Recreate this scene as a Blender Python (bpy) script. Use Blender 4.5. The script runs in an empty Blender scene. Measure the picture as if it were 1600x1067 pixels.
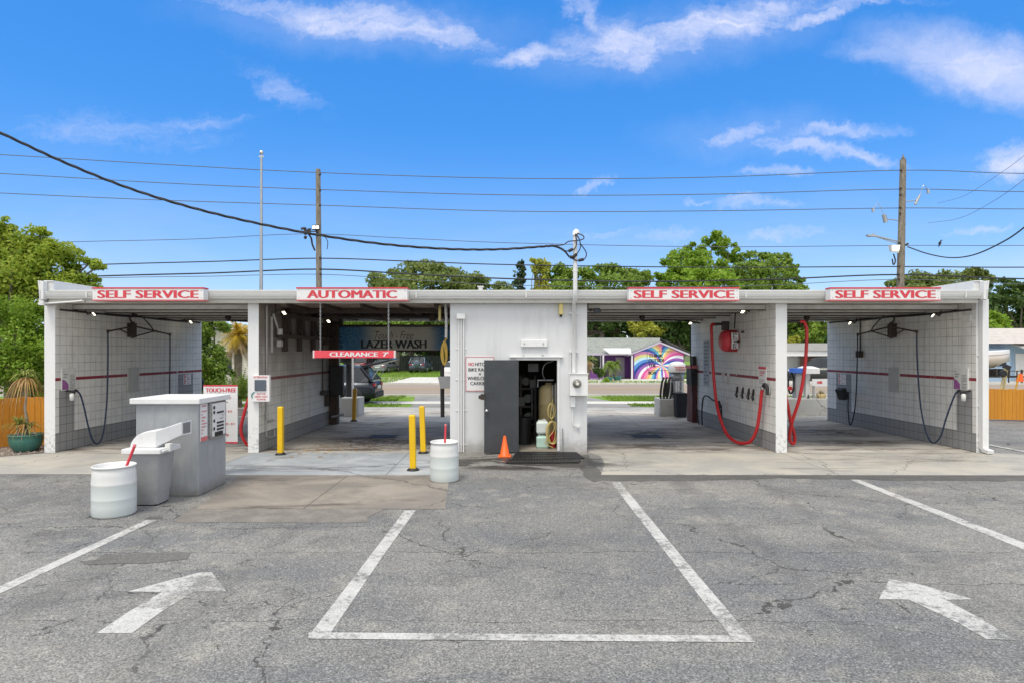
import bpy, math, random
import numpy as np
R = math.radians
random.seed(7)
scene = bpy.context.scene
COL = scene.collection
F, HY, CAMH = 960.0, 549.0, 2.30      # the photograph's focal length in its pixels, its horizon row, the lens height

def G(px, py):
    Y = CAMH * F / (py - HY)
    return ((px - 800) / F * Y, Y)
def W(px, py, Y):
    return ((px - 800) / F * Y, Y, CAMH - (py - HY) / F * Y)

# ------------------------------------------------------------------ objects
ROOTLOC = {}
def tag(o, label, cat, group=None, kind=None):
    o['label'] = label; o['category'] = cat
    if group: o['group'] = group
    if kind: o['kind'] = kind
    return o
def thing(name, label, cat, loc=(0, 0, 0), group=None, kind=None, rz=0.0):
    o = bpy.data.objects.new(name, None); COL.objects.link(o)
    o.location = loc; o.rotation_euler = (0, 0, rz); o.empty_display_size = .2
    ROOTLOC[o.name] = tuple(loc)
    return tag(o, label, cat, group, kind)

class MB:
    """collects shapes; build() links them as ONE mesh object"""
    def __init__(s): s.v = []; s.f = []; s.sm = []
    def add(s, v, f, smooth=False):
        b = len(s.v); s.v += [tuple(p) for p in v]
        s.f += [tuple(i + b for i in q) for q in f]; s.sm += [smooth] * len(f); return s
    def box(s, x0, x1, y0, y1, z0, z1):
        v = [(x0,y0,z0),(x1,y0,z0),(x1,y1,z0),(x0,y1,z0),(x0,y0,z1),(x1,y0,z1),(x1,y1,z1),(x0,y1,z1)]
        return s.add(v, [(0,3,2,1),(4,5,6,7),(0,1,5,4),(1,2,6,5),(2,3,7,6),(3,0,4,7)])
    def boxc(s, c, d):
        return s.box(c[0]-d[0]/2, c[0]+d[0]/2, c[1]-d[1]/2, c[1]+d[1]/2, c[2]-d[2]/2, c[2]+d[2]/2)
    def obox(s, c, d, ang=0.0, tilt=0.0):
        """box of size d about c, tilted about y then turned about z"""
        v = []
        for z in (-1, 1):
            for (x, y) in ((-1,-1),(1,-1),(1,1),(-1,1)):
                p = [x*d[0]/2, y*d[1]/2, z*d[2]/2]
                ct, st = math.cos(tilt), math.sin(tilt); p = [p[0]*ct + p[2]*st, p[1], -p[0]*st + p[2]*ct]
                ca, sa = math.cos(ang), math.sin(ang); p = [p[0]*ca - p[1]*sa, p[0]*sa + p[1]*ca, p[2]]
                v.append((p[0]+c[0], p[1]+c[1], p[2]+c[2]))
        return s.add(v, [(0,3,2,1),(4,5,6,7),(0,1,5,4),(1,2,6,5),(2,3,7,6),(3,0,4,7)])
    def poly(s, pts): return s.add(pts, [tuple(range(len(pts)))])
    def sheet(s, xy, z): return s.poly([(x, y, z) for x, y in xy])
    def prism(s, prof, axis, a, b):
        """2D profile extruded along an axis from a to b: axis x -> (y,z), y -> (x,z), z -> (x,y)"""
        n = len(prof)
        def P(p, t): return {'x': (t, p[0], p[1]), 'y': (p[0], t, p[1]), 'z': (p[0], p[1], t)}[axis]
        v = [P(p, a) for p in prof] + [P(p, b) for p in prof]
        f = [tuple(range(n))[::-1], tuple(range(n, 2*n))] + [(i, (i+1) % n, n + (i+1) % n, n + i) for i in range(n)]
        return s.add(v, f)
    def tube(s, path, r, seg=8, cap=True):
        path = [np.array(p, float) for p in path]; n = len(path)
        rr = r if hasattr(r, '__len__') else [r] * n
        v = []; up = np.array((0, 0, 1.0)); prev = None
        for i, p in enumerate(path):
            t = path[min(i+1, n-1)] - path[max(i-1, 0)]; t = t / (np.linalg.norm(t) + 1e-9)
            if prev is None:
                a = np.cross(t, up)
                if np.linalg.norm(a) < 1e-3: a = np.cross(t, (1, 0, 0))
            else: a = prev - t * np.dot(prev, t)
            a = a / (np.linalg.norm(a) + 1e-9); prev = a; b = np.cross(t, a)
            for k in range(seg):
                q = 2 * math.pi * k / seg
                v.append(tuple(p + rr[i] * (math.cos(q) * a + math.sin(q) * b)))
        f = [(i*seg+k, i*seg+(k+1) % seg, (i+1)*seg+(k+1) % seg, (i+1)*seg+k) for i in range(n-1) for k in range(seg)]
        s.add(v, f, seg > 5)
        if cap:
            s.add(v[:seg], [tuple(range(seg))[::-1]]); s.add(v[-seg:], [tuple(range(seg))])
        return s
    def lathe(s, prof, c, seg=32, axis='z'):
        """(r, h) profile turned about an axis through c"""
        v = []
        for r, h in prof:
            for k in range(seg):
                q = 2*math.pi*k/seg; a, b = r*math.cos(q), r*math.sin(q)
                p = {'z': (a, b, h), 'y': (a, h, b), 'x': (h, a, b)}[axis]
                v.append((c[0]+p[0], c[1]+p[1], c[2]+p[2]))
        n = len(prof)
        f = [(i*seg+k, i*seg+(k+1) % seg, (i+1)*seg+(k+1) % seg, (i+1)*seg+k) for i in range(n-1) for k in range(seg)]
        s.add(v, f, True)
        if prof[0][0] > 1e-4: s.add(v[:seg], [tuple(range(seg))[::-1]])
        if prof[-1][0] > 1e-4: s.add(v[-seg:], [tuple(range(seg))])
        return s
    def cyl(s, c, r, h, seg=24, axis='z'): return s.lathe([(r, 0), (r, h)], c, seg, axis)
    def loft(s, rings, smooth=True, cap=True):
        n = len(rings[0]); v = [p for q in rings for p in q]
        f = [(i*n+k, i*n+(k+1) % n, (i+1)*n+(k+1) % n, (i+1)*n+k) for i in range(len(rings)-1) for k in range(n)]
        s.add(v, f, smooth)
        if cap: s.add(rings[0], [tuple(range(n))[::-1]]); s.add(rings[-1], [tuple(range(n))])
        return s
    def text(s, body, o, u, w, width=None, height=None, bold=0.0, shear=0.0, align='C', space=1.0):
        """lettering on the plane through o spanned by unit vectors u (reading direction) and w (up); o is its middle, left or right"""
        fat = max(0.0, bold); V, Fc = text_shape(body, min(bold, 0.0), shear, space)
        x0, x1 = V[:, 0].min(), V[:, 0].max(); y0, y1 = V[:, 1].min(), V[:, 1].max()
        sy = (height / (y1 - y0)) if height else width / (x1 - x0)
        sx = (width / (x1 - x0)) if width else sy
        ox = {'C': (x0 + x1) / 2, 'L': x0, 'R': x1}[align]
        o = np.array(o, float); u = np.array(u, float); w = np.array(w, float)
        P = o + np.outer((V[:, 0] - ox) * sx, u) + np.outer((V[:, 1] - (y0 + y1) / 2) * sy, w)
        nrm = np.cross(u, w)                              # heavy type: the same word struck again a hair aside
        for k in ((0,) if fat <= 0 else (-2, -1, 0, 1, 2)):
            Q = P + u*(k*.5*fat*1.6*sy) + nrm*(k*.0003); s.add([tuple(p) for p in Q], Fc)
        return s
    def build(s, name, mat, parent=None, bevel=0.0, recalc=True, rootloc=None):
        me = bpy.data.meshes.new(name)
        off = (0, 0, 0)
        if parent is not None:
            p = parent
            while p is not None: off = tuple(off[i] + p.location[i] for i in range(3)); p = p.parent
        me.from_pydata([(v[0]-off[0], v[1]-off[1], v[2]-off[2]) for v in s.v], [], s.f)
        me.polygons.foreach_set('use_smooth', s.sm)
        me.validate(); me.update()
        if recalc:
            import bmesh
            bm = bmesh.new(); bm.from_mesh(me); bmesh.ops.recalc_face_normals(bm, faces=bm.faces); bm.to_mesh(me); bm.free()
        me.materials.append(mat)
        ob = bpy.data.objects.new(name, me); COL.objects.link(ob)
        if parent is not None: ob.parent = parent
        if bevel > 0:
            m = ob.modifiers.new('bevel', 'BEVEL'); m.width = bevel; m.segments = 2; m.limit_method = 'ANGLE'; m.angle_limit = R(40)
        return ob

def single(mb, name, mat, label, cat, group=None, kind=None, bevel=0.0, recalc=True):
    """a thing that is one mesh"""
    return tag(mb.build(name, mat, None, bevel, recalc), label, cat, group, kind)

_TX = {}
def text_shape(body, bold, shear, space):
    k = (body, bold, shear, space)
    if k not in _TX:
        cu = bpy.data.curves.new('lettering', 'FONT'); cu.body = body; cu.offset = bold; cu.shear = shear
        cu.space_character = space; cu.resolution_u = 3; cu.fill_mode = 'BOTH'
        ob = bpy.data.objects.new('lettering', cu); COL.objects.link(ob)
        dg = bpy.context.evaluated_depsgraph_get(); dg.update()
        me = bpy.data.meshes.new_from_object(ob.evaluated_get(dg))
        V = np.array([tuple(v.co) for v in me.vertices]); Fc = [tuple(p.vertices) for p in me.polygons]
        bpy.data.objects.remove(ob); bpy.data.meshes.remove(me); bpy.data.curves.remove(cu)
        _TX[k] = (V, Fc)
    return _TX[k]

def spline(pts, n=10):
    P = [np.array(p, float) for p in pts]; P = [2*P[0]-P[1]] + P + [2*P[-1]-P[-2]]; out = []
    for i in range(1, len(P)-2):
        for k in range(n):
            t = k / n; a, b, c, d = P[i-1:i+3]
            out.append(tuple(.5*((2*b) + (c-a)*t + (2*a-5*b+4*c-d)*t*t + (3*b-a-3*c+d)*t**3)))
    out.append(tuple(P[-2])); return out

def copy_thing(o, loc, label=None, rz=None):
    c = o.copy(); COL.objects.link(c); c.location = loc
    if rz is not None: c.rotation_euler = (0, 0, rz)
    if label: c['label'] = label
    for ch in list(o.children):
        d = ch.copy(); COL.objects.link(d); d.parent = c
        for g in list(ch.children):
            e = g.copy(); COL.objects.link(e); e.parent = d
    return c

# ------------------------------------------------------------------ materials
class NT:
    def __init__(s, name):
        s.m = bpy.data.materials.new(name); s.m.use_nodes = True; s.t = s.m.node_tree
        s.bsdf = s.t.nodes['Principled BSDF']; s.out = s.t.nodes['Material Output']
    def n(s, typ, ins=None, **kw):
        nd = s.t.nodes.new(typ)
        for k, v in kw.items(): setattr(nd, k, v)
        for k, v in (ins or {}).items(): s.put(nd.inputs[k], v)
        return nd
    def put(s, sock, v):
        if isinstance(v, bpy.types.NodeSocket): s.t.links.new(v, sock)
        elif isinstance(v, (tuple, list)) and sock.type == 'RGBA' and len(v) == 3: sock.default_value = (*v, 1)
        else: sock.default_value = v
    def math(s, op, a, b=0.0, c=None, clamp=False):
        nd = s.t.nodes.new('ShaderNodeMath'); nd.operation = op; nd.use_clamp = clamp
        s.put(nd.inputs[0], a); s.put(nd.inputs[1], b)
        if c is not None: s.put(nd.inputs[2], c)
        return nd.outputs[0]
    def mix(s, fac, a, b, mode='MIX'):
        nd = s.t.nodes.new('ShaderNodeMix'); nd.data_type = 'RGBA'; nd.blend_type = mode
        s.put(nd.inputs[0], fac); s.put(nd.inputs[6], a); s.put(nd.inputs[7], b); return nd.outputs[2]
    def pos(s): return s.n('ShaderNodeNewGeometry').outputs['Position']
    def objc(s): return s.n('ShaderNodeTexCoord').outputs['Object']
    def xyz(s, v):
        nd = s.n('ShaderNodeSeparateXYZ', {0: v}); return nd.outputs
    def vec(s, x, y, z): return s.n('ShaderNodeCombineXYZ', {0: x, 1: y, 2: z}).outputs[0]
    def scale(s, v, sc):
        nd = s.n('ShaderNodeVectorMath', operation='MULTIPLY'); s.put(nd.inputs[0], v); nd.inputs[1].default_value = sc; return nd.outputs[0]
    def noise(s, v, sc, det=4, rough=.55, dist=0.0, col=False):
        nd = s.n('ShaderNodeTexNoise', {'Scale': sc, 'Detail': det, 'Roughness': rough, 'Distortion': dist}); s.put(nd.inputs['Vector'], v)
        return nd.outputs['Color' if col else 0]
    def vor(s, v, sc, feat='F1', out='Distance', rnd=1.0):
        nd = s.n('ShaderNodeTexVoronoi', {'Scale': sc, 'Randomness': rnd}, feature=feat); s.put(nd.inputs['Vector'], v); return nd.outputs[out]
    def ramp(s, f, a, b, lo=0.0, hi=1.0, smooth=True):
        nd = s.n('ShaderNodeMapRange', {'From Min': a, 'From Max': b, 'To Min': lo, 'To Max': hi})
        nd.interpolation_type = 'SMOOTHSTEP' if smooth else 'LINEAR'; s.put(nd.inputs['Value'], f); return nd.outputs[0]
    def band(s, v, a, b):
        return s.math('MULTIPLY', s.math('GREATER_THAN', v, a), s.math('LESS_THAN', v, b))
    def bump(s, h, strength=.3, dist=.01):
        nd = s.n('ShaderNodeBump', {'Strength': strength, 'Distance': dist}); s.put(nd.inputs['Height'], h); s.put(s.bsdf.inputs['Normal'], nd.outputs[0])
    def set(s, col=None, rough=None, metal=None, spec=None):
        if col is not None: s.put(s.bsdf.inputs['Base Color'], col)
        if rough is not None: s.put(s.bsdf.inputs['Roughness'], rough)
        if metal is not None: s.put(s.bsdf.inputs['Metallic'], metal)
        if spec is not None: s.put(s.bsdf.inputs['Specular IOR Level'], spec)
        return s.m

MATS = {}
def paint(name, col, rough=.5, dirt=.25, dsc=3.0, metal=0.0, bump=0.0, bsc=60, dcol=None, streak=False, spec=.4):
    """a plain finish with patchy wear and grime that belongs to the thing"""
    if name in MATS: return MATS[name]
    t = NT(name); p = t.pos()
    v = t.scale(p, (1, 1, .25)) if streak else p
    n1 = t.noise(v, dsc, 5, .65); n2 = t.noise(p, dsc*9, 3, .6)
    d = t.math('MULTIPLY', t.ramp(t.math('ADD', t.math('MULTIPLY', n1, .75), t.math('MULTIPLY', n2, .25)), .42, .72), dirt)
    dc = dcol or tuple(c*.45 for c in col)
    c = t.mix(d, col, dc)
    t.set(c, t.ramp(n2, .3, .7, max(rough-.08, .02), min(rough+.1, 1)), metal, spec)
    if bump: t.bump(t.noise(p, bsc, 3, .6), bump, .004)
    MATS[name] = t.m; return t.m
def emit(name, col, strength):
    if name in MATS: return MATS[name]
    t = NT(name); t.set((.8, .8, .8), .3); t.put(t.bsdf.inputs['Emission Color'], col); t.bsdf.inputs['Emission Strength'].default_value = strength
    MATS[name] = t.m; return t.m
def leafmat(name, c1, c2, c3, trans=.35, sc=.5):
    if name in MATS: return MATS[name]
    t = NT(name); p = t.pos()
    ri = t.n('ShaderNodeNewGeometry').outputs['Random Per Island']
    n = t.noise(p, sc, 4, .6)
    c = t.mix(t.ramp(n, .35, .65), c1, c2); c = t.mix(t.math('MULTIPLY', t.math('POWER', ri, 2.0), .9), c, c3)
    c = t.mix(t.math('MULTIPLY', t.ramp(t.noise(p, sc*2.4, 3, .6), .50, .68), .42), c, tuple(x*.42 for x in c1))
    t.set(c, .55, 0, .3)
    tr = t.n('ShaderNodeBsdfTranslucent'); t.put(tr.inputs[0], t.mix(.5, c, c3))
    ms = t.n('ShaderNodeMixShader', {0: trans}); t.put(ms.inputs[1], t.bsdf.outputs[0]); t.put(ms.inputs[2], tr.outputs[0])
    t.put(t.out.inputs[0], ms.outputs[0]); MATS[name] = t.m; return t.m

def asphalt_colour(t, p, tone=1.0):
    fine = t.vor(p, 92, 'F1', 'Color'); fs = t.n('ShaderNodeSeparateColor'); t.put(fs.inputs[0], fine)
    g = fs.outputs[0]
    fine2 = t.noise(p, 240, 2, .7)
    big = t.noise(t.scale(p, (.5, 1, 1)), .55, 6, .62, .4); mid = t.noise(p, 2.2, 5, .65)
    base = t.mix(t.ramp(big, .36, .64), tuple(tone*c for c in (.162, .165, .170)), tuple(tone*c for c in (.258, .25, .231)))
    base = t.mix(t.math('MULTIPLY', t.ramp(mid, .50, .70), .6), base, tuple(tone*c for c in (.34, .325, .28)))
    base = t.mix(t.math('MULTIPLY', t.ramp(t.noise(t.scale(p, (.7, 1, 1)), 1.1, 6, .72, .5), .50, .70), .62), base, tuple(tone*c for c in (.105, .102, .098)))
    lg = t.noise(t.scale(p, (.35, 1, 1)), .22, 3, .5); base = t.mix(t.ramp(lg, .42, .58, 0, .38), base, tuple(tone*c for c in (.135, .137, .14)))
    sp = t.math('ADD', t.math('MULTIPLY', t.ramp(g, .1, .95, smooth=False), .75), t.math('MULTIPLY', fine2, .5))
    st = t.vor(p, 80, 'F1', 'Color'); ss = t.n('ShaderNodeSeparateColor'); t.put(ss.inputs[0], st)
    base = t.mix(t.math('MULTIPLY', t.math('GREATER_THAN', ss.outputs[1], .88), .34), base, (.44, .425, .39)); base = t.mix(t.math('MULTIPLY', t.math('LESS_THAN', ss.outputs[1], .12), .42), base, (.06, .058, .055))
    base = t.mix(1.0, base, t.vec(t.ramp(sp, .1, 1.15, .48, 1.50, False), t.ramp(sp, .1, 1.15, .48, 1.49, False), t.ramp(sp, .1, 1.15, .49, 1.46, False)), 'MULTIPLY')
    return base, sp
# ------------------------------------------------------------------ particular materials
def m_asphalt():
    t = NT('asphalt'); p = t.pos()
    base, sp = asphalt_colour(t, p)
    # cracks: warped cell borders, broken up by a mask
    w = t.n('ShaderNodeVectorMath', operation='ADD'); t.put(w.inputs[0], p)
    t.put(w.inputs[1], t.scale(t.noise(p, 1.6, 6, .62, col=True), (.7, .7, 0)))
    e1 = t.vor(w.outputs[0], .42, 'DISTANCE_TO_EDGE'); e2 = t.vor(w.outputs[0], 1.25, 'DISTANCE_TO_EDGE')
    xs = t.xyz(p)
    near = t.ramp(t.math('ADD', xs[0], t.math('MULTIPLY', xs[1], -.35)), -4.6, -7.5)     # the old surface cracks most on its left
    m1 = t.ramp(t.math('ADD', t.noise(p, .5, 3, .6), t.math('MULTIPLY', near, .16)), .46, .52)
    m2 = t.ramp(t.math('ADD', t.noise(t.scale(p, (1, 1, 1)), .45, 3, .5), t.math('MULTIPLY', near, .16)), .50, .57)
    wid = t.math('MULTIPLY', t.ramp(t.noise(p, 5, 4, .75), .38, .62, .002, 1, False), .0085)
    c1 = t.math('MULTIPLY', t.math('LESS_THAN', e1, t.math('MULTIPLY', wid, .6)), m1)
    c2 = t.math('MULTIPLY', t.math('LESS_THAN', t.math('MULTIPLY', e2, 1.2), wid), m2)
    ck = t.math('MAXIMUM', c1, c2)
    # seams where lanes of paving meet, and hairlines that wander along them
    wob = t.math('MULTIPLY', t.math('SUBTRACT', t.noise(p, .9, 6, .72), .5), .55)
    for k, (yv, x0, x1, wd) in enumerate(((7.05, -9, 9, .007), (9.0, 1.0, 14, .006), (5.25, -12, 3, .005), (10.3, -2, 9, .005), (6.1, 2.2, 11, .006), (8.05, -8, -1.5, .008))):
        e = t.math('ABSOLUTE', t.math('SUBTRACT', t.math('ADD', xs[1], t.math('MULTIPLY', wob, 1.0 if k % 2 else .6)), yv))
        ck = t.math('MAXIMUM', ck, t.math('MULTIPLY', t.math('MULTIPLY', t.math('LESS_THAN', e, t.math('MULTIPLY', t.noise(p, 6, 4, .8), wd*2.2)), t.band(xs[0], x0, x1)), t.ramp(t.noise(t.scale(p, (1, .3, 1)), 1.3, 3, .6), .40, .50)))
    # darker lanes polished by tyres, broken up
    tyre = None
    for xc in (-4.35, -2.85, 2.9, 4.45, 7.7, 9.2, -8.9, -7.4):
        q = t.ramp(t.math('ABSOLUTE', t.math('SUBTRACT', t.math('ADD', xs[0], t.math('MULTIPLY', t.math('SUBTRACT', t.noise(p, .35, 3, .5), .5), .9)), xc)), .34, .05)
        tyre = q if tyre is None else t.math('MAXIMUM', tyre, q)
    base = t.mix(t.math('MULTIPLY', t.math('MULTIPLY', tyre, t.ramp(t.noise(t.scale(p, (2, .5, 1)), 1.2, 5, .7), .38, .62)), .34), base, (.085, .084, .083))
    # oil drips down the middle of the stalls
    oil = t.math('MULTIPLY', t.ramp(t.vor(t.scale(p, (1, .6, 1)), .9, 'F1', 'Distance'), .16, .02), t.ramp(t.noise(p, 4, 5, .75), .42, .62))
    base = t.mix(t.math('MULTIPLY', oil, .55), base, (.07, .066, .06))
    c = t.mix(t.math('MULTIPLY', ck, .8), base, (.045, .043, .04))
    t.set(c, .88, 0, .25)
    t.bump(t.math('SUBTRACT', t.math('MULTIPLY', sp, .5), ck), .55, .008); return t.m
def m_patch(name, col, grain=.5):
    t = NT(name); p = t.pos(); b, sp = asphalt_colour(t, p)
    n = t.noise(p, 2.5, 5, .7)
    c = t.mix(t.ramp(n, .35, .7), col, tuple(x*1.55 for x in col)); c = t.mix(grain, c, b, 'MULTIPLY') if False else t.mix(grain*.45, c, b)
    t.set(c, .9, 0, .25); t.bump(sp, .4, .006); return t.m
def m_concrete(name, c1, c2, stain=(.09, .07, .05), amount=.5, joints=None, wet=0.0, stretch=(.25, 1, 1)):
    t = NT(name); p = t.pos()
    a = t.noise(p, .8, 6, .65, .5); b = t.noise(t.scale(p, stretch), 1.1, 6, .7, .8); f = t.noise(p, 40, 3, .7)
    c = t.mix(t.ramp(a, .38, .64), c1, c2)
    c = t.mix(t.math('MULTIPLY', t.ramp(b, .5, .72), amount), c, stain)
    c = t.mix(t.math('MULTIPLY', t.ramp(t.noise(p, 3.5, 5, .75), .55, .72), amount*.6), c, tuple(x*.8 for x in c2))
    c = t.mix(t.ramp(f, .3, .8, 0, .28), c, tuple(x*.55 for x in c1))
    xs = t.xyz(p)
    if joints:
        for ax, val in joints:
            q = t.math('ADD', xs[ax], t.math('MULTIPLY', t.noise(p, 3, 3, .6), .02))
            c = t.mix(t.math('MULTIPLY', t.band(q, val, val + .02), .75), c, tuple(x*.3 for x in c1))
    e = t.vor(t.n('ShaderNodeVectorMath', {0: p, 1: t.scale(t.noise(p, 1.3, 4, .7, col=True), (.8, .8, 0))}, operation='ADD').outputs[0], .3, 'DISTANCE_TO_EDGE')
    c = t.mix(t.math('MULTIPLY', t.math('LESS_THAN', e, .004), .6), c, tuple(x*.3 for x in c1))
    rough = t.ramp(b, .5, .7, .85, .85 - wet)
    t.set(c, rough, 0, .35); t.bump(f, .25, .004); return t.m
def m_bay_floor():
    """concrete under the bays: soap-bleached streaks, brown silt by the drains"""
    t = NT('bay_floor_concrete'); p = t.pos(); xs = t.xyz(p)
    a = t.noise(t.scale(p, (.45, 1, 1)), .9, 6, .68, .8); f = t.noise(p, 45, 3, .7); h = t.noise(p, 2.6, 6, .72)
    c = t.mix(t.ramp(a, .38, .62), (.42, .39, .345), (.58, .545, .49))
    drain = None
    for cx, cy, rx, ry in ((-3.6, 16.0, 2.0, 1.7), (-3.0, 15.2, 2.2, .8), (3.7, 17.0, 1.6, 1.7), (3.2, 15.0, 2.0, .7), (8.6, 15.5, 1.6, .9), (9.2, 17.5, 1.4, 1.4), (-8.2, 16.5, 1.6, 1.4), (-8.8, 14.9, 1.3, .6)):
        dx = t.math('DIVIDE', t.math('SUBTRACT', xs[0], cx), rx); dy = t.math('DIVIDE', t.math('SUBTRACT', xs[1], cy), ry)
        d = t.math('SQRT', t.math('ADD', t.math('MULTIPLY', dx, dx), t.math('MULTIPLY', dy, dy)))
        q = t.ramp(d, .1, 1.0, 1, 0)
        drain = q if drain is None else t.math('MAXIMUM', drain, q)
    m = t.math('MULTIPLY', drain, t.ramp(h, .38, .52, .40, 1))
    auto = t.band(xs[0], -5.8, -1.4)
    m = t.math('MULTIPLY', m, t.ramp(t.noise(t.scale(p, (.55, 1.1, 1)), 2.2, 6, .74, 1.0), .40, .52, .30, 1))
    c = t.mix(t.math('MULTIPLY', m, .92), c, t.mix(auto, (.095, .08, .064), (.062, .038, .022)))
    c = t.mix(t.math('MULTIPLY', t.ramp(t.noise(t.scale(p, (.25, 1.2, 1)), 1.7, 6, .75, 1.2), .49, .62), .75), c, (.14, .115, .09))
    thr = t.math('MULTIPLY', t.ramp(t.math('ABSOLUTE', t.math('SUBTRACT', t.math('ADD', xs[1], t.math('MULTIPLY', t.noise(t.scale(p, (.4, 1, 1)), 1.2, 4, .6), .9)), 14.95)), .38, .02), t.ramp(t.noise(t.scale(p, (.4, 1, 1)), 2.4, 5, .7), .40, .58))
    c = t.mix(t.math('MULTIPLY', thr, .8), c, t.mix(auto, (.10, .075, .06), (.06, .035, .02)))
    pale = t.math('MULTIPLY', t.ramp(t.noise(t.scale(p, (.35, 1.3, 1)), 1.5, 6, .75, 1.4), .56, .70), .5); c = t.mix(pale, c, (.62, .60, .56))
    c = t.mix(t.ramp(f, .35, .8, 0, .3), c, (.12, .11, .1))
    for v in (3.95, 8.4, -8.2): c = t.mix(t.math('MULTIPLY', t.band(xs[0], v, v+.02), .6), c, (.08, .075, .07))
    for v in (14.02, 17.4): c = t.mix(t.math('MULTIPLY', t.band(xs[1], v, v+.025), .5), c, (.08, .075, .07))
    t.set(c, t.ramp(h, .35, .65, .5, .9), 0, .18); t.bump(f, .2, .004); return t.m
def m_linepaint():
    t = NT('worn_road_paint'); p = t.pos()
    b, sp = asphalt_colour(t, p)
    n = t.noise(p, 14, 6, .8); n2 = t.noise(p, 1.4, 4, .6); n3 = t.noise(p, 60, 2, .7)
    c = t.mix(t.ramp(n3, .3, .75), (.66, .65, .62), (.42, .41, .39))
    c = t.mix(t.math('MULTIPLY', t.math('GREATER_THAN', sp, .8), .25), c, (.3, .3, .29))
    w = t.math('ADD', t.math('MULTIPLY', n, .55), t.math('MULTIPLY', n2, .45))
    c = t.mix(t.ramp(w, .49, .58, 0, .9), c, b); c = t.mix(t.ramp(w, .35, .6, 0.05, .38), c, b)
    t.set(c, .8, 0, .3); t.bump(sp, .4, .006); return t.m
def m_blocks():
    t = NT('painted_block_wall'); p = t.pos(); xs = t.xyz(p); nn = t.xyz(t.n('ShaderNodeNewGeometry').outputs['Normal'])
    end = t.math('GREATER_THAN', t.math('ABSOLUTE', nn[1]), .5)
    v = t.vec(t.math('ADD', xs[1], .06), t.math('SUBTRACT', xs[2], .01), 0.0)
    br = t.n('ShaderNodeTexBrick', {'Vector': v, 'Color1': (.79, .78, .745), 'Color2': (.73, .72, .685), 'Mortar': (.24, .235, .22), 'Scale': 1.0, 'Mortar Size': .0058,
        'Mortar Smooth': .2, 'Bias': -.2, 'Brick Width': .203, 'Row Height': .203}); br.offset = 0.0
    hl = t.math('LESS_THAN', t.math('ABSOLUTE', t.math('SUBTRACT', t.math('FRACT', t.math('DIVIDE', t.math('SUBTRACT', xs[2], .01), .203)), .5)), .47)
    n = t.noise(t.scale(p, (1, 1, .3)), 1.6, 5, .65); n2 = t.noise(p, 12, 4, .7)
    wear = t.ramp(t.noise(p, 2.2, 4, .7), .35, .62)
    grey = t.math('LESS_THAN', xs[2], .438)
    for a, b, zt in ((14.12, 14.62, 1.42), (19.15, 20.05, 1.60)):
        grey = t.math('MAXIMUM', grey, t.math('MULTIPLY', t.math('MULTIPLY', t.band(xs[1], a, b), t.math('LESS_THAN', xs[2], zt)), t.math('GREATER_THAN', t.math('ABSOLUTE', xs[0]), 9)))
    face = t.mix(t.math('MULTIPLY', t.math('SUBTRACT', 1.0, hl), .0), br.outputs[0], (.3, .3, .3))
    face = t.mix(t.math('MULTIPLY', br.outputs['Fac'], t.math('SUBTRACT', 1.0, t.math('MULTIPLY', wear, .5))), t.mix(t.ramp(t.noise(p, 3.3, 4, .7), .35, .65), (.79, .78, .745), (.71, .70, .665)), (.25, .245, .23))
    face = t.mix(grey, face, t.mix(br.outputs['Fac'], t.mix(n, (.27, .27, .268), (.34, .34, .335)), (.1, .1, .1)))
    red = t.math('MULTIPLY', t.band(xs[2], 1.628, 1.70), t.math('LESS_THAN', t.noise(p, 5, 4, .7), .66))
    face = t.mix(red, face, (.27, .028, .045))
    face = t.mix(t.math('MULTIPLY', t.ramp(t.noise(t.scale(p, (1, 3, .22)), 2.0, 6, .72), .50, .72), .42), face, (.38, .35, .30))
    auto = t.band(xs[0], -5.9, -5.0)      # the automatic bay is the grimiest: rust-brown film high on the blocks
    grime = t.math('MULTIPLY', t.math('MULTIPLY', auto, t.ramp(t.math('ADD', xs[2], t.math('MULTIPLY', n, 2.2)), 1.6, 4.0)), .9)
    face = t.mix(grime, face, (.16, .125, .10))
    cap = t.mix(t.ramp(n2, .58, .7, 0, .5), (.73, .73, .72), (.5, .49, .46))
    low = t.math('MULTIPLY', t.ramp(xs[2], .9, .0), t.ramp(n2, .50, .60)); cap = t.mix(t.math('MULTIPLY', low, .6), cap, (.32, .31, .29))
    c = t.mix(end, face, cap)
    t.set(c, .6, 0, .35)
    h = t.math('SUBTRACT', t.math('MULTIPLY', n2, .25), t.math('MULTIPLY', br.outputs['Fac'], t.math('SUBTRACT', 1.0, end)))
    t.bump(h, .35, .006); return t.m
def m_stucco(name, col, streak=.35):
    t = NT(name); p = t.pos(); xs = t.xyz(p)
    n = t.noise(t.scale(p, (1, 1, .18)), 2.2, 5, .65); f = t.noise(p, 70, 4, .6); m = t.noise(p, 5, 4, .7)
    c = t.mix(t.math('MULTIPLY', t.ramp(n, .48, .74), streak), col, tuple(x*.62 for x in col))
    splash = t.math('MULTIPLY', t.ramp(t.math('ADD', xs[2], t.math('MULTIPLY', m, -.5)), .15, -.25), .65)
    c = t.mix(splash, c, (.22, .2, .17)); c = t.mix(t.ramp(m, .62, .72, 0, .25), c, tuple(x*.7 for x in col))
    t.set(c, .7, 0, .3); t.bump(f, .3, .005); return t.m
def m_deck(name, col, rust=.2):
    t = NT(name); p = t.pos(); n = t.noise(p, 1.4, 6, .7, .6); n2 = t.noise(p, 9, 4, .7)
    c = t.mix(t.math('MULTIPLY', t.ramp(t.math('ADD', t.math('MULTIPLY', n, .6), t.math('MULTIPLY', n2, .4)), .45, .62), rust), col, (.13, .06, .035))
    t.set(c, .6, 0, .4); return t.m
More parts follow.
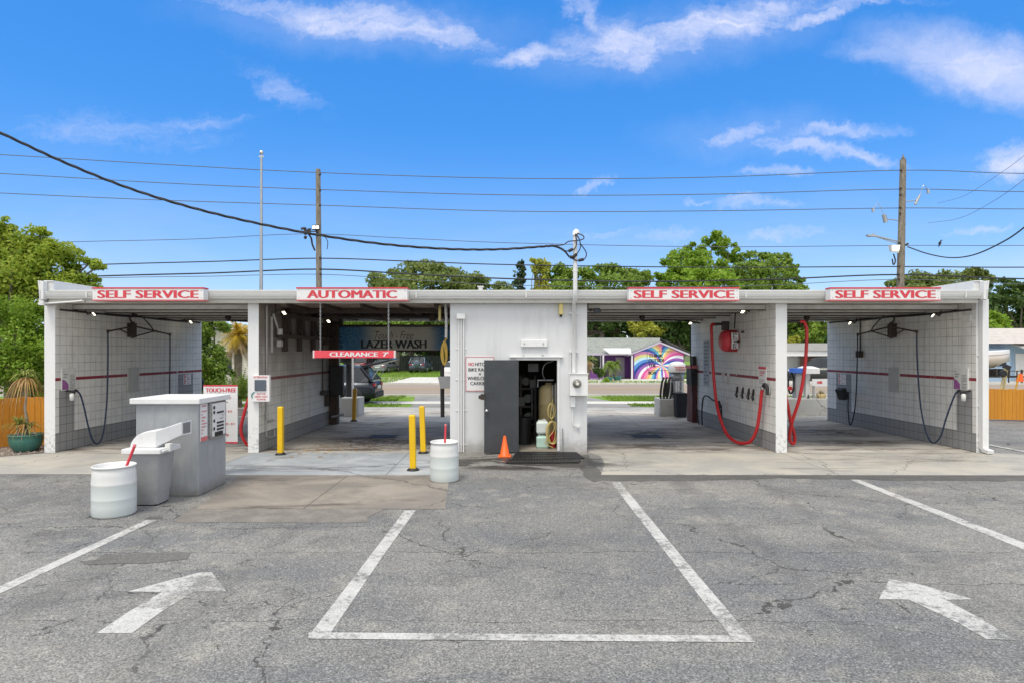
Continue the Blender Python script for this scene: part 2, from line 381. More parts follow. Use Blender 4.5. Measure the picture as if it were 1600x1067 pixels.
def m_wood_fence():
    t = NT('cedar_stain'); p = t.pos(); n = t.noise(t.scale(p, (9, 9, .8)), 2.2, 6, .7, .6); r = t.n('ShaderNodeNewGeometry').outputs['Random Per Island']
    c = t.mix(n, (.46, .17, .02), (.78, .36, .05)); c = t.mix(t.math('MULTIPLY', r, .55), c, (.50, .20, .03)); c = t.mix(t.ramp(t.noise(p, 2, 5, .7), .55, .75, 0, .5), c, (.22, .11, .05))
    t.set(c, .75, 0, .25); t.bump(n, .3, .006); return t.m
def m_bark(name, c1, c2):
    t = NT(name); p = t.pos(); n = t.noise(t.scale(p, (6, 6, 1.2)), 2.5, 6, .7, .5); t.set(t.mix(t.ramp(n, .35, .65), c1, c2), .85, 0, .2); t.bump(n, .5, .02); return t.m
def m_grass_base(name, c1, c2):
    t = NT(name); p = t.pos(); n = t.noise(p, .6, 6, .7); f = t.noise(p, 14, 4, .7)
    c = t.mix(t.ramp(n, .35, .65), c1, c2); c = t.mix(t.ramp(f, .3, .75, 0, .5), c, tuple(x*.5 for x in c1)); t.set(c, .9, 0, .2); t.bump(f, .5, .03); return t.m
def m_shingle():
    t = NT('grey_green_shingle'); p = t.pos(); xs = t.xyz(p)
    br = t.n('ShaderNodeTexBrick', {'Vector': t.vec(xs[0], t.math('MULTIPLY', xs[1], 1.0), 0.0), 'Color1': (.22, .25, .23), 'Color2': (.30, .32, .29), 'Mortar': (.13, .14, .13), 'Scale': 1.0, 'Mortar Size': .03, 'Brick Width': .35, 'Row Height': .25})
    t.set(t.mix(t.ramp(t.noise(p, 3, 5, .7), .4, .7, 0, .5), br.outputs[0], (.36, .36, .32)), .9); return t.m
def m_brick():
    t = NT('red_brick'); p = t.pos(); xs = t.xyz(p)
    br = t.n('ShaderNodeTexBrick', {'Vector': t.vec(t.math('ADD', xs[0], xs[1]), xs[2], 0.0), 'Color1': (.30, .10, .06), 'Color2': (.38, .16, .10), 'Mortar': (.42, .38, .34), 'Scale': 1.0, 'Mortar Size': .012, 'Brick Width': .22, 'Row Height': .075})
    t.set(br.outputs[0], .85); return t.m
def m_mural(cx, cz):
    """swirling rays of paint from a point"""
    t = NT('rainbow_mural_paint'); p = t.pos(); xs = t.xyz(p)
    dx = t.math('SUBTRACT', xs[0], cx); dz = t.math('SUBTRACT', xs[2], cz)
    d = t.math('SQRT', t.math('ADD', t.math('MULTIPLY', dx, dx), t.math('MULTIPLY', dz, dz)))
    a = t.math('DIVIDE', t.math('ARCTAN2', dz, dx), 6.28318)
    side = t.math('SIGN', dx)
    a = t.math('ADD', a, t.math('MULTIPLY', t.math('MULTIPLY', t.math('POWER', d, 1.6), side), .030))
    q = t.math('FRACT', t.math('MULTIPLY', a, 3.0))
    r = t.n('ShaderNodeValToRGB'); cr = r.color_ramp; cr.interpolation = 'CONSTANT'
    cols = [(.85, .80, .30), (.55, .80, .88), (.08, .28, .68), (.02, .05, .28), (.30, .10, .42), (.80, .80, .84), (.72, .10, .35), (.82, .25, .42), (.85, .45, .20), (.80, .75, .35), (.10, .45, .70), (.05, .12, .45), (.75, .30, .55)]
    while len(cr.elements) < len(cols): cr.elements.new(.5)
    for i, c in enumerate(cols): cr.elements[i].position = i / len(cols); cr.elements[i].color = (*c, 1)
    t.put(r.inputs[0], q); t.set(r.outputs[0], .7); return t.m
def m_washboard():
    """the printed board over the automatic bay: dark blue ends, pale sand middle"""
    t = NT('printed_board'); p = t.pos(); xs = t.xyz(p)
    m = t.math('MULTIPLY', t.ramp(xs[0], -5.0, -4.2), t.ramp(xs[0], -2.2, -2.75))
    n = t.noise(t.scale(p, (1.4, 1, 3)), 1.5, 5, .6)
    m = t.math('MULTIPLY', m, t.ramp(n, .2, .5, .55, 1))
    t.set(t.mix(m, t.mix(n, (.02, .11, .24), (.05, .25, .44)), t.mix(n, (.52, .50, .40), (.70, .67, .56))), .5); return t.m
def m_drum():
    """milky drum: the liquid inside shows as a greener lower part"""
    t = NT('milky_drum_plastic'); p = t.pos(); xs = t.xyz(p); n = t.noise(p, 6, 4, .6)
    liq = t.ramp(xs[2], .452, .438); c = t.mix(liq, (.70, .70, .68), (.60, .645, .625)); c = t.mix(t.ramp(n, .55, .75, 0, .3), c, (.55, .55, .52))
    c = t.mix(t.math('MULTIPLY', t.ramp(t.noise(p, 11, 4, .7), .6, .75), t.ramp(xs[2], .35, .0, 0, .5)), c, (.4, .42, .42))
    t.set(c, .35, 0, .5); t.bsdf.inputs['Subsurface Weight'].default_value = .15; t.bsdf.inputs['Subsurface Radius'].default_value = (.05, .05, .05); return t.m
def m_kiosk():
    t = NT('grey_kiosk_paint'); p = t.pos(); n = t.noise(t.scale(p, (1, 1, .4)), 2.5, 5, .65); m = t.noise(p, 8, 4, .7); f = t.noise(p, 90, 3, .6)
    c = t.mix(t.ramp(n, .42, .68), (.30, .315, .33), (.37, .38, .39)); c = t.mix(t.ramp(m, .66, .74, 0, .5), c, (.2, .2, .2))
    c = t.mix(t.math('MULTIPLY', t.ramp(t.math('ADD', t.xyz(p)[2], t.math('MULTIPLY', m, -.25)), .12, -.14), .75), c, (.17, .155, .135)); c = t.mix(t.math('MULTIPLY', t.ramp(t.noise(t.scale(p, (9, 9, .5)), 1.0, 5, .7), .56, .7), .35), c, (.22, .22, .215)); t.set(c, .65, 0, .35); t.bump(f, .2, .003); return t.m

M_ASPH = m_asphalt(); M_LINE = m_linepaint(); M_BLOCK = m_blocks(); M_STUCCO = m_stucco('white_stucco', (.665, .67, .672), .45)
M_WHITE = paint('white_metal_paint', (.76, .76, .75), .45, .25, 3, streak=True)
M_WHITE2 = paint('chalky_white_trim', (.72, .72, .71), .5, .2, 2.2, bump=.15)
M_GUTTER = paint('gutter_enamel', (.70, .70, .675), .4, .12, 1.2)
M_SIGNW = paint('sign_white', (.76, .75, .74), .4, .12, 2)
M_RED = paint('sign_red', (.66, .055, .075), .45, .15, 4)
M_REDF = paint('faded_red', (.62, .16, .17), .5, .3, 4)
M_HOSE = paint('red_hose', (.50, .022, .028), .35, .25, 5)
M_BLACK = paint('black_rubber', (.018, .018, .02), .55, .2, 6, dcol=(.06, .055, .05))
M_NAVY = paint('navy_hose', (.02, .035, .075), .4, .2, 5, dcol=(.06, .07, .08))
M_DARKST = paint('dark_steel', (.045, .042, .04), .55, .5, 6, .3, dcol=(.12, .06, .03))
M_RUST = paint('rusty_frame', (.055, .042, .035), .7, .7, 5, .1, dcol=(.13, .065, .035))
M_GALV = paint('galvanised_steel', (.42, .43, .43), .4, .3, 5, .7)
M_STEEL = paint('stainless_steel', (.55, .55, .54), .28, .2, 3, .9)
M_YEL = paint('bollard_yellow', (.80, .49, .012), .45, .35, 5, dcol=(.5, .30, .04))
M_OCHRE = paint('weathered_yellow', (.62, .33, .03), .5, .4, 5)
M_ORANGE = paint('cone_orange', (.85, .13, .02), .45, .25, 8)
M_GREY = paint('grey_plastic', (.33, .33, .335), .6, .3, 4, bump=.2, bsc=90)
M_KIOSK = m_kiosk(); M_DRUM = m_drum()
M_DOOR = paint('charcoal_door_paint', (.052, .058, .065), .5, .35, 2.5, dcol=(.10, .105, .11), bump=.1)
M_INK = paint('black_ink', (.02, .02, .022), .5, .1, 5)
M_INKG = paint('grey_ink', (.16, .16, .165), .5, .1, 5)
M_PALEP = paint('pale_plastic', (.66, .66, .63), .4, .2, 5)
M_TAN = paint('tan_tank_plastic', (.60, .47, .24), .4, .25, 3)
M_JUG = paint('green_tinted_jug', (.45, .64, .55), .3, .2, 5)
M_JUGW = paint('milky_jug', (.66, .72, .68), .3, .2, 5)
M_CORD = paint('yellow_cord', (.62, .40, .08), .5, .3, 6)
M_WIRE = paint('wire_black', (.03, .032, .036), .6, .2, 3)
M_WIREG = paint('wire_aluminium', (.10, .115, .14), .5, .2, 3)
M_POLE = m_bark('weathered_pole', (.16, .135, .105), (.29, .255, .205))
M_LED = emit('lit_lamp', (1.0, .93, .78), 3.2)
M_GLASS = paint('dark_glass', (.02, .025, .03), .06, .1, 2, spec=.6)
M_SCREEN = paint('dull_lamp_lens', (.10, .12, .15), .25, .2, 6)
M_MESHCONC = m_concrete('cast_concrete', (.44, .435, .41), (.52, .51, .48), amount=.35)
# ------------------------------------------------------------------ the setting
def ragged(xy, step=.22, j=.03, seed=1):
    rg_ = np.random.default_rng(seed); out = []
    for a, b in zip(xy, xy[1:] + xy[:1]):
        n_ = max(1, int(math.hypot(b[0]-a[0], b[1]-a[1])/step))
        for i in range(n_): out.append((a[0]+(b[0]-a[0])*i/n_ + rg_.normal(0, j), a[1]+(b[1]-a[1])*i/n_ + rg_.normal(0, j)))
    return out
def structure(name, xy, z, mat, label, cat='ground'):
    if name == 'asphalt_patch': xy = ragged(xy)
    m = MB(); m.sheet(xy, z); return single(m, name, mat, label, cat, kind='structure', recalc=False)
def rect(x0, x1, y0, y1): return [(x0, y0), (x1, y0), (x1, y1), (x0, y1)]
M_SOIL = m_grass_base('distant_ground', (.10, .13, .045), (.16, .17, .07))
M_LAWN = m_grass_base('lawn_turf', (.13, .24, .03), (.22, .36, .05))
structure('ground', rect(-900, 900, -60, 1500), -.02, M_SOIL, 'green and brown open ground reaching to the horizon')
structure('parking_lot', rect(-70, 70, -20, 25.6), 0.0, M_ASPH, 'grey weathered cracked asphalt car park in front', 'asphalt')
# street behind
def m_road():
    t = NT('tan_worn_road'); p = t.pos(); n = t.noise(t.scale(p, (.06, 1, 1)), 1.0, 5, .6); f = t.noise(p, 20, 3, .7)
    c = t.mix(n, (.26, .205, .165), (.36, .29, .235)); t.set(t.mix(t.ramp(f, .3, .8, 0, .3), c, (.15, .13, .11)), .85); return t.m
M_ROAD = m_road()
M_SIDEW = m_concrete('bright_sidewalk', (.56, .545, .50), (.64, .62, .57), amount=.2)
structure('road', rect(-200, 200, 31.8, 43.0), .004, M_ROAD, 'tan worn street running across behind the car wash', 'road')
structure('grass_verge', rect(-60, 60, 25.6, 31.8), -.006, M_LAWN, 'bright green verge between the car wash and street', 'grass')
structure('driveway_apron', [(-4.2, 25.6), (5.4, 25.6), (3.7, 31.8), (-5.0, 31.8)], .006, m_concrete('drive_asphalt', (.24, .235, .225), (.30, .29, .28)), 'grey driveway crossing the verge behind the equipment room', 'driveway')
structure('driveway', [(15.5, 25.6), (60, 25.6), (60, 31.8), (15.5, 31.8)], .006, MATS.get('x') or m_concrete('drive_asphalt_side', (.25, .245, .235), (.32, .31, .295)), 'grey driveway crossing the verge at the right', 'driveway')
structure('sidewalk', rect(-60, 60, 26.9, 28.3), .016, M_SIDEW, 'pale concrete pavement strip between two bands of grass', 'sidewalk')
m = MB(); m.box(-200, 200, 31.62, 31.8, -.02, .10); m.box(-200, 200, 43.0, 43.18, -.02, .12)
single(m, 'kerb', M_SIDEW, 'low pale concrete kerbs along both sides of street', 'kerb', kind='structure')
m = MB(); m.sheet(rect(-200, 200, 37.2, 37.32), .010); m.sheet(rect(-200, 200, 37.5, 37.62), .010)
single(m, 'road_marking', paint('road_yellow', (.62, .42, .10), .8, .5, 3), 'faded double yellow line along the street', 'road marking', kind='structure', recalc=False)
structure('far_lawn', rect(-80, 80, 43.2, 140), .0, M_LAWN, 'green lawns across the street', 'grass')
structure('far_sidewalk', rect(-60, 60, 44.2, 45.6), .006, M_SIDEW, 'pale pavement along the far side of street', 'sidewalk')
structure('gravel_drive', [(-9.0, 45.6), (9, 45.6), (9, 55.5), (-13.5, 55.5), (-12.5, 52)], .004, m_concrete('pale_gravel', (.55, .54, .50), (.66, .64, .60), amount=.2), 'pale gravel drive across the street', 'driveway')
structure('house_drive', [(9.0, 45.6), (18, 45.6), (15, 51.8), (5, 51.8)], .008, M_SIDEW, 'pale concrete drive before the mural house', 'driveway')
structure('yard', rect(19, 70, 45.6, 60), .004, m_concrete('yard_concrete', (.47, .45, .41), (.55, .53, .49), amount=.3), 'pale paved yard across street at right', 'driveway')

# slabs
M_SLABR = m_concrete('apron_concrete', (.36, .345, .315), (.47, .435, .37), stain=(.125, .105, .085), amount=.8, joints=((0, 6.1), (1, 13.9)))
M_SLABB = m_concrete('bleached_concrete', (.30, .325, .345), (.44, .46, .47), stain=(.15, .155, .155), amount=.95, joints=((0, -2.35),))
M_SLABW = m_concrete('brown_concrete', (.205, .185, .162), (.315, .275, .232), stain=(.085, .075, .064), amount=1.0, joints=((0, -3.05),), stretch=(.35, 1, 1))
M_FLOOR = m_bay_floor()
m = MB()
m.sheet(rect(-10.41, -6.02, 14.0, 24.2), .004); m.sheet(rect(-5.77, -1.42, 14.0, 24.2), .004); m.sheet(rect(1.72, 6.01, 14.0, 24.2), .004); m.sheet(rect(6.27, 10.57, 14.0, 24.2), .004)
single(m, 'bay_floor', M_FLOOR, 'stained damp concrete floor under the wash bays', 'floor', kind='structure', recalc=False)
structure('rear_apron', rect(-16, 19.5, 20.75, 25.4), .0025, m_concrete('rear_concrete', (.36, .355, .335), (.45, .435, .41), amount=.35, stretch=(.2, 1, 1)), 'light grey concrete apron behind the bays', 'concrete')
structure('concrete_apron', [(1.75, 14.0), (1.95, 13.5), (2.15, 12.6), (2.05, 12.15), (1.62, 11.47), (16, 11.42), (15.5, 13.2), (12, 14.1), (10.6, 14.0)][0:2] + [(1.9, 12.6), (1.66, 11.47), (14.5, 11.40), (11.0, 13.95), (10.6, 14.0)], .004, M_SLABR, 'pale beige concrete apron before the two right bays', 'concrete')
structure('concrete_apron', [(-9.6, 11.55), (-5.95, 11.5), (-5.9, 14.0), (-10.41, 14.0), (-11.0, 13.6), (-12.5, 12.2), (-13.5, 11.6)], .0035, M_SLABR, 'beige concrete apron before the left bay', 'concrete')
structure('bleached_slab', [(-5.9, 11.44), (-1.17, 11.44), (-1.42, 14.0), (-5.9, 14.0)], .0045, M_SLABB, 'bluish grey bleached concrete slab before the automatic bay', 'concrete')
structure('brown_slab', [(-4.62, 8.98), (-0.98, 8.98), (-1.16, 11.43), (-5.05, 11.43)], .005, M_SLABW, 'brown stained concrete slab before the clearance bar', 'concrete')
structure('asphalt_patch', [G(268, 815), G(400, 816.5), G(572, 816), G(603, 791), G(560, 790.5), G(300, 790.5)], .0035, m_patch('brown_patch', (.165, .15, .132)), 'brown tinted strip of asphalt below the slab', 'asphalt')
structure('asphalt_patch', [G(902, 712), G(918, 709), G(926, 722), G(940, 737), G(1250, 738.5), G(1700, 741), G(1700, 752), G(1400, 750), G(1240, 747), G(1080, 750.5), G(925, 752), G(912, 740), G(903, 728)], .003, m_patch('dark_patch', (.060, .057, .052), .7), 'dark patched asphalt strip edging the right concrete apron', 'asphalt')
structure('asphalt_patch', [G(160, 866), G(225, 864), G(297, 863), G(291, 874), G(235, 880), G(138, 882), G(128, 876), G(150, 874)], .004, m_patch('dark_patch_oily', (.075, .070, .062), .9), 'dark tar patch behind the left arrow', 'asphalt')
structure('asphalt_patch', [G(232, 807), G(256, 806), G(250, 811), G(227, 811)], .0055, m_patch('dark_patch_oily2', (.075, .068, .06), .5), 'small dark tar patch at the head of the left bay line', 'asphalt')
# damp dirt by the equipment room door
def m_stain():
    t = NT('damp_dirt'); p = t.pos(); xs = t.xyz(p); n = t.noise(t.scale(p, (.5, 1, 1)), 1.9, 6, .72, .8)
    dx = t.math('DIVIDE', t.math('SUBTRACT', xs[0], .25), 2.1); dy = t.math('DIVIDE', t.math('SUBTRACT', xs[1], 12.75), .95)
    d = t.math('SQRT', t.math('ADD', t.math('MULTIPLY', dx, dx), t.math('MULTIPLY', dy, dy)))
    f = t.math('MULTIPLY', t.ramp(n, .44, .54), t.ramp(d, 1.05, .6))
    tr = t.n('ShaderNodeBsdfTransparent'); t.set((.062, .056, .05), .5, 0, .4)
    ms = t.n('ShaderNodeMixShader'); t.put(ms.inputs[0], t.math('MULTIPLY', f, .88)); t.put(ms.inputs[1], tr.outputs[0]); t.put(ms.inputs[2], t.bsdf.outputs[0]); t.put(t.out.inputs[0], ms.outputs[0]); return t.m
structure('damp_stain', rect(-1.9, 2.4, 11.75, 13.9), .0075, m_stain(), 'dark damp dirt stains before the equipment room door', 'stain')

# painted markings
def marking(pts, label, z=.0035, name='bay_line'):
    m = MB(); P = [G(*p) for p in pts]; m.sheet(P, z); single(m, name, M_LINE, label, 'road marking', kind='structure', recalc=False)
marking([(229, 812), (245, 812), (0, 927), (-60, 955), (-60, 943), (0, 915.5)], 'white bay line at the left edge')
marking([(632.5, 797), (649.5, 797), (600, 866), (516, 990), (480, 996.5)], 'left side line of the marked stall')
marking([(482, 988), (800, 990.5), (1146, 993), (1182, 1003.5), (800, 1001), (482, 998)], 'front line of the marked stall', .0055)
marking([(954, 752.5), (968.5, 752.5), (1062, 865), (1178, 1001), (1142, 995), (1030, 850)], 'right side line of the marked stall')
marking([(1328, 749), (1342, 749), (1460, 794), (1600, 847.5), (1700, 886), (1700, 897), (1600, 858.5), (1440, 794)], 'white bay line at the right edge')
marking([(199, 924), (255, 909), (310, 894.5), (331, 893.5), (354, 924), (303, 924), (250, 957), (206, 989), (151, 989), (200, 956), (253, 924.5)], 'faded white arrow at the left pointing to the kiosk', name='painted_arrow')
marking([(1373, 936), (1390, 904.5), (1430, 911), (1521, 936), (1478, 937), (1530, 965), (1588, 1000), (1541, 998), (1495, 972), (1420, 936.5)], 'faded white arrow at the right pointing to bays', name='painted_arrow')

# grass blades near enough to show
def blades(name, regions, n, h, label, mat, seed):
    rg = np.random.default_rng(seed); V = []; Fc = []
    for (poly, k) in regions:
        x0, x1, y0, y1 = poly
        for i in range(k):
            x, y = rg.uniform(x0, x1), rg.uniform(y0, y1); a = rg.uniform(0, 6.28); hh = h*rg.uniform(.5, 1.2); w = .035
            b = len(V); lx, ly = rg.normal(0, .3, 2)*hh
            V += [(x - w*math.cos(a), y - w*math.sin(a), -.01), (x + w*math.cos(a), y + w*math.sin(a), -.01), (x+lx, y+ly, hh)]; Fc.append((b, b+1, b+2))
    m = MB(); m.add(V, Fc); return single(m, name, mat, label, 'grass', kind='stuff', recalc=False)
M_BLADE = leafmat('grass_blade', (.14, .27, .03), (.22, .36, .05), (.32, .40, .10), .3)
blades('verge_grass', [((-16, -5.4, 28.4, 31.5), 5000), ((-16, -4.8, 25.7, 26.8), 1800), ((4.6, 15.4, 28.4, 31.5), 6000), ((5.0, 15.4, 25.7, 26.8), 2200)], 0, .10, 'short green grass on the near verge', M_BLADE, 3)
blades('lawn_grass', [((-22, 3, 56, 70), 9000), ((-16, -9, 46, 56), 2500), ((5, 16, 45.7, 47.0), 900), ((5, 16, 43.3, 44.1), 800)], 0, .16, 'green mown grass across the street', M_BLADE, 4)
# gravel bed at the left
structure('gravel_bed', [(-16, 13.0), (-12.5, 12.3), (-11.0, 13.6), (-10.66, 14.0), (-10.66, 21), (-16, 21)], .006, m_concrete('bed_soil', (.16, .13, .11), (.24, .20, .17), amount=.4), 'brown gravelly bed under the potted plant', 'gravel')
rg = np.random.default_rng(5); m = MB()
for i in range(1500):
    x, y = rg.uniform(-13.2, -10.7), rg.uniform(12.6, 15.2)
    if y < 12.45 + (x + 12.5)*.75: continue
    r = rg.uniform(.012, .03); c = np.array((x, y, .008 + r*.4))
    v = [c + r*np.array(q)*rg.uniform(.6, 1.2, 3) for q in ((1,0,0),(0,1,0),(-1,0,0),(0,-1,0),(0,0,.8))]
    m.add(v, [(0,1,4),(1,2,4),(2,3,4),(3,0,4)])
t = NT('pebbles'); ri = t.n('ShaderNodeNewGeometry').outputs['Random Per Island']; t.set(t.mix(ri, (.20, .15, .12), (.46, .40, .35)), .8)
single(m, 'gravel', t.m, 'brown and grey pebbles strewn on the planting bed', 'gravel', kind='stuff')
# fallen leaves and crumbs in the automatic bay
m = MB()
for i in range(420):
    k = rg.random(); x = rg.normal(-3.9, .75); y = 14.2 + abs(rg.normal(0, 1.3)) if k < .8 else rg.uniform(13.2, 18)
    if x < -5.6 or x > -1.6 or y > 20: continue
    a = rg.uniform(0, 6.28); s = rg.uniform(.012, .045); z = .008 + rg.uniform(0, .008)
    m.poly([(x + s*math.cos(a), y + s*math.sin(a), z), (x + s*.5*math.cos(a+1.6), y + s*.5*math.sin(a+1.6), z+.006), (x - s*math.cos(a), y - s*math.sin(a), z), (x - s*.5*math.cos(a+1.6), y - s*.5*math.sin(a+1.6), z+.004)])
for (px, py) in ((468, 709), (455, 714), (500, 714), (508, 708), (515, 705), (477, 704), (495, 706)):
    x, y = G(px, py); m.box(x-.045, x+.045, y-.02, y+.03, .005, .014)
t = NT('litter'); ri = t.n('ShaderNodeNewGeometry').outputs['Random Per Island']; t.set(t.mix(ri, (.20, .10, .04), (.55, .36, .16)), .8)
single(m, 'leaf_litter', t.m, 'orange and brown leaf litter on automatic bay floor', 'litter', kind='stuff', recalc=False)
# ------------------------------------------------------------------ the car wash building
M_JOIST = paint('joist_paint', (.72, .71, .68), .6, .35, 3, dcol=(.16, .10, .07))
B = thing('car_wash_building', 'long flat roofed white car wash with open drive through bays and central room', 'building', (0, 14, 0))
def bpart(m, name, mat, parent=None, **k): return m.build(name, mat, parent or B, **k)
YB = 20.62; HW = 3.385
for (x0, x1) in ((-10.66, -10.41), (-6.02, -5.77), (6.01, 6.27), (10.58, 10.84)):
    m = MB(); m.box(x0, x1, 14.0, YB, -.02, 3.47); bpart(m, 'bay_wall', M_BLOCK, bevel=.008)
# equipment room
DX0, DX1, DH = .146, 1.030, 2.105
m = MB()
m.box(-1.41, DX0, 14.0, 14.22, -.02, HW); m.box(DX1, 1.71, 14.0, 14.22, -.02, HW); m.box(DX0, DX1, 14.0, 14.22, DH, HW)
bpart(m, 'front_wall', M_STUCCO)
m = MB(); m.box(-1.41, -1.19, 14.22, YB, -.02, HW); m.box(1.49, 1.71, 14.22, YB, -.02, HW); m.box(-1.19, 1.49, 20.4, YB, -.02, HW)
bpart(m, 'side_wall', M_BLOCK)
m = MB(); m.box(-1.19, 1.49, 17.6, 17.68, 0, HW); bpart(m, 'partition', paint('dark_plywood', (.07, .06, .05), .8, .4, 2))
m = MB(); m.box(DX0, DX1, 14.0, 14.22, .0, .045); m.box(-1.19, 1.49, 14.22, 17.6, .0, .04)
bpart(m, 'room_floor', m_concrete('threshold', (.26, .23, .19), (.4, .35, .29)))
m = MB(); m.box(DX0-.055, DX0, 13.975, 14.14, .045, DH+.055); m.box(DX1, DX1+.055, 13.975, 14.14, .045, DH+.055); m.box(DX0, DX1, 13.975, 14.14, DH, DH+.055)
m.box(DX0-.20, DX1+.13, 13.93, 13.998, DH+.06, DH+.085)
bpart(m, 'door_frame', M_WHITE2, bevel=.004)
# door leaf swung right round
a = R(180 - 17); hx, hy = DX0 + .0, 13.955; Lw = .80
m = MB(); m.obox((hx + math.cos(a)*Lw/2, hy - math.sin(a)*Lw/2, 1.07), (Lw, .045, 2.08), -a)
door = bpart(m, 'door', M_DOOR, bevel=.004)
def dpt(d, z, off=.03): return (hx + math.cos(a)*d - math.sin(a)*0 - off*math.sin(a)*1.0, hy - math.sin(a)*d - off*abs(math.cos(a)), z)
m = MB(); c = dpt(.72, .985, .075); m.lathe([(.012, .045), (.02, .02), (.036, .008), (.038, -.012), (.028, -.028), (0, -.034)], c, 20, 'y')
bpart(m, 'handle', M_STEEL, door)
m = MB(); c = dpt(.80, 1.30, .035); m.box(c[0]-.07, c[0]+.03, c[1]-.02, c[1]+.01, 1.23, 1.36); m.box(c[0]-.115, c[0]-.07, c[1]-.01, c[1]+.005, 1.25, 1.33)
bpart(m, 'hasp', M_DARKST, door)
for i in range(4):
    for zz in (1.275, 1.365):
        m = MB(); c = dpt(.74 - i*.055, zz + .006*(i % 2), .03); m.cyl((c[0], c[1]-.008, c[2]), .009, .012, 8, 'y'); bpart(m, 'bolt', M_DARKST, door)
m = MB()
for (d, z, h) in ((.10, .93, .09), (.45, .86, .02), (.3, 1.98, .02), (.55, .5, .03)):
    c = dpt(d, z, .0245); m.box(c[0]-.004, c[0]+.004, c[1]-.001, c[1]+.001, z-h/2, z+h/2)
bpart(m, 'scratch', M_GALV, door)
# roof
XL, XR = -10.42, 10.49
m = MB(); prof = []; y = 13.98; s = 0
while y < 20.7:
    prof += [(y, 3.40 if s == 0 else 3.455), (y + .13, 3.40 if s == 0 else 3.455)]; y += .16; s = 1 - s
top = [(p[0], p[1] + .02) for p in prof][::-1]
for nm, x0, x1, mt in (('roof_deck', XL+.02, -5.9, m_deck('white_deck', (.36, .335, .30), .5)), ('roof_deck', -5.9, -1.3, m_deck('rusty_deck', (.30, .25, .21), .85)), ('roof_deck', -1.3, XR-.02, MATS.get('white_deck') or bpy.data.materials['white_deck'])):
    v = [(x0, p[0], p[1]) for p in prof] + [(x1, p[0], p[1]) for p in prof]; n = len(prof)
    m = MB(); m.add(v, [(i, i+1, n+i+1, n+i) for i in range(n-1)])
    bpart(m, nm, mt, recalc=False)
m = MB(); m.box(XL, XR, 13.86, 20.7, 3.50, 3.64); bpart(m, 'roof_slab', paint('roof_membrane', (.45, .44, .41), .8, .3, 2))
m = MB()                                             # purlins under the deck, across the automatic bay and along it
for x in (-5.2, -4.4, -3.5, -2.6, -1.8):
    v0, v1 = x, x + .55
    m.loft([[(v0, 14.15, 3.31), (v0+.06, 14.15, 3.31), (v0+.06, 14.15, 3.40), (v0, 14.15, 3.40)], [(v0, 20.5, 3.31), (v0+.06, 20.5, 3.31), (v0+.06, 20.5, 3.40), (v0, 20.5, 3.40)]], False)
m.box(-5.76, -1.42, 15.6, 15.72, 3.27, 3.395); m.box(-5.76, -1.42, 17.8, 17.9, 3.24, 3.395)
bpart(m, 'purlin', M_RUST)
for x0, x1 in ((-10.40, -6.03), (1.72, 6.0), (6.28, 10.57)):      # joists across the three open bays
    for y in (14.55, 15.7, 16.9, 18.1, 19.3): m = MB(); m.box(x0, x1, y, y+.10, 3.285, 3.398); jo = bpart(m, 'joist', M_JOIST); m = MB(); m.box(x0, x1, y-.012, y+.112, 3.268, 3.285); m.build('shade_line', M_RUST, jo)  # thin dark strip under each joist stands in for a shadow line
m = MB(); m.box(-10.4, 10.57, 20.45, 20.62, 3.30, 3.50); bpart(m, 'rear_beam', M_WHITE2)
m = MB(); m.box(XL, XR, 13.82, 13.86, 3.385, 3.655); m.box(XL, XR, 13.86, 13.98, 3.385, 3.40); bpart(m, 'fascia', paint('fascia_cream', (.60, .585, .535), .55, .35, 1.3))
m = MB()                                             # K-profile gutter with joint straps
prof = [(13.82, 3.475), (13.745, 3.475), (13.74, 3.50), (13.715, 3.53), (13.70, 3.575), (13.70, 3.60), (13.69, 3.605), (13.69, 3.625), (13.715, 3.625), (13.72, 3.52), (13.75, 3.49), (13.82, 3.49)]
m.prism(prof, 'x', XL-.02, XR+.02)
for x in np.arange(-9.5, 10.5, 2.45): m.box(x, x+.03, 13.683, 13.69, 3.50, 3.628)
bpart(m, 'gutter', M_GUTTER)
m = MB(); m.box(XL, XR, 13.78, 13.87, 3.645, 3.672); bpart(m, 'roof_edge', M_WHITE2)
for sx, xo in ((-1, XL), (1, XR)):
    m = MB(); x0, x1 = (xo-.06, xo+.12) if sx < 0 else (xo-.12, xo+.06)
    m.box(x0, x1, 13.80, 20.75, 3.64, 3.86)
    m.box(x0-.02*(sx < 0), x1+.02*(sx > 0), 13.78, 20.77, 3.86, 3.885)
    pr = [(xo+sx*.06, 3.44), (xo+sx*.06, 3.64), (xo+sx*.10, 3.87), (xo+sx*.13, 3.87), (xo+sx*.10, 3.62), (xo+sx*.09, 3.44)]
    m.prism(pr, 'y', 13.66, 20.75); m.box(min(xo+sx*.0, xo+sx*.08), max(xo+sx*.0, xo+sx*.08), 13.66, 13.79, 3.45, 3.86)
    bpart(m, 'parapet', M_WHITE2, bevel=.006)
m = MB(); m.box(10.62, 10.76, 13.86, 13.985, .12, 3.47); m.prism([(13.86, .12), (13.985, .12), (13.87, .03), (13.72, .015), (13.70, .10)], 'x', 10.62, 10.76)
for z in (1.05, 2.2, .25): m.box(10.59, 10.79, 13.98, 13.998, z, z+.03)
bpart(m, 'downspout', M_WHITE, bevel=.01)
m = MB(); m.tube(spline([(-9.6, 13.75, 3.43), (-9.9, 13.75, 3.40), (-10.62, 13.78, 3.36)], 6), .022, 8); m.box(-10.60, -10.48, 13.76, 13.99, 3.33, 3.47); m.cyl((-9.62, 13.78, 3.39), .03, .06, 10)
bpart(m, 'drain_pipe', M_WHITE2)
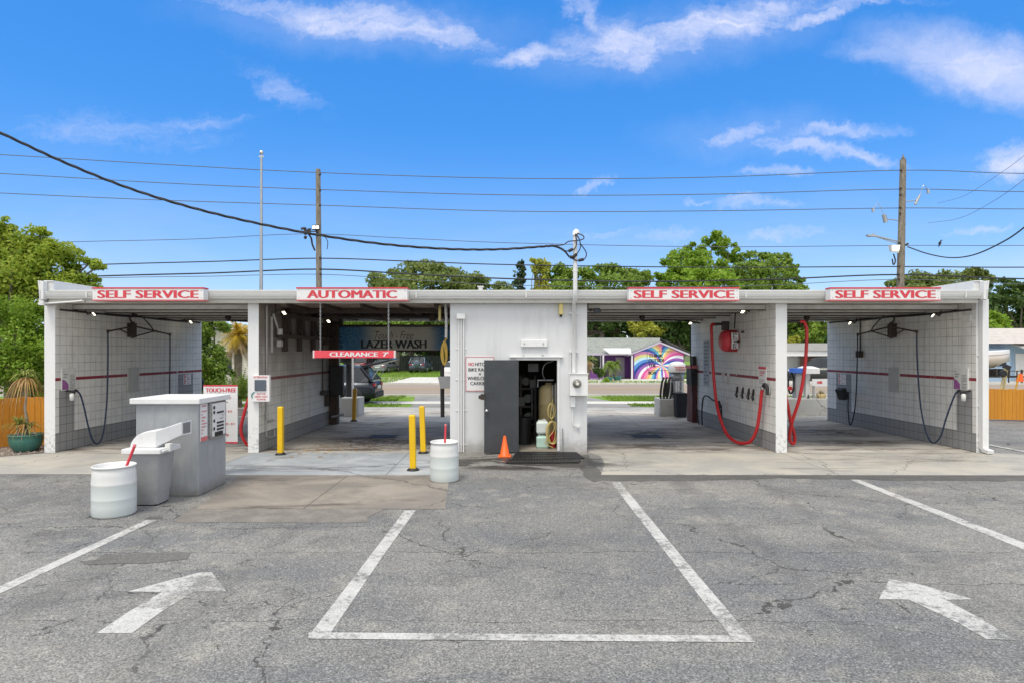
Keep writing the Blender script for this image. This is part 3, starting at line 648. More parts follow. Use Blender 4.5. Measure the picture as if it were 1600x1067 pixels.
# twin conduits at the left of the room, conduit and mast at the right
def wall_straps(m, x0, x1, zs):
    for z in zs: m.box(x0, x1, 13.985, 13.998, z, z+.022)
m = MB()
for x in (-1.205, -1.155, -1.10): m.tube([(x, 13.955, .02), (x, 13.955, 3.06)], .016, 8)
m.box(-1.25, -1.06, 13.88, 13.998, 3.03, 3.15); wall_straps(m, -1.28, -1.03, (.18, .95, 1.65, 2.35))
bpart(m, 'conduit', M_WHITE, bevel=.003)
m = MB(); m.tube([(1.40, 13.93, 1.82), (1.40, 13.93, 3.36), (1.40, 13.62, 3.44), (1.40, 13.60, 3.66), (1.40, 13.62, 4.87)], .048, 12)
m.tube([(1.325, 13.96, 1.82), (1.325, 13.96, 2.35)], .016, 8)
for z in (2.28, 3.14): m.box(1.30, 1.50, 13.93, 13.998, z, z+.03)
m.lathe([(.05, 0), (.062, .005), (.062, .03), (.05, .035)], (1.40, 13.62, 4.06), 12)
m.loft([[(1.34, 13.56, 4.86), (1.46, 13.56, 4.86), (1.46, 13.68, 4.86), (1.34, 13.68, 4.86)], [(1.35, 13.57, 4.95), (1.50, 13.57, 4.93), (1.50, 13.67, 4.93), (1.35, 13.67, 4.95)], [(1.40, 13.59, 5.0), (1.46, 13.59, 4.99), (1.46, 13.65, 4.99), (1.40, 13.65, 5.0)]], True)
bpart(m, 'service_mast', M_WHITE)
m = MB(); m.tube([(1.15, 13.96, .02), (1.15, 13.96, .56)], .012, 8); m.box(1.13, 1.17, 13.95, 13.998, .28, .31); bpart(m, 'ground_rod', M_GALV)
# little things on the facade wall
m = MB(); m.box(.20, .80, 13.93, 13.998, 2.40, 2.56)
o = bpart(m, 'vent_cover', M_WHITE, bevel=.012)
for x in (.28, .71): m = MB(); m.cyl((x, 13.915, 2.48), .016, .018, 10, 'y'); bpart(m, 'screw', M_GALV, o)
for x, z in ((.26, 2.20), (.70, 2.215)): m = MB(); m.cyl((x, 13.975, z), .02, .03, 8, 'y'); bpart(m, 'anchor', M_GALV)

# fixed equipment that is a thing of its own -----------------------------------------
t_ = thing('meter_box', 'white electric meter box with round dial on the equipment room wall', 'meter box', (1.5, 13.9, 1.3))
m = MB(); m.box(1.30, 1.71-.005, 13.80, 13.998, 1.31, 1.81); m.box(1.285, 1.72, 13.78, 13.81, 1.795, 1.815); m.build('box', M_WHITE, t_, .006)
m = MB(); m.lathe([(.0, -.09), (.05, -.088), (.075, -.06), (.08, -.02), (.098, -.018), (.098, 0)], (1.46, 13.80, 1.585), 24, 'y'); m.build('dial', paint('meter_glass', (.26, .25, .22), .15, .2, 8, .3), t_)
m = MB(); m.cyl((1.46, 13.705, 1.585), .035, .012, 14, 'y'); m.build('register', M_PALEP, t_)
m = MB(); m.box(1.33, 1.43, 13.90, 13.998, 1.05, 1.29); m.tube(spline([(1.38, 13.95, 1.06), (1.38, 13.95, .70), (1.42, 13.95, .62), (1.50, 13.96, .60)], 6), .012, 8); m.box(1.47, 1.53, 13.94, 13.998, .57, .63)
m.tube([(1.45, 13.96, 1.31), (1.45, 13.96, 1.18), (1.42, 13.96, 1.12)], .01, 6)
m.build('conduit_body', M_WHITE, t_, .003)
t_ = thing('wall_fixture', 'small yellow capped fixture high on the equipment room wall', 'fixture', (1.11, 13.9, 3.2))
m = MB(); m.box(1.065, 1.155, 13.88, 13.998, 3.13, 3.383); m.build('housing', paint('cream_yellow', (.66, .55, .22), .5, .2, 4), t_, .008)
m = MB(); m.lathe([(.012, -.06), (.028, -.045), (.03, 0)], (1.11, 13.94, 3.13), 12); m.build('nozzle', M_DARKST, t_)

# roof signs
def roof_sign(px0, px1, word, label):
    Yf = 13.47; x0, _, zt = W(px0, 450, Yf); x1, _, zb = W(px1, 470.5, Yf); zt = W(0, 450.2, Yf)[2]
    r = thing('roof_sign', label, 'sign', ((x0+x1)/2, Yf, zb), 'signs along the roof edge')
    m = MB(); m.box(x0, x1, Yf, 13.68, zb+.025, zt-.018); m.build('face', M_SIGNW, r, .004)
    m = MB(); m.box(x0-.008, x1+.008, Yf-.012, 13.68, zt-.018, zt+.012); m.build('top_trim', M_RED, r)
    m = MB(); m.box(x0-.008, x1+.008, Yf-.008, 13.684, zb, zb+.025); m.build('bottom_trim', M_REDF, r)
    m = MB(); m.text(word, ((x0+x1)/2, Yf-.004, (zb+zt)/2+.004), (1, 0, 0), (0, 0, 1), width=(x1-x0)*(.90 if 'S' in word else .80), height=(zt-zb)*.60, bold=.045)
    m.build('lettering', M_RED, r, recalc=False)
    for x in (x0+.05, x1-.05):
        for z in (zb+.07, zt-.06): m = MB(); m.cyl((x, Yf-.006, z), .008, .008, 8, 'y'); m.build('screw', M_GALV, r)
    return r
roof_sign(144.5, 318, 'SELF SERVICE', 'leftmost SELF SERVICE sign, red on white, above bay beside the kiosk')
roof_sign(463.5, 636.5, 'AUTOMATIC', 'AUTOMATIC sign in red on white above the clearance bar')
roof_sign(982.5, 1155, 'SELF SERVICE', 'SELF SERVICE sign right of the room, above bay with red blower')
roof_sign(1297.5, 1469.5, 'SELF SERVICE', 'rightmost SELF SERVICE sign, above bay next to the downspout')

# clearance bar on chains
r = thing('clearance_bar', 'red CLEARANCE 7\' bar hanging on two chains', 'sign', (-3.45, 13.55, 2.0))
x0, x1 = W(489.5, 0, 13.55)[0], W(618, 0, 13.55)[0]; zt, zb = W(0, 547.5, 13.55)[2], W(0, 559, 13.55)[2]
m = MB(); m.box(x0, x1, 13.53, 13.60, zb, zt); m.build('bar', paint('bar_red', (.78, .075, .10), .45, .15, 4), r, .006)
m = MB(); m.box(x0-.004, x0+.03, 13.526, 13.604, zb-.002, zt+.002); m.box(x1-.035, x1+.004, 13.526, 13.604, zb-.002, zt+.002); m.build('end_cap', paint('pale_pink', (.72, .60, .58), .5, .2, 5), r)
m = MB(); m.text("CLEARANCE  7'", (W(561, 0, 13.53)[0], 13.526, (zb+zt)/2), (1, 0, 0), (0, 0, 1), width=1.28, height=(zt-zb)*.60, bold=.04); m.build('lettering', M_SIGNW, r, recalc=False)
for px in (500.5, 607):
    x = W(px, 0, 13.56)[0]; m = MB(); z = zt
    k = 0
    while z < 3.40:
        c = (x, 13.565, z + .028); P = []
        for q in range(13):
            an = q/12*2*math.pi; d = .013*math.cos(an); P.append((c[0] + (d if k % 2 == 0 else 0), c[1] + (0 if k % 2 == 0 else d), c[2] + .03*math.sin(an)))
        m.tube(P, .0055, 5, False); z += .042; k += 1
    m.build('chain', M_GALV, r)

# stop-light sign on the second pier
x0, x1 = W(392.5, 0, 13.9)[0], W(421, 0, 13.9)[0]; zt, zb = W(0, 586, 13.9)[2], W(0, 627, 13.9)[2]; xc = (x0+x1)/2
r = thing('signal_sign', 'white ATTENTION sign with dark signal lamp on the bay pier', 'sign', (xc, 13.9, zb))
m = MB(); m.box(x0, x1, 13.90, 13.998, zb, zt); m.build('panel', M_SIGNW, r, .006)
m = MB(); m.box(xc-.125, xc+.135, 13.875, 13.90, zb+.245, zb+.495); m.build('signal_lamp', M_SCREEN, r, .01)
m = MB()
for tx, z, w_, h_ in (('ATTENTION', zt-.04, .31, .042), ('WAIT FOR', zb+.175, .2, .034), ('GREEN LIGHT', zb+.115, .29, .036), ('TO ENTER', zb+.052, .21, .036)):
    m.text(tx, (xc+.02*(tx != 'ATTENTION'), 13.896, z), (1, 0, 0), (0, 0, 1), width=w_, height=h_, bold=.02)
m.build('lettering', M_RED, r, recalc=False)
m = MB(); m.tube(spline([(xc-.18, 13.893, zb+.08), (xc-.19, 13.893, zb+.16), (xc-.13, 13.893, zb+.22)], 5), .012, 6); m.build('arrow', paint('teal_ink', (.03, .22, .22), .5, .1, 4), r)

# NO HITCHES board
x0, x1 = W(727.5, 0, 13.98)[0], W(772, 0, 13.98)[0]; zt, zb = W(0, 557, 13.98)[2], W(0, 610.5, 13.98)[2]
r = thing('rules_sign', 'white NO HITCHES sign with red border partly behind the open door', 'sign', ((x0+x1)/2, 13.98, zb))
m = MB(); m.box(x0, x1, 13.985, 13.998, zb, zt); m.build('panel', M_SIGNW, r)
m = MB(); w_ = .014
m.box(x0, x1, 13.981, 13.985, zt-w_, zt); m.box(x0, x1, 13.981, 13.985, zb, zb+w_); m.box(x0, x0+w_, 13.981, 13.985, zb+w_, zt-w_); m.box(x1-w_, x1, 13.981, 13.985, zb+w_, zt-w_)
m.build('border', M_REDF, r)
def ln(mm, tx, px, py, wpx, hpx, al='C'): mm.text(tx, (W(px, 0, 13.98)[0], 13.980, W(0, py, 13.98)[2]), (1, 0, 0), (0, 0, 1), width=wpx*13.98/F, height=hpx*13.98/F, bold=.012, align=al)
m = MB(); ln(m, 'NO', 732, 568.5, 8.5, 5.2, 'L'); m.build('lettering', M_RED, r, recalc=False)
m = MB(); ln(m, 'HITCHES', 742.5, 568.5, 27, 5.2, 'L'); ln(m, 'BIKE RACKS', 732, 577, 36, 5.2, 'L'); ln(m, 'or', 750, 584, 4, 3); ln(m, 'WHEELCHAIR', 730.5, 590.5, 38, 5.2, 'L'); ln(m, 'CARRIERS', 735, 598.5, 30, 5.2, 'L')
m.build('lettering', M_INK, r, recalc=False)
# ------------------------------------------------------------------ fittings inside the bays
def printed_lines(m, o, u, w, wid, rows, h=.012, seed=1, n=.9):
    """rows of tiny illegible print as short bars"""
    rg = np.random.default_rng(seed); o = np.array(o, float); u = np.array(u, float); w = np.array(w, float)
    for r_ in rows:
        x = 0
        while x < wid*n:
            l = rg.uniform(.015, .05)*wid/.25; l = min(l, wid - x)
            a = o + u*x + w*r_; b = o + u*(x+l) + w*r_
            m.poly([tuple(a), tuple(b), tuple(b + w*h), tuple(a + w*h)]); x += l + .008*wid/.2
            if rg.random() < .12: break

for sgn, X, lab in ((1, -10.41, 'left'), (-1, 10.58, 'right')):
    side = 'left bay wall' if sgn > 0 else 'right bay wall'
    f = lambda d: X + sgn*d
    bx = lambda m, d0, d1, y0, y1, z0, z1: m.box(min(f(d0), f(d1)), max(f(d0), f(d1)), y0, y1, z0, z1)
    # price panel
    y0, y1 = (14.17, 14.62) if sgn > 0 else (14.22, 14.66)
    r = thing('instruction_panel', 'pale instruction panel with purple patch on the %s' % side, 'panel', (f(.0), (y0+y1)/2, 1.40), 'instruction panels on the outer bay walls')
    m = MB(); bx(m, .001, .035, y0, y1, 1.40, 1.92); m.build('plate', M_PALEP, r, .004)
    m = MB(); yy = (y0, y0+.2) if sgn > 0 else (y1-.2, y1)
    P = [(f(.038), yy[0], 1.42), (f(.038), yy[1], 1.42), (f(.038), yy[1], 1.54), (f(.038), (yy[0]+yy[1])/2, 1.63), (f(.038), yy[0], 1.66)]
    if sgn < 0: P = [(f(.038), yy[1], 1.42), (f(.038), yy[0], 1.42), (f(.038), yy[0], 1.54), (f(.038), (yy[0]+yy[1])/2, 1.63), (f(.038), yy[1], 1.66)]
    m.poly(P); m.build('emblem', paint('purple_print', (.30, .08, .28), .5, .4, 25, dcol=(.5, .35, .5)), r, recalc=False)
    m = MB(); u = (0, sgn, 0); yo = y0 if sgn > 0 else y1
    printed_lines(m, (f(.038), yo + sgn*.25, 1.43), u, (0, 0, 1), .17, np.arange(0, .33, .035), .014, 3)
    printed_lines(m, (f(.038), yo + sgn*.04, 1.70), u, (0, 0, 1), .17, np.arange(0, .18, .06), .022, 5, .8)
    m.build('printing', M_INKG, r, recalc=False)
    # gun in its holster
    yg = 14.38 if sgn > 0 else 14.25
    r = thing('spray_gun', 'black trigger gun with white nozzle bottle holstered on the %s' % side, 'spray gun', (f(.12), yg, 1.3), 'spray guns by the instruction panels')
    m = MB(); m.tube([(f(.0), yg-.06, 1.40), (f(.10), yg-.06, 1.38), (f(.18), yg-.02, 1.36)], .022, 8); m.tube(spline([(f(.20), yg-.10, 1.25), (f(.18), yg-.02, 1.34), (f(.14), yg+.08, 1.40), (f(.13), yg+.17, 1.35)], 5), .024, 8); m.build('gun_body', M_BLACK, r)
    m = MB(); m.lathe([(.02, .06), (.045, .05), (.05, -.02), (.045, -.10), (.03, -.105), (0, -.105)], (f(.19), yg-.11, 1.27), 14); m.build('bottle', M_PALEP, r)
    # hatch plate
    y0, y1 = (16.62, 17.1) if sgn > 0 else (16.75, 17.22)
    r = thing('hatch_plate', 'painted metal hatch plate across the red stripe on the %s' % side, 'hatch plate', (f(0), y0, 1.2), 'hatch plates on the outer bay walls')
    m = MB(); bx(m, .001, .03, y0, y1, 1.19, 1.86); m.build('plate', paint('dull_hatch', (.50, .495, .47), .5, .25, 3), r, .004)
    for yy in (y0+.04, y1-.04):
        for zz in (1.23, 1.82): m = MB(); m.boxc((f(.033), yy, zz), (.008, .02, .02)); m.build('screw', M_GALV, r)
    # twin boom
    yc = 16.7 if sgn > 0 else 16.97; ya, yb = yc - (1.24 if sgn > 0 else 1.27), yc + (1.57 if sgn > 0 else 1.41)
    r = thing('hose_boom', 'rusty twin armed hose boom on the %s' % side, 'hose boom', (f(.1), yc, 2.6), 'twin hose booms on the outer bay walls')
    m = MB(); bx(m, .001, .16, yc-.09, yc+.09, 2.68, 3.06); m.tube([(f(.10), yc, 2.66), (f(.10), yc, 3.10)], .05, 10); m.build('pivot', M_RUST, r, .006)
    for ye in (ya, yb):
        m = MB(); m.tube([(f(.14), yc, 2.98), (f(.24), ye, 2.80)], .022, 8)
        ym = yc + (ye-yc)*.55; m.tube([(f(.14), yc, 2.70), (f(.18), ym, 2.875)], .018, 8); m.lathe([(.03, -.04), (.03, .04)], (f(.24), ye, 2.80), 10); m.build('arm', M_RUST, r)
    m = MB(); m.tube(spline([(f(.08), yc, 3.08), (f(.05), yc-.05, 3.2), (f(.12), yc+.02, 3.3), (f(.05), yc, 3.38)], 6), .022, 8)
    m.tube(spline([(f(.08), yc, 3.30), (f(.10), yc+.35, 3.28), (f(.12), yc+.75, 3.05), (f(.16), yc+.85, 2.90)], 6), .016, 8); m.build('feed_pipe', M_DARKST, r)
    # hanging hoses
    if sgn > 0:
        pts = [(f(.24), ya, 2.78), (f(.25), ya-.01, 2.2), (f(.26), ya-.05, 1.3), (f(.27), ya-.13, .70), (f(.30), ya-.28, .25), (f(.33), ya-.48, .065), (f(.32), ya-.66, .15), (f(.29), ya-.78, .50), (f(.24), ya-.85, .95), (f(.18), ya-.90, 1.28), (f(.13), yg+.10, 1.39)]
        p2 = [(f(.24), yb, 2.78), (f(.24), yb+.0, 2.0), (f(.22), yb+.02, 1.2), (f(.2), yb+.1, .6), (f(.22), yb+.3, .25), (f(.2), yb+.6, .5), (f(.12), yb+.85, 1.0)]
    else:
        pts = [(f(.24), ya, 2.78), (f(.25), ya-.03, 2.2), (f(.25), ya-.10, 1.4), (f(.27), ya-.24, .75), (f(.30), ya-.48, .25), (f(.33), ya-.75, .08), (f(.31), ya-.98, .28), (f(.27), ya-1.10, .70), (f(.21), ya-1.22, 1.12), (f(.16), yg+.17, 1.33), (f(.13), yg+.10, 1.39)]
        p2 = [(f(.24), yb, 2.78), (f(.26), yb-.02, 2.2), (f(.25), yb+.05, 1.2), (f(.25), yb+.15, .5), (f(.24), yb+.35, .10), (f(.24), yb+.45, .12), (f(.2), yb+.6, .55), (f(.12), yb+.72, 1.0), (f(.10), yb+.85, 1.02)]
    single(MB().tube(spline(pts, 10), .019, 8), 'pressure_hose', M_NAVY, 'navy pressure hose looping down to the spray gun on the %s' % side, 'hose', 'hoses hanging from the booms')
    single(MB().tube(spline(p2, 10), .017, 8), 'brush_hose', M_BLACK, 'black brush hose dropping from the rear boom arm on the %s' % side, 'hose', 'hoses hanging from the booms')
    # second notice, near the rear
    y0 = 19.45
    r = thing('notice_sign', 'small white notice with red emblem at rear of %s' % side, 'sign', (f(0), y0, 1.25), 'small notices on the outer bay walls')
    m = MB(); bx(m, .001, .012, y0, y0+.45, 1.25, 1.58); m.build('plate', M_SIGNW, r)
    m = MB(); yy = y0+.02 if sgn > 0 else y0+.30
    for k, (h, w_) in enumerate(((.0, .10), (.07, .13), (.14, .08), (.21, .12), (.27, .08))):
        o = np.array((f(.014), (yy if sgn > 0 else yy+.13), 1.27+h)); u = np.array((0, sgn*1.0, 0))
        m.poly([tuple(o), tuple(o+u*w_), tuple(o+u*w_*.8+np.array((0, 0, .055))), tuple(o+u*.02+np.array((0, 0, .055)))])
    printed_lines(m, (f(.014), y0+.2 if sgn > 0 else y0+.25, 1.29), (0, sgn*1.0, 0), (0, 0, 1), .2, np.arange(0, .26, .06), .022, 9)
    m.build('printing', M_REDF, r, recalc=False)
# brush on the right rear
r = thing('wash_brush', 'black foaming brush on a thin wand at rear of right bay wall', 'brush', (10.4, 19.4, 1.0))
m = MB(); m.tube([(10.48, 19.75, 1.02), (10.42, 19.5, 1.03), (10.30, 19.1, 1.06)], .014, 8); m.boxc((10.55, 19.7, 1.02), (.06, .05, .08)); m.boxc((10.55, 19.45, 1.02), (.06, .05, .08)); m.build('wand', M_GALV, r)
m = MB(); m.obox((10.18, 18.95, 1.0), (.18, .30, .36), R(15), R(-25)); m.build('brush_head', M_BLACK, r, .03)
# switch box with conduit on the right wall
r = thing('switch_box', 'brown switch box under a long conduit on right bay wall', 'switch box', (10.5, 18.6, 2.2))
m = MB(); m.box(10.46, 10.578, 18.50, 18.72, 2.12, 2.32); m.build('box', M_RUST, r, .008)
m = MB(); m.tube([(10.54, 18.6, 2.32), (10.54, 18.6, 3.36)], .02, 8); m.build('conduit_pipe', M_DARKST, r)
m = MB(); m.box(10.55, 10.578, 14.14, 14.42, 2.98, 3.14); single(m, 'blank_plate', M_PALEP, 'small blank metal plate high on right bay wall end', 'plate', bevel=.004)

# floodlights
def flood(x, y, z, sx, label, lit=True, sz=.62):
    """sx: which way the arm reaches from the wall"""
    r = thing('flood_light', label, 'flood light', (x, y, z), 'flood lights along the bay ceilings')
    m = MB(); m.tube([(x-.22*sx, y, z+.20), (x-.22*sx, y, z+.02), (x-.08*sx, y, z)], .016, 8); m.cyl((x-.16*sx, y, z-.03), .03, .07, 10); m.build('bracket', M_DARKST, r)
    m = MB(); d = (-sx*.55, -.6, -.58); L = np.array(d)/np.linalg.norm(d); a = np.cross(L, (0, 0, 1)); a /= np.linalg.norm(a); b = np.cross(a, L); c = np.array((x, y, z))
    def q(s, t_, k): return tuple(c + a*s*sz + b*t_*sz + L*k*sz)
    m.loft([[q(-.09,-.05,-.03), q(.09,-.05,-.03), q(.09,.05,-.03), q(-.09,.05,-.03)], [q(-.13,-.085,.03), q(.13,-.085,.03), q(.13,.085,.03), q(-.13,.085,.03)]], False); m.build('housing', M_DARKST, r)
    m = MB(); m.poly([q(-.11,-.065,.034), q(.11,-.065,.034), q(.11,.065,.034), q(-.11,.065,.034)]); m.build('lens', M_LED if lit else M_SCREEN, r, recalc=False)
    return r
flood(-10.02, 14.75, 3.20, 1, 'lit flood light near the front of left bay wall')
flood(-10.02, 19.2, 3.22, 1, 'lit flood light near the rear of left bay wall')
flood(-5.40, 14.6, 3.22, 1, 'lit flood light near front of the automatic bay wall')
flood(-5.45, 18.3, 3.20, 1, 'lit flood light near rear of the automatic bay wall')
flood(5.58, 14.9, 3.27, -1, 'lit flood light near front of the blower wall')
flood(5.62, 19.4, 3.20, -1, 'lit flood light near rear of the blower wall')
flood(10.15, 14.85, 3.17, -1, 'lit flood light near front of the right bay wall')
flood(10.18, 18.55, 3.16, -1, 'lit flood light near rear of the right bay wall')
flood(1.98, 14.25, 3.25, 1, 'unlit dark flood light beside the equipment room corner', False, .8)

# ceiling boom bases: dark swivel mounts under the decks
def swivel(x, y, label, s=1.0):
    r = thing('ceiling_swivel', label, 'swivel', (x, y, 3.3), 'swivel mounts under the bay ceilings')
    m = MB()
    for k in range(5):
        an = k*1.256+.3; m.tube([(x, y, 3.36), (x + .55*s*math.cos(an), y + .55*s*math.sin(an), 3.385)], .016, 6)
    m.box(x-.12, x+.12, y-.08, y+.08, 3.33, 3.395); m.build('plate', M_RUST, r)
    m = MB(); m.lathe([(.05, 0), (.07, -.05), (.09, -.10), (.05, -.16), (.03, -.2)], (x, y, 3.33), 12); m.build('joint', M_DARKST, r)
swivel(-7.95, 17.2, 'dark swivel mount under the left bay ceiling'); swivel(3.6, 17.0, 'dark swivel mount under ceiling of bay with blower', 1.3); swivel(8.3, 17.3, 'dark swivel mount under the right bay ceiling', 1.2)
m = MB(); m.tube(spline([(-7.9, 17.2, 3.16), (-7.4, 17.4, 3.14), (-6.6, 18.0, 3.17), (-6.05, 18.4, 3.2)], 6), .025, 8); single(m, 'ceiling_pipe', M_DARKST, 'dark pipe running from the left bay swivel to wall', 'pipe')
m = MB(); m.tube(spline([(3.6, 17.0, 3.14), (4.2, 17.4, 3.18), (5.2, 18.6, 3.22), (5.98, 19.6, 3.2)], 6), .025, 8); single(m, 'ceiling_pipe', M_DARKST, 'dark pipe running from swivel to rear of blower wall', 'pipe')
for x, s, lab in ((-10.41, 1, 'left bay wall'), (10.58, -1, 'right bay wall')):
    m = MB(); m.tube(spline([(x+s*.05, 14.1, 3.25), (x+s*.06, 15.5, 3.235), (x+s*.04, 16.8, 3.255), (x+s*.07, 18.4, 3.225), (x+s*.05, 20.4, 3.25)], 6), .022, 8)
    m.tube(spline([(x+s*.05, 14.4, 3.26), (x+s*.10, 16, 3.215), (x+s*.05, 18, 3.26), (x+s*.08, 20.3, 3.23)], 6), .014, 6)
    single(m, 'ceiling_cable', M_BLACK, 'black cables along the top of the %s' % lab, 'cable')

# blower on the third wall
XW = 6.01
r = thing('blower', 'red wall mounted blower with white vertical BLOWER label', 'blower', (5.7, 16.4, 2.5))
m = MB(); m.lathe([(.0, -.42), (.18, -.41), (.255, -.36), (.28, -.28), (.28, -.02), (.25, 0)], (XW, 16.50, 2.58), 28, 'x'); m.build('drum', M_RED, r)
m = MB(); m.lathe([(.0, -.26), (.292, -.26), (.302, -.24), (.302, -.005), (0, -.005)], (XW, 16.50, 2.58), 10, 'x'); m.build('casing', paint('dark_red', (.44, .028, .032), .5, .3, 5), r, .012)
m = MB(); m.box(5.79, 5.965, 16.19, 16.222, 2.37, 2.79); m.build('label_plate', M_SIGNW, r)
m = MB()
for k, ch in enumerate('BLOWER'): m.text(ch, (5.878, 16.185, 2.755 - k*.070), (1, 0, 0), (0, 0, 1), height=.054, width=.10, bold=.02)
m.build('lettering', M_INK, r, recalc=False)
m = MB(); m.tube([(5.9, 16.3, 2.9), (5.93, 16.3, 3.38)], .018, 8); m.cyl((5.95, 16.12, 2.55), .03, .08, 10, 'y'); m.box(5.84, 5.90, 15.6, 15.66, 2.76, 2.82); m.build('conduit_pipe', M_DARKST, r)
m = MB(); m.tube([(5.75, 16.55, 2.86), (5.73, 16.5, 3.02), (5.55, 16.5, 3.03), (5.42, 16.5, 3.02)], .04, 10); m.box(5.66, 5.82, 16.45, 16.62, 2.86, 3.10); m.build('hose_arm', M_DARKST, r)
pts = [(5.44, 16.5, 3.03), (5.36, 16.48, 3.0), (5.34, 16.45, 2.85), (5.36, 16.4, 2.0), (5.36, 16.2, 1.2), (5.35, 15.9, .70), (5.42, 15.55, .25), (5.53, 15.2, .075), (5.66, 14.95, .075), (5.75, 14.78, .16), (5.84, 14.66, .45), (5.88, 14.58, .9), (5.90, 14.52, 1.32), (5.92, 14.5, 1.46)]
m = MB(); m.tube(spline(pts, 12), .040, 12); single(m, 'blower_hose', M_HOSE, 'thick red blower hose sagging to the floor beside bay with blower', 'hose', 'red blower hoses')
r = thing('hose_nozzle', 'black hose nozzle hung near the end of the blower wall', 'nozzle', (5.93, 14.45, 1.4))
m = MB(); m.tube(spline([(5.92, 14.50, 1.44), (5.93, 14.42, 1.53), (5.95, 14.33, 1.45), (5.95, 14.28, 1.30)], 6), [.045]*8 + [.04]*11, 10); m.build('spout', M_BLACK, r)
m = MB(); m.lathe([(.06, -.04), (.06, .03)], (5.92, 14.50, 1.45), 12); m.tube(spline([(5.97, 14.30, 1.28), (5.96, 14.22, 1.36), (5.98, 14.26, 1.5)], 6), .012, 6); m.build('collar', M_GALV, r)
# second red hose, in the right bay
m = MB(); m.tube([(6.275, 14.55, 2.98), (6.80, 14.46, 3.0)], .03, 8); m.boxc((6.30, 14.55, 2.98), (.06, .16, .16)); single(m, 'wall_pipe', M_DARKST, 'dark pipe holding the red hose up in the right bay', 'pipe')
pts = [(6.78, 14.47, 3.0), (6.88, 14.45, 2.97), (6.92, 14.42, 2.7), (6.86, 14.4, 1.9), (6.76, 14.45, 1.2), (6.66, 14.6, .65), (6.66, 14.75, .25), (6.74, 14.82, .10), (6.82, 14.85, .10), (6.80, 14.8, .3), (6.62, 14.6, .65), (6.45, 14.4, 1.1), (6.34, 14.3, 1.4)]
m = MB(); m.tube(spline(pts, 12), .038, 12); single(m, 'blower_hose', M_HOSE, 'thick red hose hanging in the right bay behind its pier', 'hose', 'red blower hoses')
pts = [(-6.05, 14.4, 1.45), (-6.15, 14.35, 1.2), (-6.26, 14.32, .8), (-6.33, 14.35, .45), (-6.24, 14.4, .16), (-6.12, 14.5, .10), (-6.06, 14.7, .5), (-6.05, 14.9, 1.2)]
m = MB(); m.tube(spline(pts, 12), .036, 12); single(m, 'blower_hose', M_HOSE, 'red hose bulging out behind the ATTENTION sign pier', 'hose', 'red blower hoses')

def on3(m, y0, y1, z0, z1, d0=.001, d1=.012): m.box(XW-d1, XW-d0, y0, y1, z0, z1)
r = thing('caution_sign', 'white caution notice with red header on blower wall end', 'sign', (XW, 14.6, 1.5))
m = MB(); on3(m, 14.50, 14.95, 1.50, 1.94); m.build('plate', M_SIGNW, r)
m = MB(); m.box(XW-.015, XW-.012, 14.50, 14.95, 1.88, 1.94); printed_lines(m, (XW-.014, 14.88, 1.72), (0, -1, 0), (0, 0, 1), .32, (0, .05, .09), .025, 12); m.build('header', M_RED, r, recalc=False)
m = MB(); printed_lines(m, (XW-.014, 14.9, 1.54), (0, -1, 0), (0, 0, 1), .3, (0, .04, .08), .015, 13); m.build('printing', M_INKG, r, recalc=False)
r = thing('price_strip', 'tall narrow printed strip at rear of the blower wall', 'sign', (XW, 18.9, 1.2))
m = MB(); on3(m, 18.7, 19.25, 1.25, 2.62); m.build('plate', paint('bluish_print', (.42, .43, .46), .5, .2, 3), r)
m = MB(); printed_lines(m, (XW-.014, 19.18, 1.33), (0, -1, 0), (0, 0, 1), .42, np.arange(0, 1.25, .11), .05, 22); m.build('printing', M_INKG, r, recalc=False)
r = thing('small_notices', 'row of small pale notices on the red stripe of blower wall', 'sign', (XW, 17.4, 1.5))
for y0, w_, z0, z1 in ((18.2, .28, 1.35, 1.72), (17.35, .22, 1.38, 1.74), (16.95, .2, 1.36, 1.70), (17.0, .2, .62, 1.02)):
    m = MB(); on3(m, y0, y0+w_, z0, z1); o = m.build('notice', M_PALEP, r); m = MB(); printed_lines(m, (XW-.014, y0+w_-.03, z0+.05), (0, -1, 0), (0, 0, 1), w_*.75, np.arange(0, z1-z0-.1, .06), .02, int(y0*10)); m.build('printing', M_REDF, o, recalc=False)
r = thing('mat_clips', 'four dark spring clips in a row on blower wall', 'clips', (XW, 15.6, 1.2))
for y in (15.25, 15.55, 15.95, 16.35):
    m = MB(); m.tube([(XW-.02, y, 1.36), (XW-.04, y, 1.25), (XW-.02, y, 1.1)], .018, 6); m.tube([(XW-.04, y-.03, 1.25), (XW-.08, y-.02, 1.17), (XW-.05, y-.05, 1.08)], .013, 6); m.boxc((XW-.01, y, 1.3), (.02, .05, .16)); m.build('clip', M_DARKST, r)
r = thing('wall_mat_machine', 'dark red and black machine standing at the rear of blower wall', 'machine', (5.75, 19.7, 0))
m = MB(); m.box(5.84, 5.99, 19.9, 20.5, .0, 1.22); m.build('cabinet', paint('brown_cabinet', (.10, .02, .022), .5, .4, 4), r, .01)
m = MB(); m.box(5.82, 5.99, 19.88, 20.52, 1.22, 1.75); m.build('head', M_BLACK, r, .01)
m = MB(); m.box(5.80, 5.99, 19.86, 20.54, 1.75, 1.85); m.build('top', M_REDF, r)
m = MB(); m.box(5.88, 5.99, 20.0, 20.3, 1.85, 2.15); m.build('control_box', M_DARKST, r)
m = MB(); m.tube([(5.78, 19.9, 3.15), (5.78, 19.9, 2.2), (5.76, 19.6, .9), (5.76, 18.9, .06)], .016, 8); m.build('cable', M_BLACK, r)
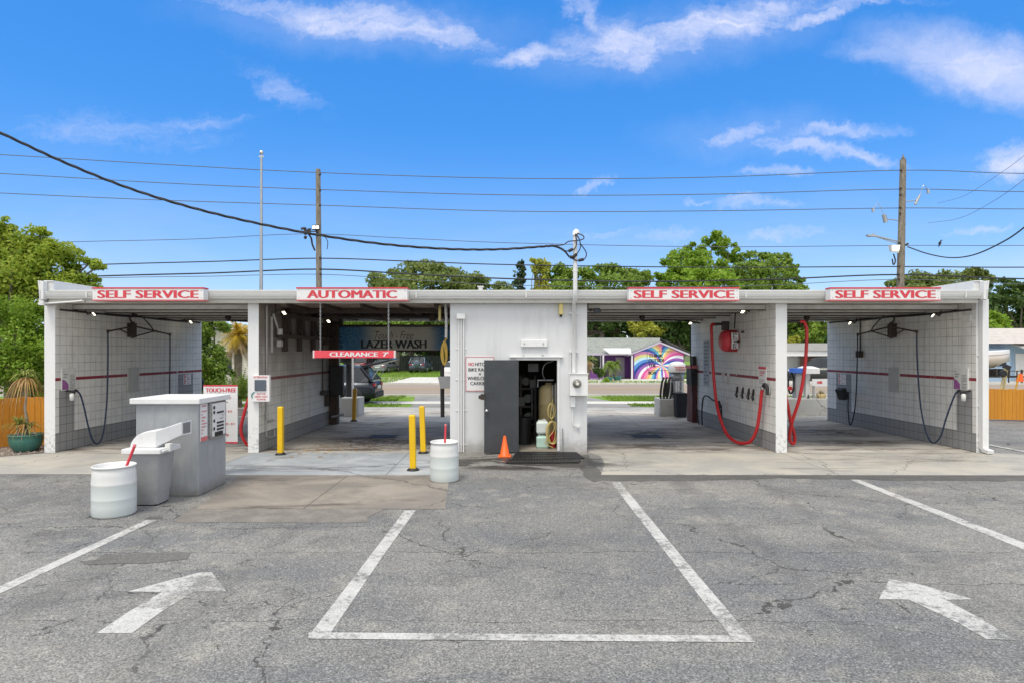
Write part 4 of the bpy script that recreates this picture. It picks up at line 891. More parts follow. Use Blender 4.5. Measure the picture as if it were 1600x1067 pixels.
m = MB(); m.tube(spline([(5.8, 18.75, .06), (5.78, 18.7, .5), (5.76, 18.5, .9), (5.74, 18.1, 1.0), (5.75, 17.6, .92), (5.80, 17.3, .86), (5.86, 17.25, .55), (5.88, 17.2, .22)], 8), .022, 8); m.tube([(5.80, 17.28, .92), (5.84, 17.25, .72)], .05, 8)
m.tube([(5.90, 17.32, .8), (5.92, 17.28, .12)], .018, 8); single(m, 'foam_hose', M_BLACK, 'black foam hose arching by the foot of blower wall', 'hose')

# ---- automatic bay
XA = -5.77
r = thing('arch_rail', 'rusty rail frame with hanging bars high on automatic bay wall', 'rail frame', (XA, 16.5, 2.6))
for y in (15.4, 16.45, 17.6, 18.7):
    m = MB(); m.box(XA+.002, XA+.09, y, y+.20, 2.30 if y < 18 else 2.5, 3.30); m.loft([[(XA+.09, y+.03, 3.2), (XA+.16, y+.03, 3.2), (XA+.16, y+.2, 3.2), (XA+.09, y+.2, 3.2)], [(XA+.09, y+.3, 2.66), (XA+.12, y+.3, 2.66), (XA+.12, y+.42, 2.66), (XA+.09, y+.42, 2.66)]], False); m.build('bar', M_RUST, r)
m = MB(); m.box(XA+.09, XA+.17, 14.9, 19.6, 2.62, 2.72); m.box(XA+.09, XA+.15, 15.2, 19.6, 3.14, 3.26); m.build('rail', M_RUST, r)
r = thing('machine_post', 'dark end post with black cabinet at rear of the automatic bay', 'post', (-5.6, 19.4, 0))
m = MB(); m.box(-5.765, -5.52, 19.35, 19.6, 0, 3.32); m.box(-5.50, -5.42, 19.2, 19.3, .25, 3.3); m.build('post', M_RUST, r, .01)
m = MB(); m.box(-5.66, -5.24, 19.05, 19.2, .95, 1.86); m.build('cabinet', M_BLACK, r, .015)
m = MB(); m.tube([(-5.6, 19.1, .28), (-5.2, 19.05, .36)], .04, 8); m.build('arm', M_GALV, r)
r = thing('wash_gantry', 'printed blue board hanging across the automatic bay with Touch-Free LAZER WASH lettering', 'wash gantry', (-3.9, 19.6, 2.3))
Yg = 19.65; gx0, gx1 = W(521, 0, Yg)[0], W(700, 0, Yg)[0]; gz1, gz0 = W(0, 511, Yg)[2], W(0, 547, Yg)[2]
m = MB(); m.box(gx0, gx1+.3, Yg, Yg+.25, gz0, gz1); m.build('board', m_washboard(), r, .01)
m = MB(); m.box(gx0-.03, gx1+.3, Yg-.03, Yg+.3, gz1, gz1+.07); m.box(gx0, gx1+.3, Yg+.02, Yg+.2, gz0-.05, gz0); m.box(gx0+.1, gx0+.25, Yg, Yg+.25, gz1+.07, 3.4); m.build('beam', M_RUST, r)
m = MB(); m.text('LAZER WASH', (W(615.5, 0, Yg)[0], Yg-.006, W(0, 538, Yg)[2]), (1, 0, 0), (0, 0, 1), width=101*Yg/F, height=12.5*Yg/F, bold=.03); m.build('lettering', M_INK, r, recalc=False)
m = MB(); m.text('Touch - Free', (W(616, 0, Yg)[0], Yg-.006, W(0, 524, Yg)[2]), (1, 0, 0), (0, 0, 1), width=60*Yg/F, height=12*Yg/F, shear=.45, bold=-.008); m.build('script_lettering', paint('brown_ink', (.10, .035, .03), .5, .1, 4), r, recalc=False)
for (px, py, q) in ((530, 517, 3.2), (533, 527, 3.6), (526, 534, 2.6), (533, 542, 5), (547, 528, 3.4), (545, 517, 4.5), (556, 517, 3.4), (552, 535, 5.2), (684, 518, 4), (690, 530, 5), (686, 541, 3)):
    c = W(px, py, Yg-.008); rad = q*Yg/F; m = MB(); m.tube([(c[0]+rad*math.cos(a_), c[1], c[2]+rad*math.sin(a_)) for a_ in np.linspace(0, 2*math.pi, 21)], .011, 5, False); m.build('bubble_ring', paint('pale_blue_ink', (.20, .40, .50), .5, .1, 4), r)
r = thing('spray_arch_pipe', 'dark pipe with junctions crossing under automatic bay ceiling', 'pipe', (-3.6, 17, 3.1))
m = MB(); m.tube([(-5.4, 17.0, 3.24), (-1.45, 17.0, 3.24)], .045, 8); m.tube(spline([(-3.5, 17.0, 3.18), (-3.3, 17.0, 3.02), (-2.4, 16.9, 3.0), (-1.9, 16.9, 2.98), (-1.5, 16.9, 2.80)], 5), .022, 8); m.build('pipe', M_DARKST, r)
for x in (-3.5, -2.2, -4.9): m = MB(); m.boxc((x, 17.0, 3.22), (.16, .16, .18)); m.build('junction', M_RUST, r, .02)
# camera and pipes by the front of that wall
r = thing('wall_conduits', 'pale conduits with small boxes on the automatic bay wall front', 'conduit', (XA+.05, 14.3, 0))
m = MB(); m.tube([(XA+.04, 14.35, 3.36), (XA+.04, 14.35, .72), (XA+.05, 14.45, .66), (XA+.1, 14.62, .68)], .02, 8); m.tube([(XA+.05, 14.30, .9), (XA+.05, 14.30, .34), (XA+.06, 14.5, .28), (XA+.07, 14.75, .28), (XA+.07, 14.75, .42)], .014, 8); m.build('pipe', paint('dull_conduit', (.42, .41, .39), .5, .4, 5), r)
m = MB(); m.tube([(XA+.05, 14.7, 3.2), (XA+.10, 14.95, 2.78)], .028, 8); m.cyl((XA+.14, 14.9, 2.70), .07, .14, 12); m.boxc((XA+.12, 14.95, 2.48), (.10, .16, .14)); m.boxc((XA+.04, 14.65, 2.7), (.05, .05, .85)); m.boxc((XA+.04, 14.66, .66), (.06, .16, .05)); m.build('fitting', paint('dull_fitting', (.45, .44, .42), .5, .4, 5), r, .01)
r = thing('rear_conduit', 'dark conduit with switch boxes at rear of automatic bay wall', 'conduit', (XA+.05, 18.2, 0))
m = MB(); m.tube([(XA+.04, 18.6, 3.0), (XA+.04, 18.6, 1.12)], .018, 8); m.boxc((XA+.09, 18.6, 1.06), (.14, .40, .12)); m.boxc((XA+.06, 18.95, .8), (.10, .14, .36)); m.build('pipe', M_DARKST, r)

# at the right of the automatic bay: cord on a pipe, grey bucket, black tube, ochre post
def P14(px, py): return W(px, py, 14.55)
r = thing('cord_reel', 'yellow cord coiled on a white hanging pipe beside equipment room', 'cord', P14(695, 530))
m = MB(); m.tube([P14(696, 472), P14(697.5, 500), P14(697, 528)], .034, 10); m.build('pipe', M_WHITE, r)
m = MB()
for k in range(5):
    o = k*.9 - 1.8; m.tube(spline([P14(699, 528), P14(692+o*.3, 538), P14(691+o, 555), P14(694+o*.3, 570), P14(697.5+o*.5, 560), P14(696+o, 540), P14(694, 532)], 6), .016, 6)
m.build('cord', M_CORD, r)
m = MB(); m.box(-1.74, -1.68, 14.5, 14.56, 3.02, 3.38); single(m, 'hanging_block', MATS['cream_yellow'], 'pale yellow block hanging from ceiling beside the cord', 'block', bevel=.006)
r = thing('hanging_tube', 'black tube hanging behind grey bucket at the room corner', 'tube', P14(691.5, 640))
m = MB(); m.tube([P14(691, 570), P14(691, 600), P14(691.5, 651)], .048, 12); m.build('tube', M_BLACK, r)
m = MB(); c = P14(696, 606); m.loft([[(c[0]-.10, 14.40, c[2]), (c[0]+.16, 14.40, c[2]), (c[0]+.16, 14.62, c[2]), (c[0]-.10, 14.62, c[2])], [(c[0]-.16, 14.36, c[2]+.28), (c[0]+.18, 14.36, c[2]+.28), (c[0]+.18, 14.66, c[2]+.28), (c[0]-.16, 14.66, c[2]+.28)]], False); single(m, 'grey_bucket', M_GREY, 'grey tapered bucket hung at the corner of equipment room', 'bucket', bevel=.01)
# drain grates in the floors
for (px, py, hw, lab) in ((598, 682, .35, 'black slotted drain grate in the automatic bay floor'), (1010, 681.5, .36, 'black slotted drain grate in floor of bay with blower')):
    x, y = G(px, py); r = thing('drain_grate', lab, 'drain', (x, y, 0), 'drain grates in the bay floors')
    m = MB(); m.box(x-hw, x+hw, y-.22, y+.22, .003, .008); m.build('pit', M_BLACK, r)
    m = MB()
    for k in range(11): xx = x-hw + k*2*hw/10; m.box(xx-.012, xx+.012, y-.22, y+.22, .0085, .016)
    m.box(x-hw-.02, x+hw+.02, y-.25, y-.225, .004, .017); m.box(x-hw-.02, x+hw+.02, y+.225, y+.25, .004, .017); m.build('bars', M_DARKST, r)

# ---- equipment room contents
r = thing('chemical_tank', 'tan upright chemical tank inside the doorway', 'tank', (.86, 15.0, .04))
m = MB(); m.lathe([(.24, 0), (.25, .05), (.25, .88), (.26, .9), (.25, .94), (.25, 1.26), (.2, 1.34), (.09, 1.38), (.09, 1.42), (0, 1.42)], (.90, 15.0, .12), 24); m.build('shell', M_TAN, r)
m = MB(); m.box(.62, 1.17, 14.78, 15.25, .04, .12); m.build('stand', M_DARKST, r)
m = MB(); m.tube([(1.0, 14.72, 1.62), (.62, 14.72, 1.62), (.62, 14.72, 1.45)], .022, 8); m.tube([(1.04, 14.62, 1.55), (1.04, 14.62, .3)], .03, 8); m.tube([(.97, 14.66, 1.5), (.97, 14.66, .9), (1.04, 14.62, .8)], .02, 8); m.tube(spline([(.98, 14.5, 2.08), (.78, 14.5, 2.0), (.72, 14.5, 1.8), (.80, 14.6, 1.6)], 6), .012, 6); m.build('pipe', M_GALV, r)
for z, mt, lab in ((.03, M_JUG, 'green tinted jug on the floor, under another jug inside the doorway'), (.37, M_JUGW, 'milky green jug on top of another jug inside doorway')):
    r = thing('fluid_jug', lab, 'jug', (.70, 14.42, z), 'jugs stacked inside the doorway')
    m = MB(); x0, x1 = .57, .86
    m.loft([[(x0+.02, 14.36, z+.012), (x1-.02, 14.36, z+.012), (x1-.02, 14.58, z+.012), (x0+.02, 14.58, z+.012)], [(x0, 14.34, z+.05), (x1, 14.34, z+.05), (x1, 14.6, z+.05), (x0, 14.6, z+.05)], [(x0, 14.34, z+.27), (x1, 14.34, z+.27), (x1, 14.6, z+.27), (x0, 14.6, z+.27)], [(x0+.06, 14.40, z+.32), (x1-.06, 14.40, z+.32), (x1-.06, 14.54, z+.32), (x0+.06, 14.54, z+.32)]], False)
    ob = m.build('body', mt, r, .025); m = MB(); m.cyl((.64, 14.42, z+.30), .03, .035, 12); m.tube([(.70, 14.46, z+.32), (.74, 14.46, z+.345), (.80, 14.46, z+.32)], .012, 6); m.build('cap', M_PALEP, r)
m = MB()
for k in range(6):
    x = .90 + (k % 3)*.025; zc, rz = ((.92, .17) if k < 2 else (.42, .26)) ; rx = .07 + .012*k
    m.tube([(x + rx*math.cos(q), 14.30 - .012*k, zc + rz*math.sin(q)) for q in np.linspace(0, 6.2832, 25)], .011, 6, False)
m.tube(spline([(.95, 14.3, 1.2), (.90, 14.28, .8), (.98, 14.3, .5), (.78, 14.25, .2), (.95, 14.26, .07)], 8), .011, 6)
single(m, 'air_hose', paint('pale_yellow_hose', (.55, .44, .17), .5, .3, 5), 'yellow hoses coiled against the doorway right jamb', 'hose')
m = MB(); m.lathe([(.07, 0), (.07, .30), (.055, .36), (.02, .38), (0, .38)], (.965, 14.50, .045), 14); single(m, 'red_canister', M_HOSE, 'small red canister standing behind the coiled hoses', 'canister')
r = thing('pump_rack', 'dark pump rack with grey motors deep inside the room', 'pump rack', (.4, 15.6, .04))
m = MB()
for x in (.20, .56): m.box(x, x+.05, 15.5, 15.55, .04, 1.7)
for z in (.45, .9, 1.35): m.box(.15, .62, 15.45, 15.9, z, z+.04)
m.build('rack', M_DARKST, r)
m = MB(); m.cyl((.40, 15.5, 1.12), .11, .35, 14, 'y'); m.cyl((.42, 15.5, .65), .12, .35, 14, 'y'); m.cyl((.35, 15.5, 1.55), .10, .30, 14, 'y'); m.tube([(.5, 15.45, 1.6), (.50, 15.45, .6)], .03, 8); m.boxc((.24, 15.5, 1.05), (.16, .2, .22)); m.boxc((.52, 15.48, 1.5), (.14, .2, .20)); m.obox((.3, 15.45, .52), (.25, .2, .12), .3); m.build('motor', paint('oily_grey', (.11, .11, .105), .5, .6, 7, .2), r)
m = MB(); m.cyl((.28, 15.1, .04), .2, .62, 18); m.cyl((.28, 15.1, .66), .21, .03, 18); single(m, 'black_barrel', M_BLACK, 'black lidded barrel in the dark room', 'barrel')
m = MB(); m.box(.40, .66, 15.3, 15.36, 1.80, 2.0); single(m, 'control_panel', M_GREY, 'grey control panel high inside the doorway', 'panel', bevel=.01)

# rubber drain mats before the door
r = thing('rubber_mat', 'black slotted rubber mats laid by the equipment room door', 'mat', (.75, 13.2, 0))
def matm(poly_fn, nx, ny):
    m = MB()
    for i in range(nx+1): m.add(*bar(poly_fn, i/nx, 0, i/nx, 1))
    for j in range(ny+1): m.add(*bar(poly_fn, 0, j/ny, 1, j/ny))
    return m
def bar(fn, a, b, c, d, w=.019, h=.022):
    p, q = np.array(fn(a, b)), np.array(fn(c, d)); t_ = (q-p)/np.linalg.norm(q-p); n_ = np.array((-t_[1], t_[0]))*w
    B_ = [p-n_, q-n_, q+n_, p+n_]; v = [(x, y, .011) for x, y in B_] + [(x, y, .011+h) for x, y in B_]
    return v, [(4,5,6,7),(0,1,5,4),(1,2,6,5),(2,3,7,6),(3,0,4,7)]
def quad4(A, B_, C, D): return lambda u, v: tuple((1-u)*(1-v)*np.array(A) + u*(1-v)*np.array(B_) + u*v*np.array(C) + (1-u)*v*np.array(D))
matm(quad4(G(792, 724.5), G(903, 723.5), G(906, 718.5), G(795, 719.5)), 24, 1).build('front_mat', M_BLACK, r)
matm(quad4(G(800, 719), G(912, 717), G(900, 708), G(808, 707.5)), 26, 3).build('rear_mat', M_BLACK, r)
m = MB(); A = [G(792, 724.5), G(905, 723), G(906, 718), G(795, 719.5)]; m.sheet(A, .0095); A = [G(800, 719), G(912, 717), G(900, 708), G(808, 707.5)]; m.sheet(A, .0095); m.build('backing', paint('mat_grit', (.24, .225, .20), .85, .6, 12), r, recalc=False)
# ------------------------------------------------------------------ things standing on the forecourt
# pay kiosk
KX0, KX1, KY0, KY1 = -5.99, -4.99, 9.78, 10.72
r = thing('pay_kiosk', 'grey rendered pay kiosk with white cap and pay terminal', 'kiosk', ((KX0+KX1)/2, 10.2, 0))
m = MB(); m.box(KX0, KX1, KY0, KY1, 0, 1.47); m.build('body', M_KIOSK, r, .015)
m = MB(); m.box(KX0-.06, KX1+.05, KY0-.07, KY1+.06, 1.47, 1.56); m.build('cap', M_WHITE2, r, .012)
def kp(m, y0, y1, z0, z1, d0, d1): m.box(KX1+d0, KX1+d1, y0, y1, z0, z1)
m = MB(); kp(m, 10.09, 10.62, .86, 1.46, .0, .05); term = m.build('pay_terminal', M_STEEL, r, .006)
m = MB(); kp(m, 10.13, 10.58, .90, 1.44, .05, .056); m.build('face_plate', M_SIGNW, term)
m = MB()
for z in (1.27, 1.10, 1.045, .99): kp(m, 10.27, 10.50, z, z+.028, .056, .066)
kp(m, 10.20, 10.45, .90, .965, .056, .075)
for z in (1.40, 1.32, 1.18, 1.05): kp(m, 10.15, 10.20, z-.05, z, .056, .062)
m.build('slot', M_BLACK, term)
m = MB(); printed_lines(m, (KX1+.058, 10.50, 1.17), (0, -1, 0), (0, 0, 1), .15, (0, .03, .055), .014, 33); m.build('printing', M_INKG, term, recalc=False)
m = MB(); kp(m, 9.83, 10.04, .86, 1.46, .0, .012); dec = m.build('rate_decal', M_SIGNW, r)
m = MB(); kp(m, 9.83, 10.04, .86, .93, .012, .015); printed_lines(m, (KX1+.014, 9.85, .98), (0, 1, 0), (0, 0, 1), .17, np.arange(0, .40, .05), .02, 31); m.text('AUTO', (KX1+.014, 9.935, 1.425), (0, 1, 0), (0, 0, 1), width=.15, height=.03, bold=.02); m.build('printing', M_REDF, dec, recalc=False)
# menu board on a post
mx0, mx1 = W(318.5, 0, 11.4)[0], W(371.5, 0, 11.4)[0]; mz1, mz0 = W(0, 601, 11.4)[2], W(0, 692, 11.4)[2]
r = thing('menu_board', 'white TOUCH-FREE price board on a white post behind the kiosk', 'sign', ((mx0+mx1)/2, 11.4, 0))
m = MB(); m.box(mx0, mx1, 11.385, 11.40, mz0+.03, mz1-.025); m.build('board', M_SIGNW, r)
m = MB(); m.box(mx0, mx1, 11.38, 11.402, mz1-.025, mz1); m.box(mx0, mx1, 11.38, 11.402, mz0, mz0+.03); m.build('trim', M_RED, r)
m = MB(); m.box(-5.44, -5.36, 11.405, 11.48, 0, mz1-.05); m.build('post', M_WHITE, r)
def mt(m, tx, px, py, wpx, hpx, al='C', b=.02): m.text(tx, (W(px, 0, 11.38)[0], 11.380, W(0, py, 11.38)[2]), (1, 0, 0), (0, 0, 1), width=wpx*11.38/F, height=hpx*11.38/F, bold=b, align=al)
m = MB(); mt(m, 'TOUCH-FREE', 345, 609, 47, 6.4, b=.022)
for tx, px, py, w_ in (('N - $15', 361, 621, 14, ), ('WASH - $13', 362, 642, 22), ('WASH - $11', 366.5, 661.5, 22), ('WASH - $8', 357, 679, 18)): mt(m, tx, px, py, w_, 3.4, 'R')
m.build('lettering', M_RED, r, recalc=False)
m = MB(); mt(m, 'AUTOMATIC', 345, 615.5, 20, 2.0, b=0)
for py, w_ in ((624.5, 12), (628, 15), (630.5, 14), (634, 4), (637.5, 6), (646, 18), (651, 6), (655, 6), (665, 14), (671, 6), (683, 3), (687, 6)): printed_lines(m, W(343.5, py, 11.379), (1, 0, 0), (0, 0, 1), w_*11.38/F, (0,), .012, int(py))
m.build('small_print', M_INKG, r, recalc=False)
# drive-up litter bin with snout
r = thing('litter_bin', 'grey litter bin with white drive up chute beside the kiosk', 'bin', (-5.5, 9.3, 0))
bx0, bx1, by0, by1 = -5.70, -5.23, 9.10, 9.56
def ringr(x0, x1, y0, y1, z, c=.05):
    P = []
    for (cx, cy, a0) in ((x1-c, y1-c, 0), (x0+c, y1-c, 90), (x0+c, y0+c, 180), (x1-c, y0+c, 270)):
        for k in range(4): q = R(a0 + k*30); P.append((cx + c*math.cos(q), cy + c*math.sin(q), z))
    return P
m = MB(); m.loft([ringr(bx0+.07, bx1-.07, by0+.06, by1-.06, .02), ringr(bx0+.06, bx1-.06, by0+.05, by1-.05, .06), ringr(bx0, bx1, by0, by1, .80)], True); m.build('body', M_GREY, r)
m = MB(); m.box(bx0+.08, bx1-.08, by0+.07, by1-.07, 0, .03); m.build('base', M_BLACK, r)
m = MB(); m.box(bx0-.055, bx1+.05, by0-.06, by1+.05, .79, .865); m.build('lid', M_WHITE2, r, .012)
# hood: quarter-round back and snout rising to the right
m = MB()
prof = [(bx0+.0, .866)] + [(bx0 + .36 - .36*math.cos(R(q)), .866 + .26*math.sin(R(q))) for q in range(10, 91, 10)] + [(bx1-.07, 1.125), (bx1-.07, .866)]
m.prism(prof, 'y', by0+.06, by1-.10); hood = m.build('hood', M_WHITE2, r, .015)
m = MB(); dx = .86; 
A = [(bx1-.07, by0+.06, .89), (bx1-.07, by1-.10, .89), (bx1-.07, by1-.10, 1.125), (bx1-.07, by0+.06, 1.125)]
E = [(-5.055, 9.40, 1.02), (-5.03, 9.64, 1.02), (-5.03, 9.64, 1.235), (-5.055, 9.40, 1.225)]
m.loft([A, E], False); sn = m.build('chute', M_WHITE2, r, .012)
m = MB()
def lerp(a, b, t): return tuple(a[i]+(b[i]-a[i])*t for i in range(3))
cE = tuple(sum(p[i] for p in E)/4 for i in range(3)); m.poly([(cE[0]+(p[0]-cE[0])*.74+.004, cE[1]+(p[1]-cE[1])*.74, cE[2]+(p[2]-cE[2])*.78) for p in E]); m.build('opening', paint('mouth_shade', (.20, .205, .21), .7, .3, 4), sn, recalc=False)  # flat grey sheet stands in for the shade inside the chute mouth
m = MB(); m.box(bx1+.02, bx1+.10, by0+.12, by0+.20, .80, .92); m.box(bx1-.02, bx1+.08, by0-.02, by0+.10, .81, .84); m.build('latch', M_PALEP, r, .006)
# drums with squeegee handles
def drum(px, Yc, hx, label, tilt):
    x = (px-800)/F*Yc
    r = thing('plastic_drum', label, 'drum', (x, Yc, 0), 'milky drums on the forecourt')
    rad = .275 if px < 300 else .255
    pr = [(.0, .0), (rad*.9, .0), (rad*.96, .01), (rad, .03), (rad, .15), (rad, .236), (rad*1.006, .243), (rad*1.006, .252), (rad, .259), (rad, .35), (rad, .446), (rad*1.006, .453), (rad*1.006, .462), (rad, .469), (rad*.985, .55), (rad*.975, .62), (rad*.93, .66), (rad*.93, .68), (rad*1.0, .682), (rad*1.0, .70), (rad*.95, .706), (rad*.92, .69), (rad*.90, .60), (0, .595)]
    m = MB(); m.lathe(pr, (x, Yc, 0), 40); m.build('shell', M_DRUM, r)
    h = thing('squeegee', 'red squeegee handle sticking out of the %s drum' % ('left' if px < 300 else 'right'), 'squeegee', (x+hx, Yc, .6))
    m = MB(); b_ = (x+hx, Yc-.05, .58); e_ = (x+hx+tilt, Yc-.02, .97 if px < 300 else .985); m.tube([b_, e_], .019, 10); m.build('handle', M_RED, h); m = MB(); m.lathe([(.022, -.01), (.022, .02), (0, .03)], e_, 10); m.build('grip', M_REDF, h)
drum(178.5, 8.69, .16, 'milky drum at the left beside the litter bin, half full', .14)
drum(694.5, 10.97, .01, 'milky drum at the right beside the yellow bollards', .012)
# bollards
def bollard(px, Y, h, lean, label, mt_=M_YEL, base=True):
    x = (px-800)/F*Y
    r = thing('bollard', label, 'bollard', (x, Y, 0), 'bollards of the automatic bay')
    m = MB(); s = .058; m.tube([(x, Y, .03), (x+lean, Y, h)], s, 4) if False else m.loft([[(x-s, Y-s, .02), (x+s, Y-s, .02), (x+s, Y+s, .02), (x-s, Y+s, .02)], [(x-s+lean, Y-s, h-.02), (x+s+lean, Y-s, h-.02), (x+s+lean, Y+s, h-.02), (x-s+lean, Y+s, h-.02)], [(x-s*.8+lean, Y-s*.8, h), (x+s*.8+lean, Y-s*.8, h), (x+s*.8+lean, Y+s*.8, h), (x-s*.8+lean, Y+s*.8, h)]], False)
    m.build('post', mt_, r, .012)
    m = MB(); m.lathe([(.0, .0), (.125, .0), (.12, .015), (.095, .03), (.085, .045), (0, .045)], (x, Y, .005), 16); m.build('foot', M_BLACK, r)
bollard(438.5, 13.72, 1.075, .0, 'yellow bollard by the pier with the ATTENTION sign')
bollard(645.5, 11.9, 1.08, -.02, 'nearest yellow bollard, left of the milky drum')
bollard(661.5, 13.9, 1.07, -.035, 'yellow bollard just behind another, next to the milky drum')
bollard(553, 20.3, 1.08, .03, 'dull ochre bollard at the far end of automatic bay', M_OCHRE)
# cone
r = thing('traffic_cone', 'small orange traffic cone against the open door', 'cone', (-.14, 13.42, 0))
m = MB(); m.lathe([(.135, .012), (.128, .03), (.105, .04), (.028, .45), (.022, .462), (0, .462)], (-.16, 13.45, 0), 24); m.build('cone', M_ORANGE, r)
m = MB(); m.box(-.30, -.02, 13.31, 13.59, .004, .035); m.build('base', M_ORANGE, r, .012)
# potted dracaena and cedar fence at the left
def fence(pts, h, label, name='wooden_fence', w=.135, z0=.04):
    r = thing(name, label, 'fence', (*pts[0], 0))
    m = MB(); rails = MB(); posts = MB()
    rg = np.random.default_rng(len(label))
    for (a, b) in zip(pts[:-1], pts[1:]):
        L = math.hypot(b[0]-a[0], b[1]-a[1]); n = int(L/w); an = math.atan2(b[1]-a[1], b[0]-a[0]); ux, uy = math.cos(an), math.sin(an)
        for i in range(n):
            d = (i+.5)*L/n; hh = h + rg.uniform(-.012, .012); off = rg.uniform(-.006, .006)
            m.obox((a[0]+ux*d - uy*off, a[1]+uy*d + ux*off, z0 + hh/2), (L/n*.96, .02, hh), an)
        for z in (.25, h*.55, h*.88): rails.obox(((a[0]+b[0])/2 - uy*.035, (a[1]+b[1])/2 + ux*.035, z), (L, .04, .085), an)
        k = max(1, int(L/2.4))
        for i in range(k+1): posts.obox((a[0]+ux*L*i/k - uy*.10, a[1]+uy*L*i/k + ux*.10, (h-.03)/2), (.09, .09, h-.03), an)
    m.build('boards', M_FENCE, r, .004); rails.build('rail', M_FENCE, r); posts.build('post', M_FENCE, r)
M_FENCE = m_wood_fence()
fence([(-14.0, 11.6), (-11.85, 14.9), (-10.75, 14.95)], 1.16, 'orange cedar board fence meeting the left end of the building')
fence([W(1542, 0, 20.6)[0:2], (22.5, 18.3)], 1.02, 'orange cedar board fence out at the right of the building', w=.10)
def strap(m, path, w, taper=True):
    """a leaf blade: a narrow folded ribbon along a path"""
    P = [np.array(p, float) for p in path]; n = len(P); V = []
    for i, p in enumerate(P):
        t = P[min(i+1, n-1)] - P[max(i-1, 0)]; t /= np.linalg.norm(t)+1e-9; s = np.cross(t, (0, 0, 1.0)); s /= np.linalg.norm(s)+1e-6
        ww = w*(1 - (i/(n-1))**2 if taper else 1)*.5 + .001
        V += [tuple(p - s*ww), tuple(p + s*ww)]
    m.add(V, [(2*i, 2*i+1, 2*i+3, 2*i+2) for i in range(n-1)], True)
def rosette(m, c, n, ln, up, w, seed, droop=1.0, dead=0):
    rg = np.random.default_rng(seed)
    for i in range(n):
        a = rg.uniform(0, 6.28); l = ln*rg.uniform(.7, 1.15); e = rg.uniform(*up)
        P = [];
        for k in range(7):
            s = k/6; h = l*s; z = math.sin(e)*h - droop*l*s*s*(.75 if not dead else 1.15); P.append((c[0] + math.cos(a)*math.cos(e)*h*(1 - .3*s*droop), c[1] + math.sin(a)*math.cos(e)*h*(1 - .3*s*droop), c[2] + z))
        strap(m, P, w)
M_DRAC = leafmat('dracaena_green', (.16, .24, .04), (.26, .32, .07), (.42, .40, .14), .25, 2)
M_DEAD = leafmat('dracaena_dead', (.36, .20, .07), (.46, .28, .10), (.52, .40, .2), .2, 2)
px_, py_ = (40.5-800)/F*14.2, 14.2
r = thing('plant_pot', 'green glazed round plant pot by the left fence', 'pot', (px_, py_, 0))
m = MB(); m.lathe([(.0, 0), (.19, 0), (.22, .015), (.30, .14), (.335, .28), (.325, .36), (.345, .375), (.345, .40), (.32, .40), (.30, .36), (0, .35)], (px_, py_, 0), 32); m.build('glazed_shell', paint('green_glaze', (.045, .17, .14), .25, .7, 6, dcol=(.12, .24, .17), bump=.2, bsc=30), r)
m = MB(); m.lathe([(0, .355), (.29, .365)], (px_, py_, .0), 24); m.build('soil', M_BARKS if 'M_BARKS' in globals() else paint('dark_soil', (.06, .045, .03), .9, .4, 8), r)
r = thing('potted_dracaena', 'tall dracaena with drooping straw coloured leaves in green pot', 'plant', (px_, py_, .36))
m = MB(); m.tube(spline([(px_, py_, .36), (px_+.02, py_, .7), (px_-.02, py_, 1.0), (px_+.01, py_, 1.3), (px_, py_, 1.72)], 4), [.04 - .0013*i for i in range(17)], 8); m.tube(spline([(px_-.12, py_-.05, .36), (px_-.16, py_-.06, .6)], 3), .025, 8); m.build('stem', m_bark('pale_stem', (.24, .19, .13), (.40, .34, .26)), r)
m = MB(); rosette(m, (px_, py_, 1.74), 46, .55, (.2, 1.2), .028, 1, .9); rosette(m, (px_-.1, py_-.08, .62), 60, .50, (.2, 1.3), .026, 2, .7); rosette(m, (px_+.1, py_, .55), 30, .45, (.1, 1.2), .026, 22, .8); m.build('green_leaves', M_DRAC, r, recalc=False)
m = MB(); rosette(m, (px_, py_, 1.68), 60, .62, (-.1, .6), .026, 3, 1.0, 1); rosette(m, (px_, py_, .58), 70, .52, (.0, .8), .024, 4, .8, 0); m.build('dry_leaves', M_DEAD, r, recalc=False)
# ------------------------------------------------------------------ poles and wires
YP = 30.0
def PP(px, py): return W(px, py, YP)
r = thing('utility_pole', 'weathered wooden utility pole with small flood lamp rising behind AUTOMATIC sign', 'utility pole', (*PP(497, 0)[:2], 0))
x = PP(497, 0)[0]
m = MB(); m.tube([(x+.10, YP, 0), (x+.04, YP, 6), (x, YP, PP(0, 265)[2])], [.15, .14, .115], 12); m.build('pole', M_POLE, r)
m = MB()
for py in (274, 299, 322, 404, 421, 429): p = PP(501, py); m.tube([(x, YP-.05, p[2]), (p[0]+.05, YP-.12, p[2])], .03, 6); m.lathe([(.03, -.05), (.05, 0), (.03, .05)], (p[0]+.02, YP-.12, p[2]), 8)
m.build('insulator', M_DARKST, r)
m = MB(); p = PP(497, 358); m.boxc((p[0], YP-.3, p[2]), (.36, .14, .24)); m.tube([(p[0], YP-.3, p[2]-.12), (p[0]+.02, YP-.1, p[2]-.3)], .05, 8); fl = m.build('flood_lamp', M_DARKST, r, .02)
m = MB()
for dx in (-.085, .085): m.box(p[0]+dx-.07, p[0]+dx+.07, YP-.378, YP-.372, p[2]-.07, p[2]+.07)
m.build('lens', emit('weak_lamp', (1, .97, .85), 1.2), fl)
m = MB(); c = PP(478, 362)
rg = np.random.default_rng(9)
for k in range(9): q = (c[0]+rg.uniform(-.1, .25), YP-.2+rg.uniform(-.1, .1), c[2]+rg.uniform(-.35, .1)); m.obox(q, (.14, .10, .10), rg.uniform(0, 3), rg.uniform(-1, 1))
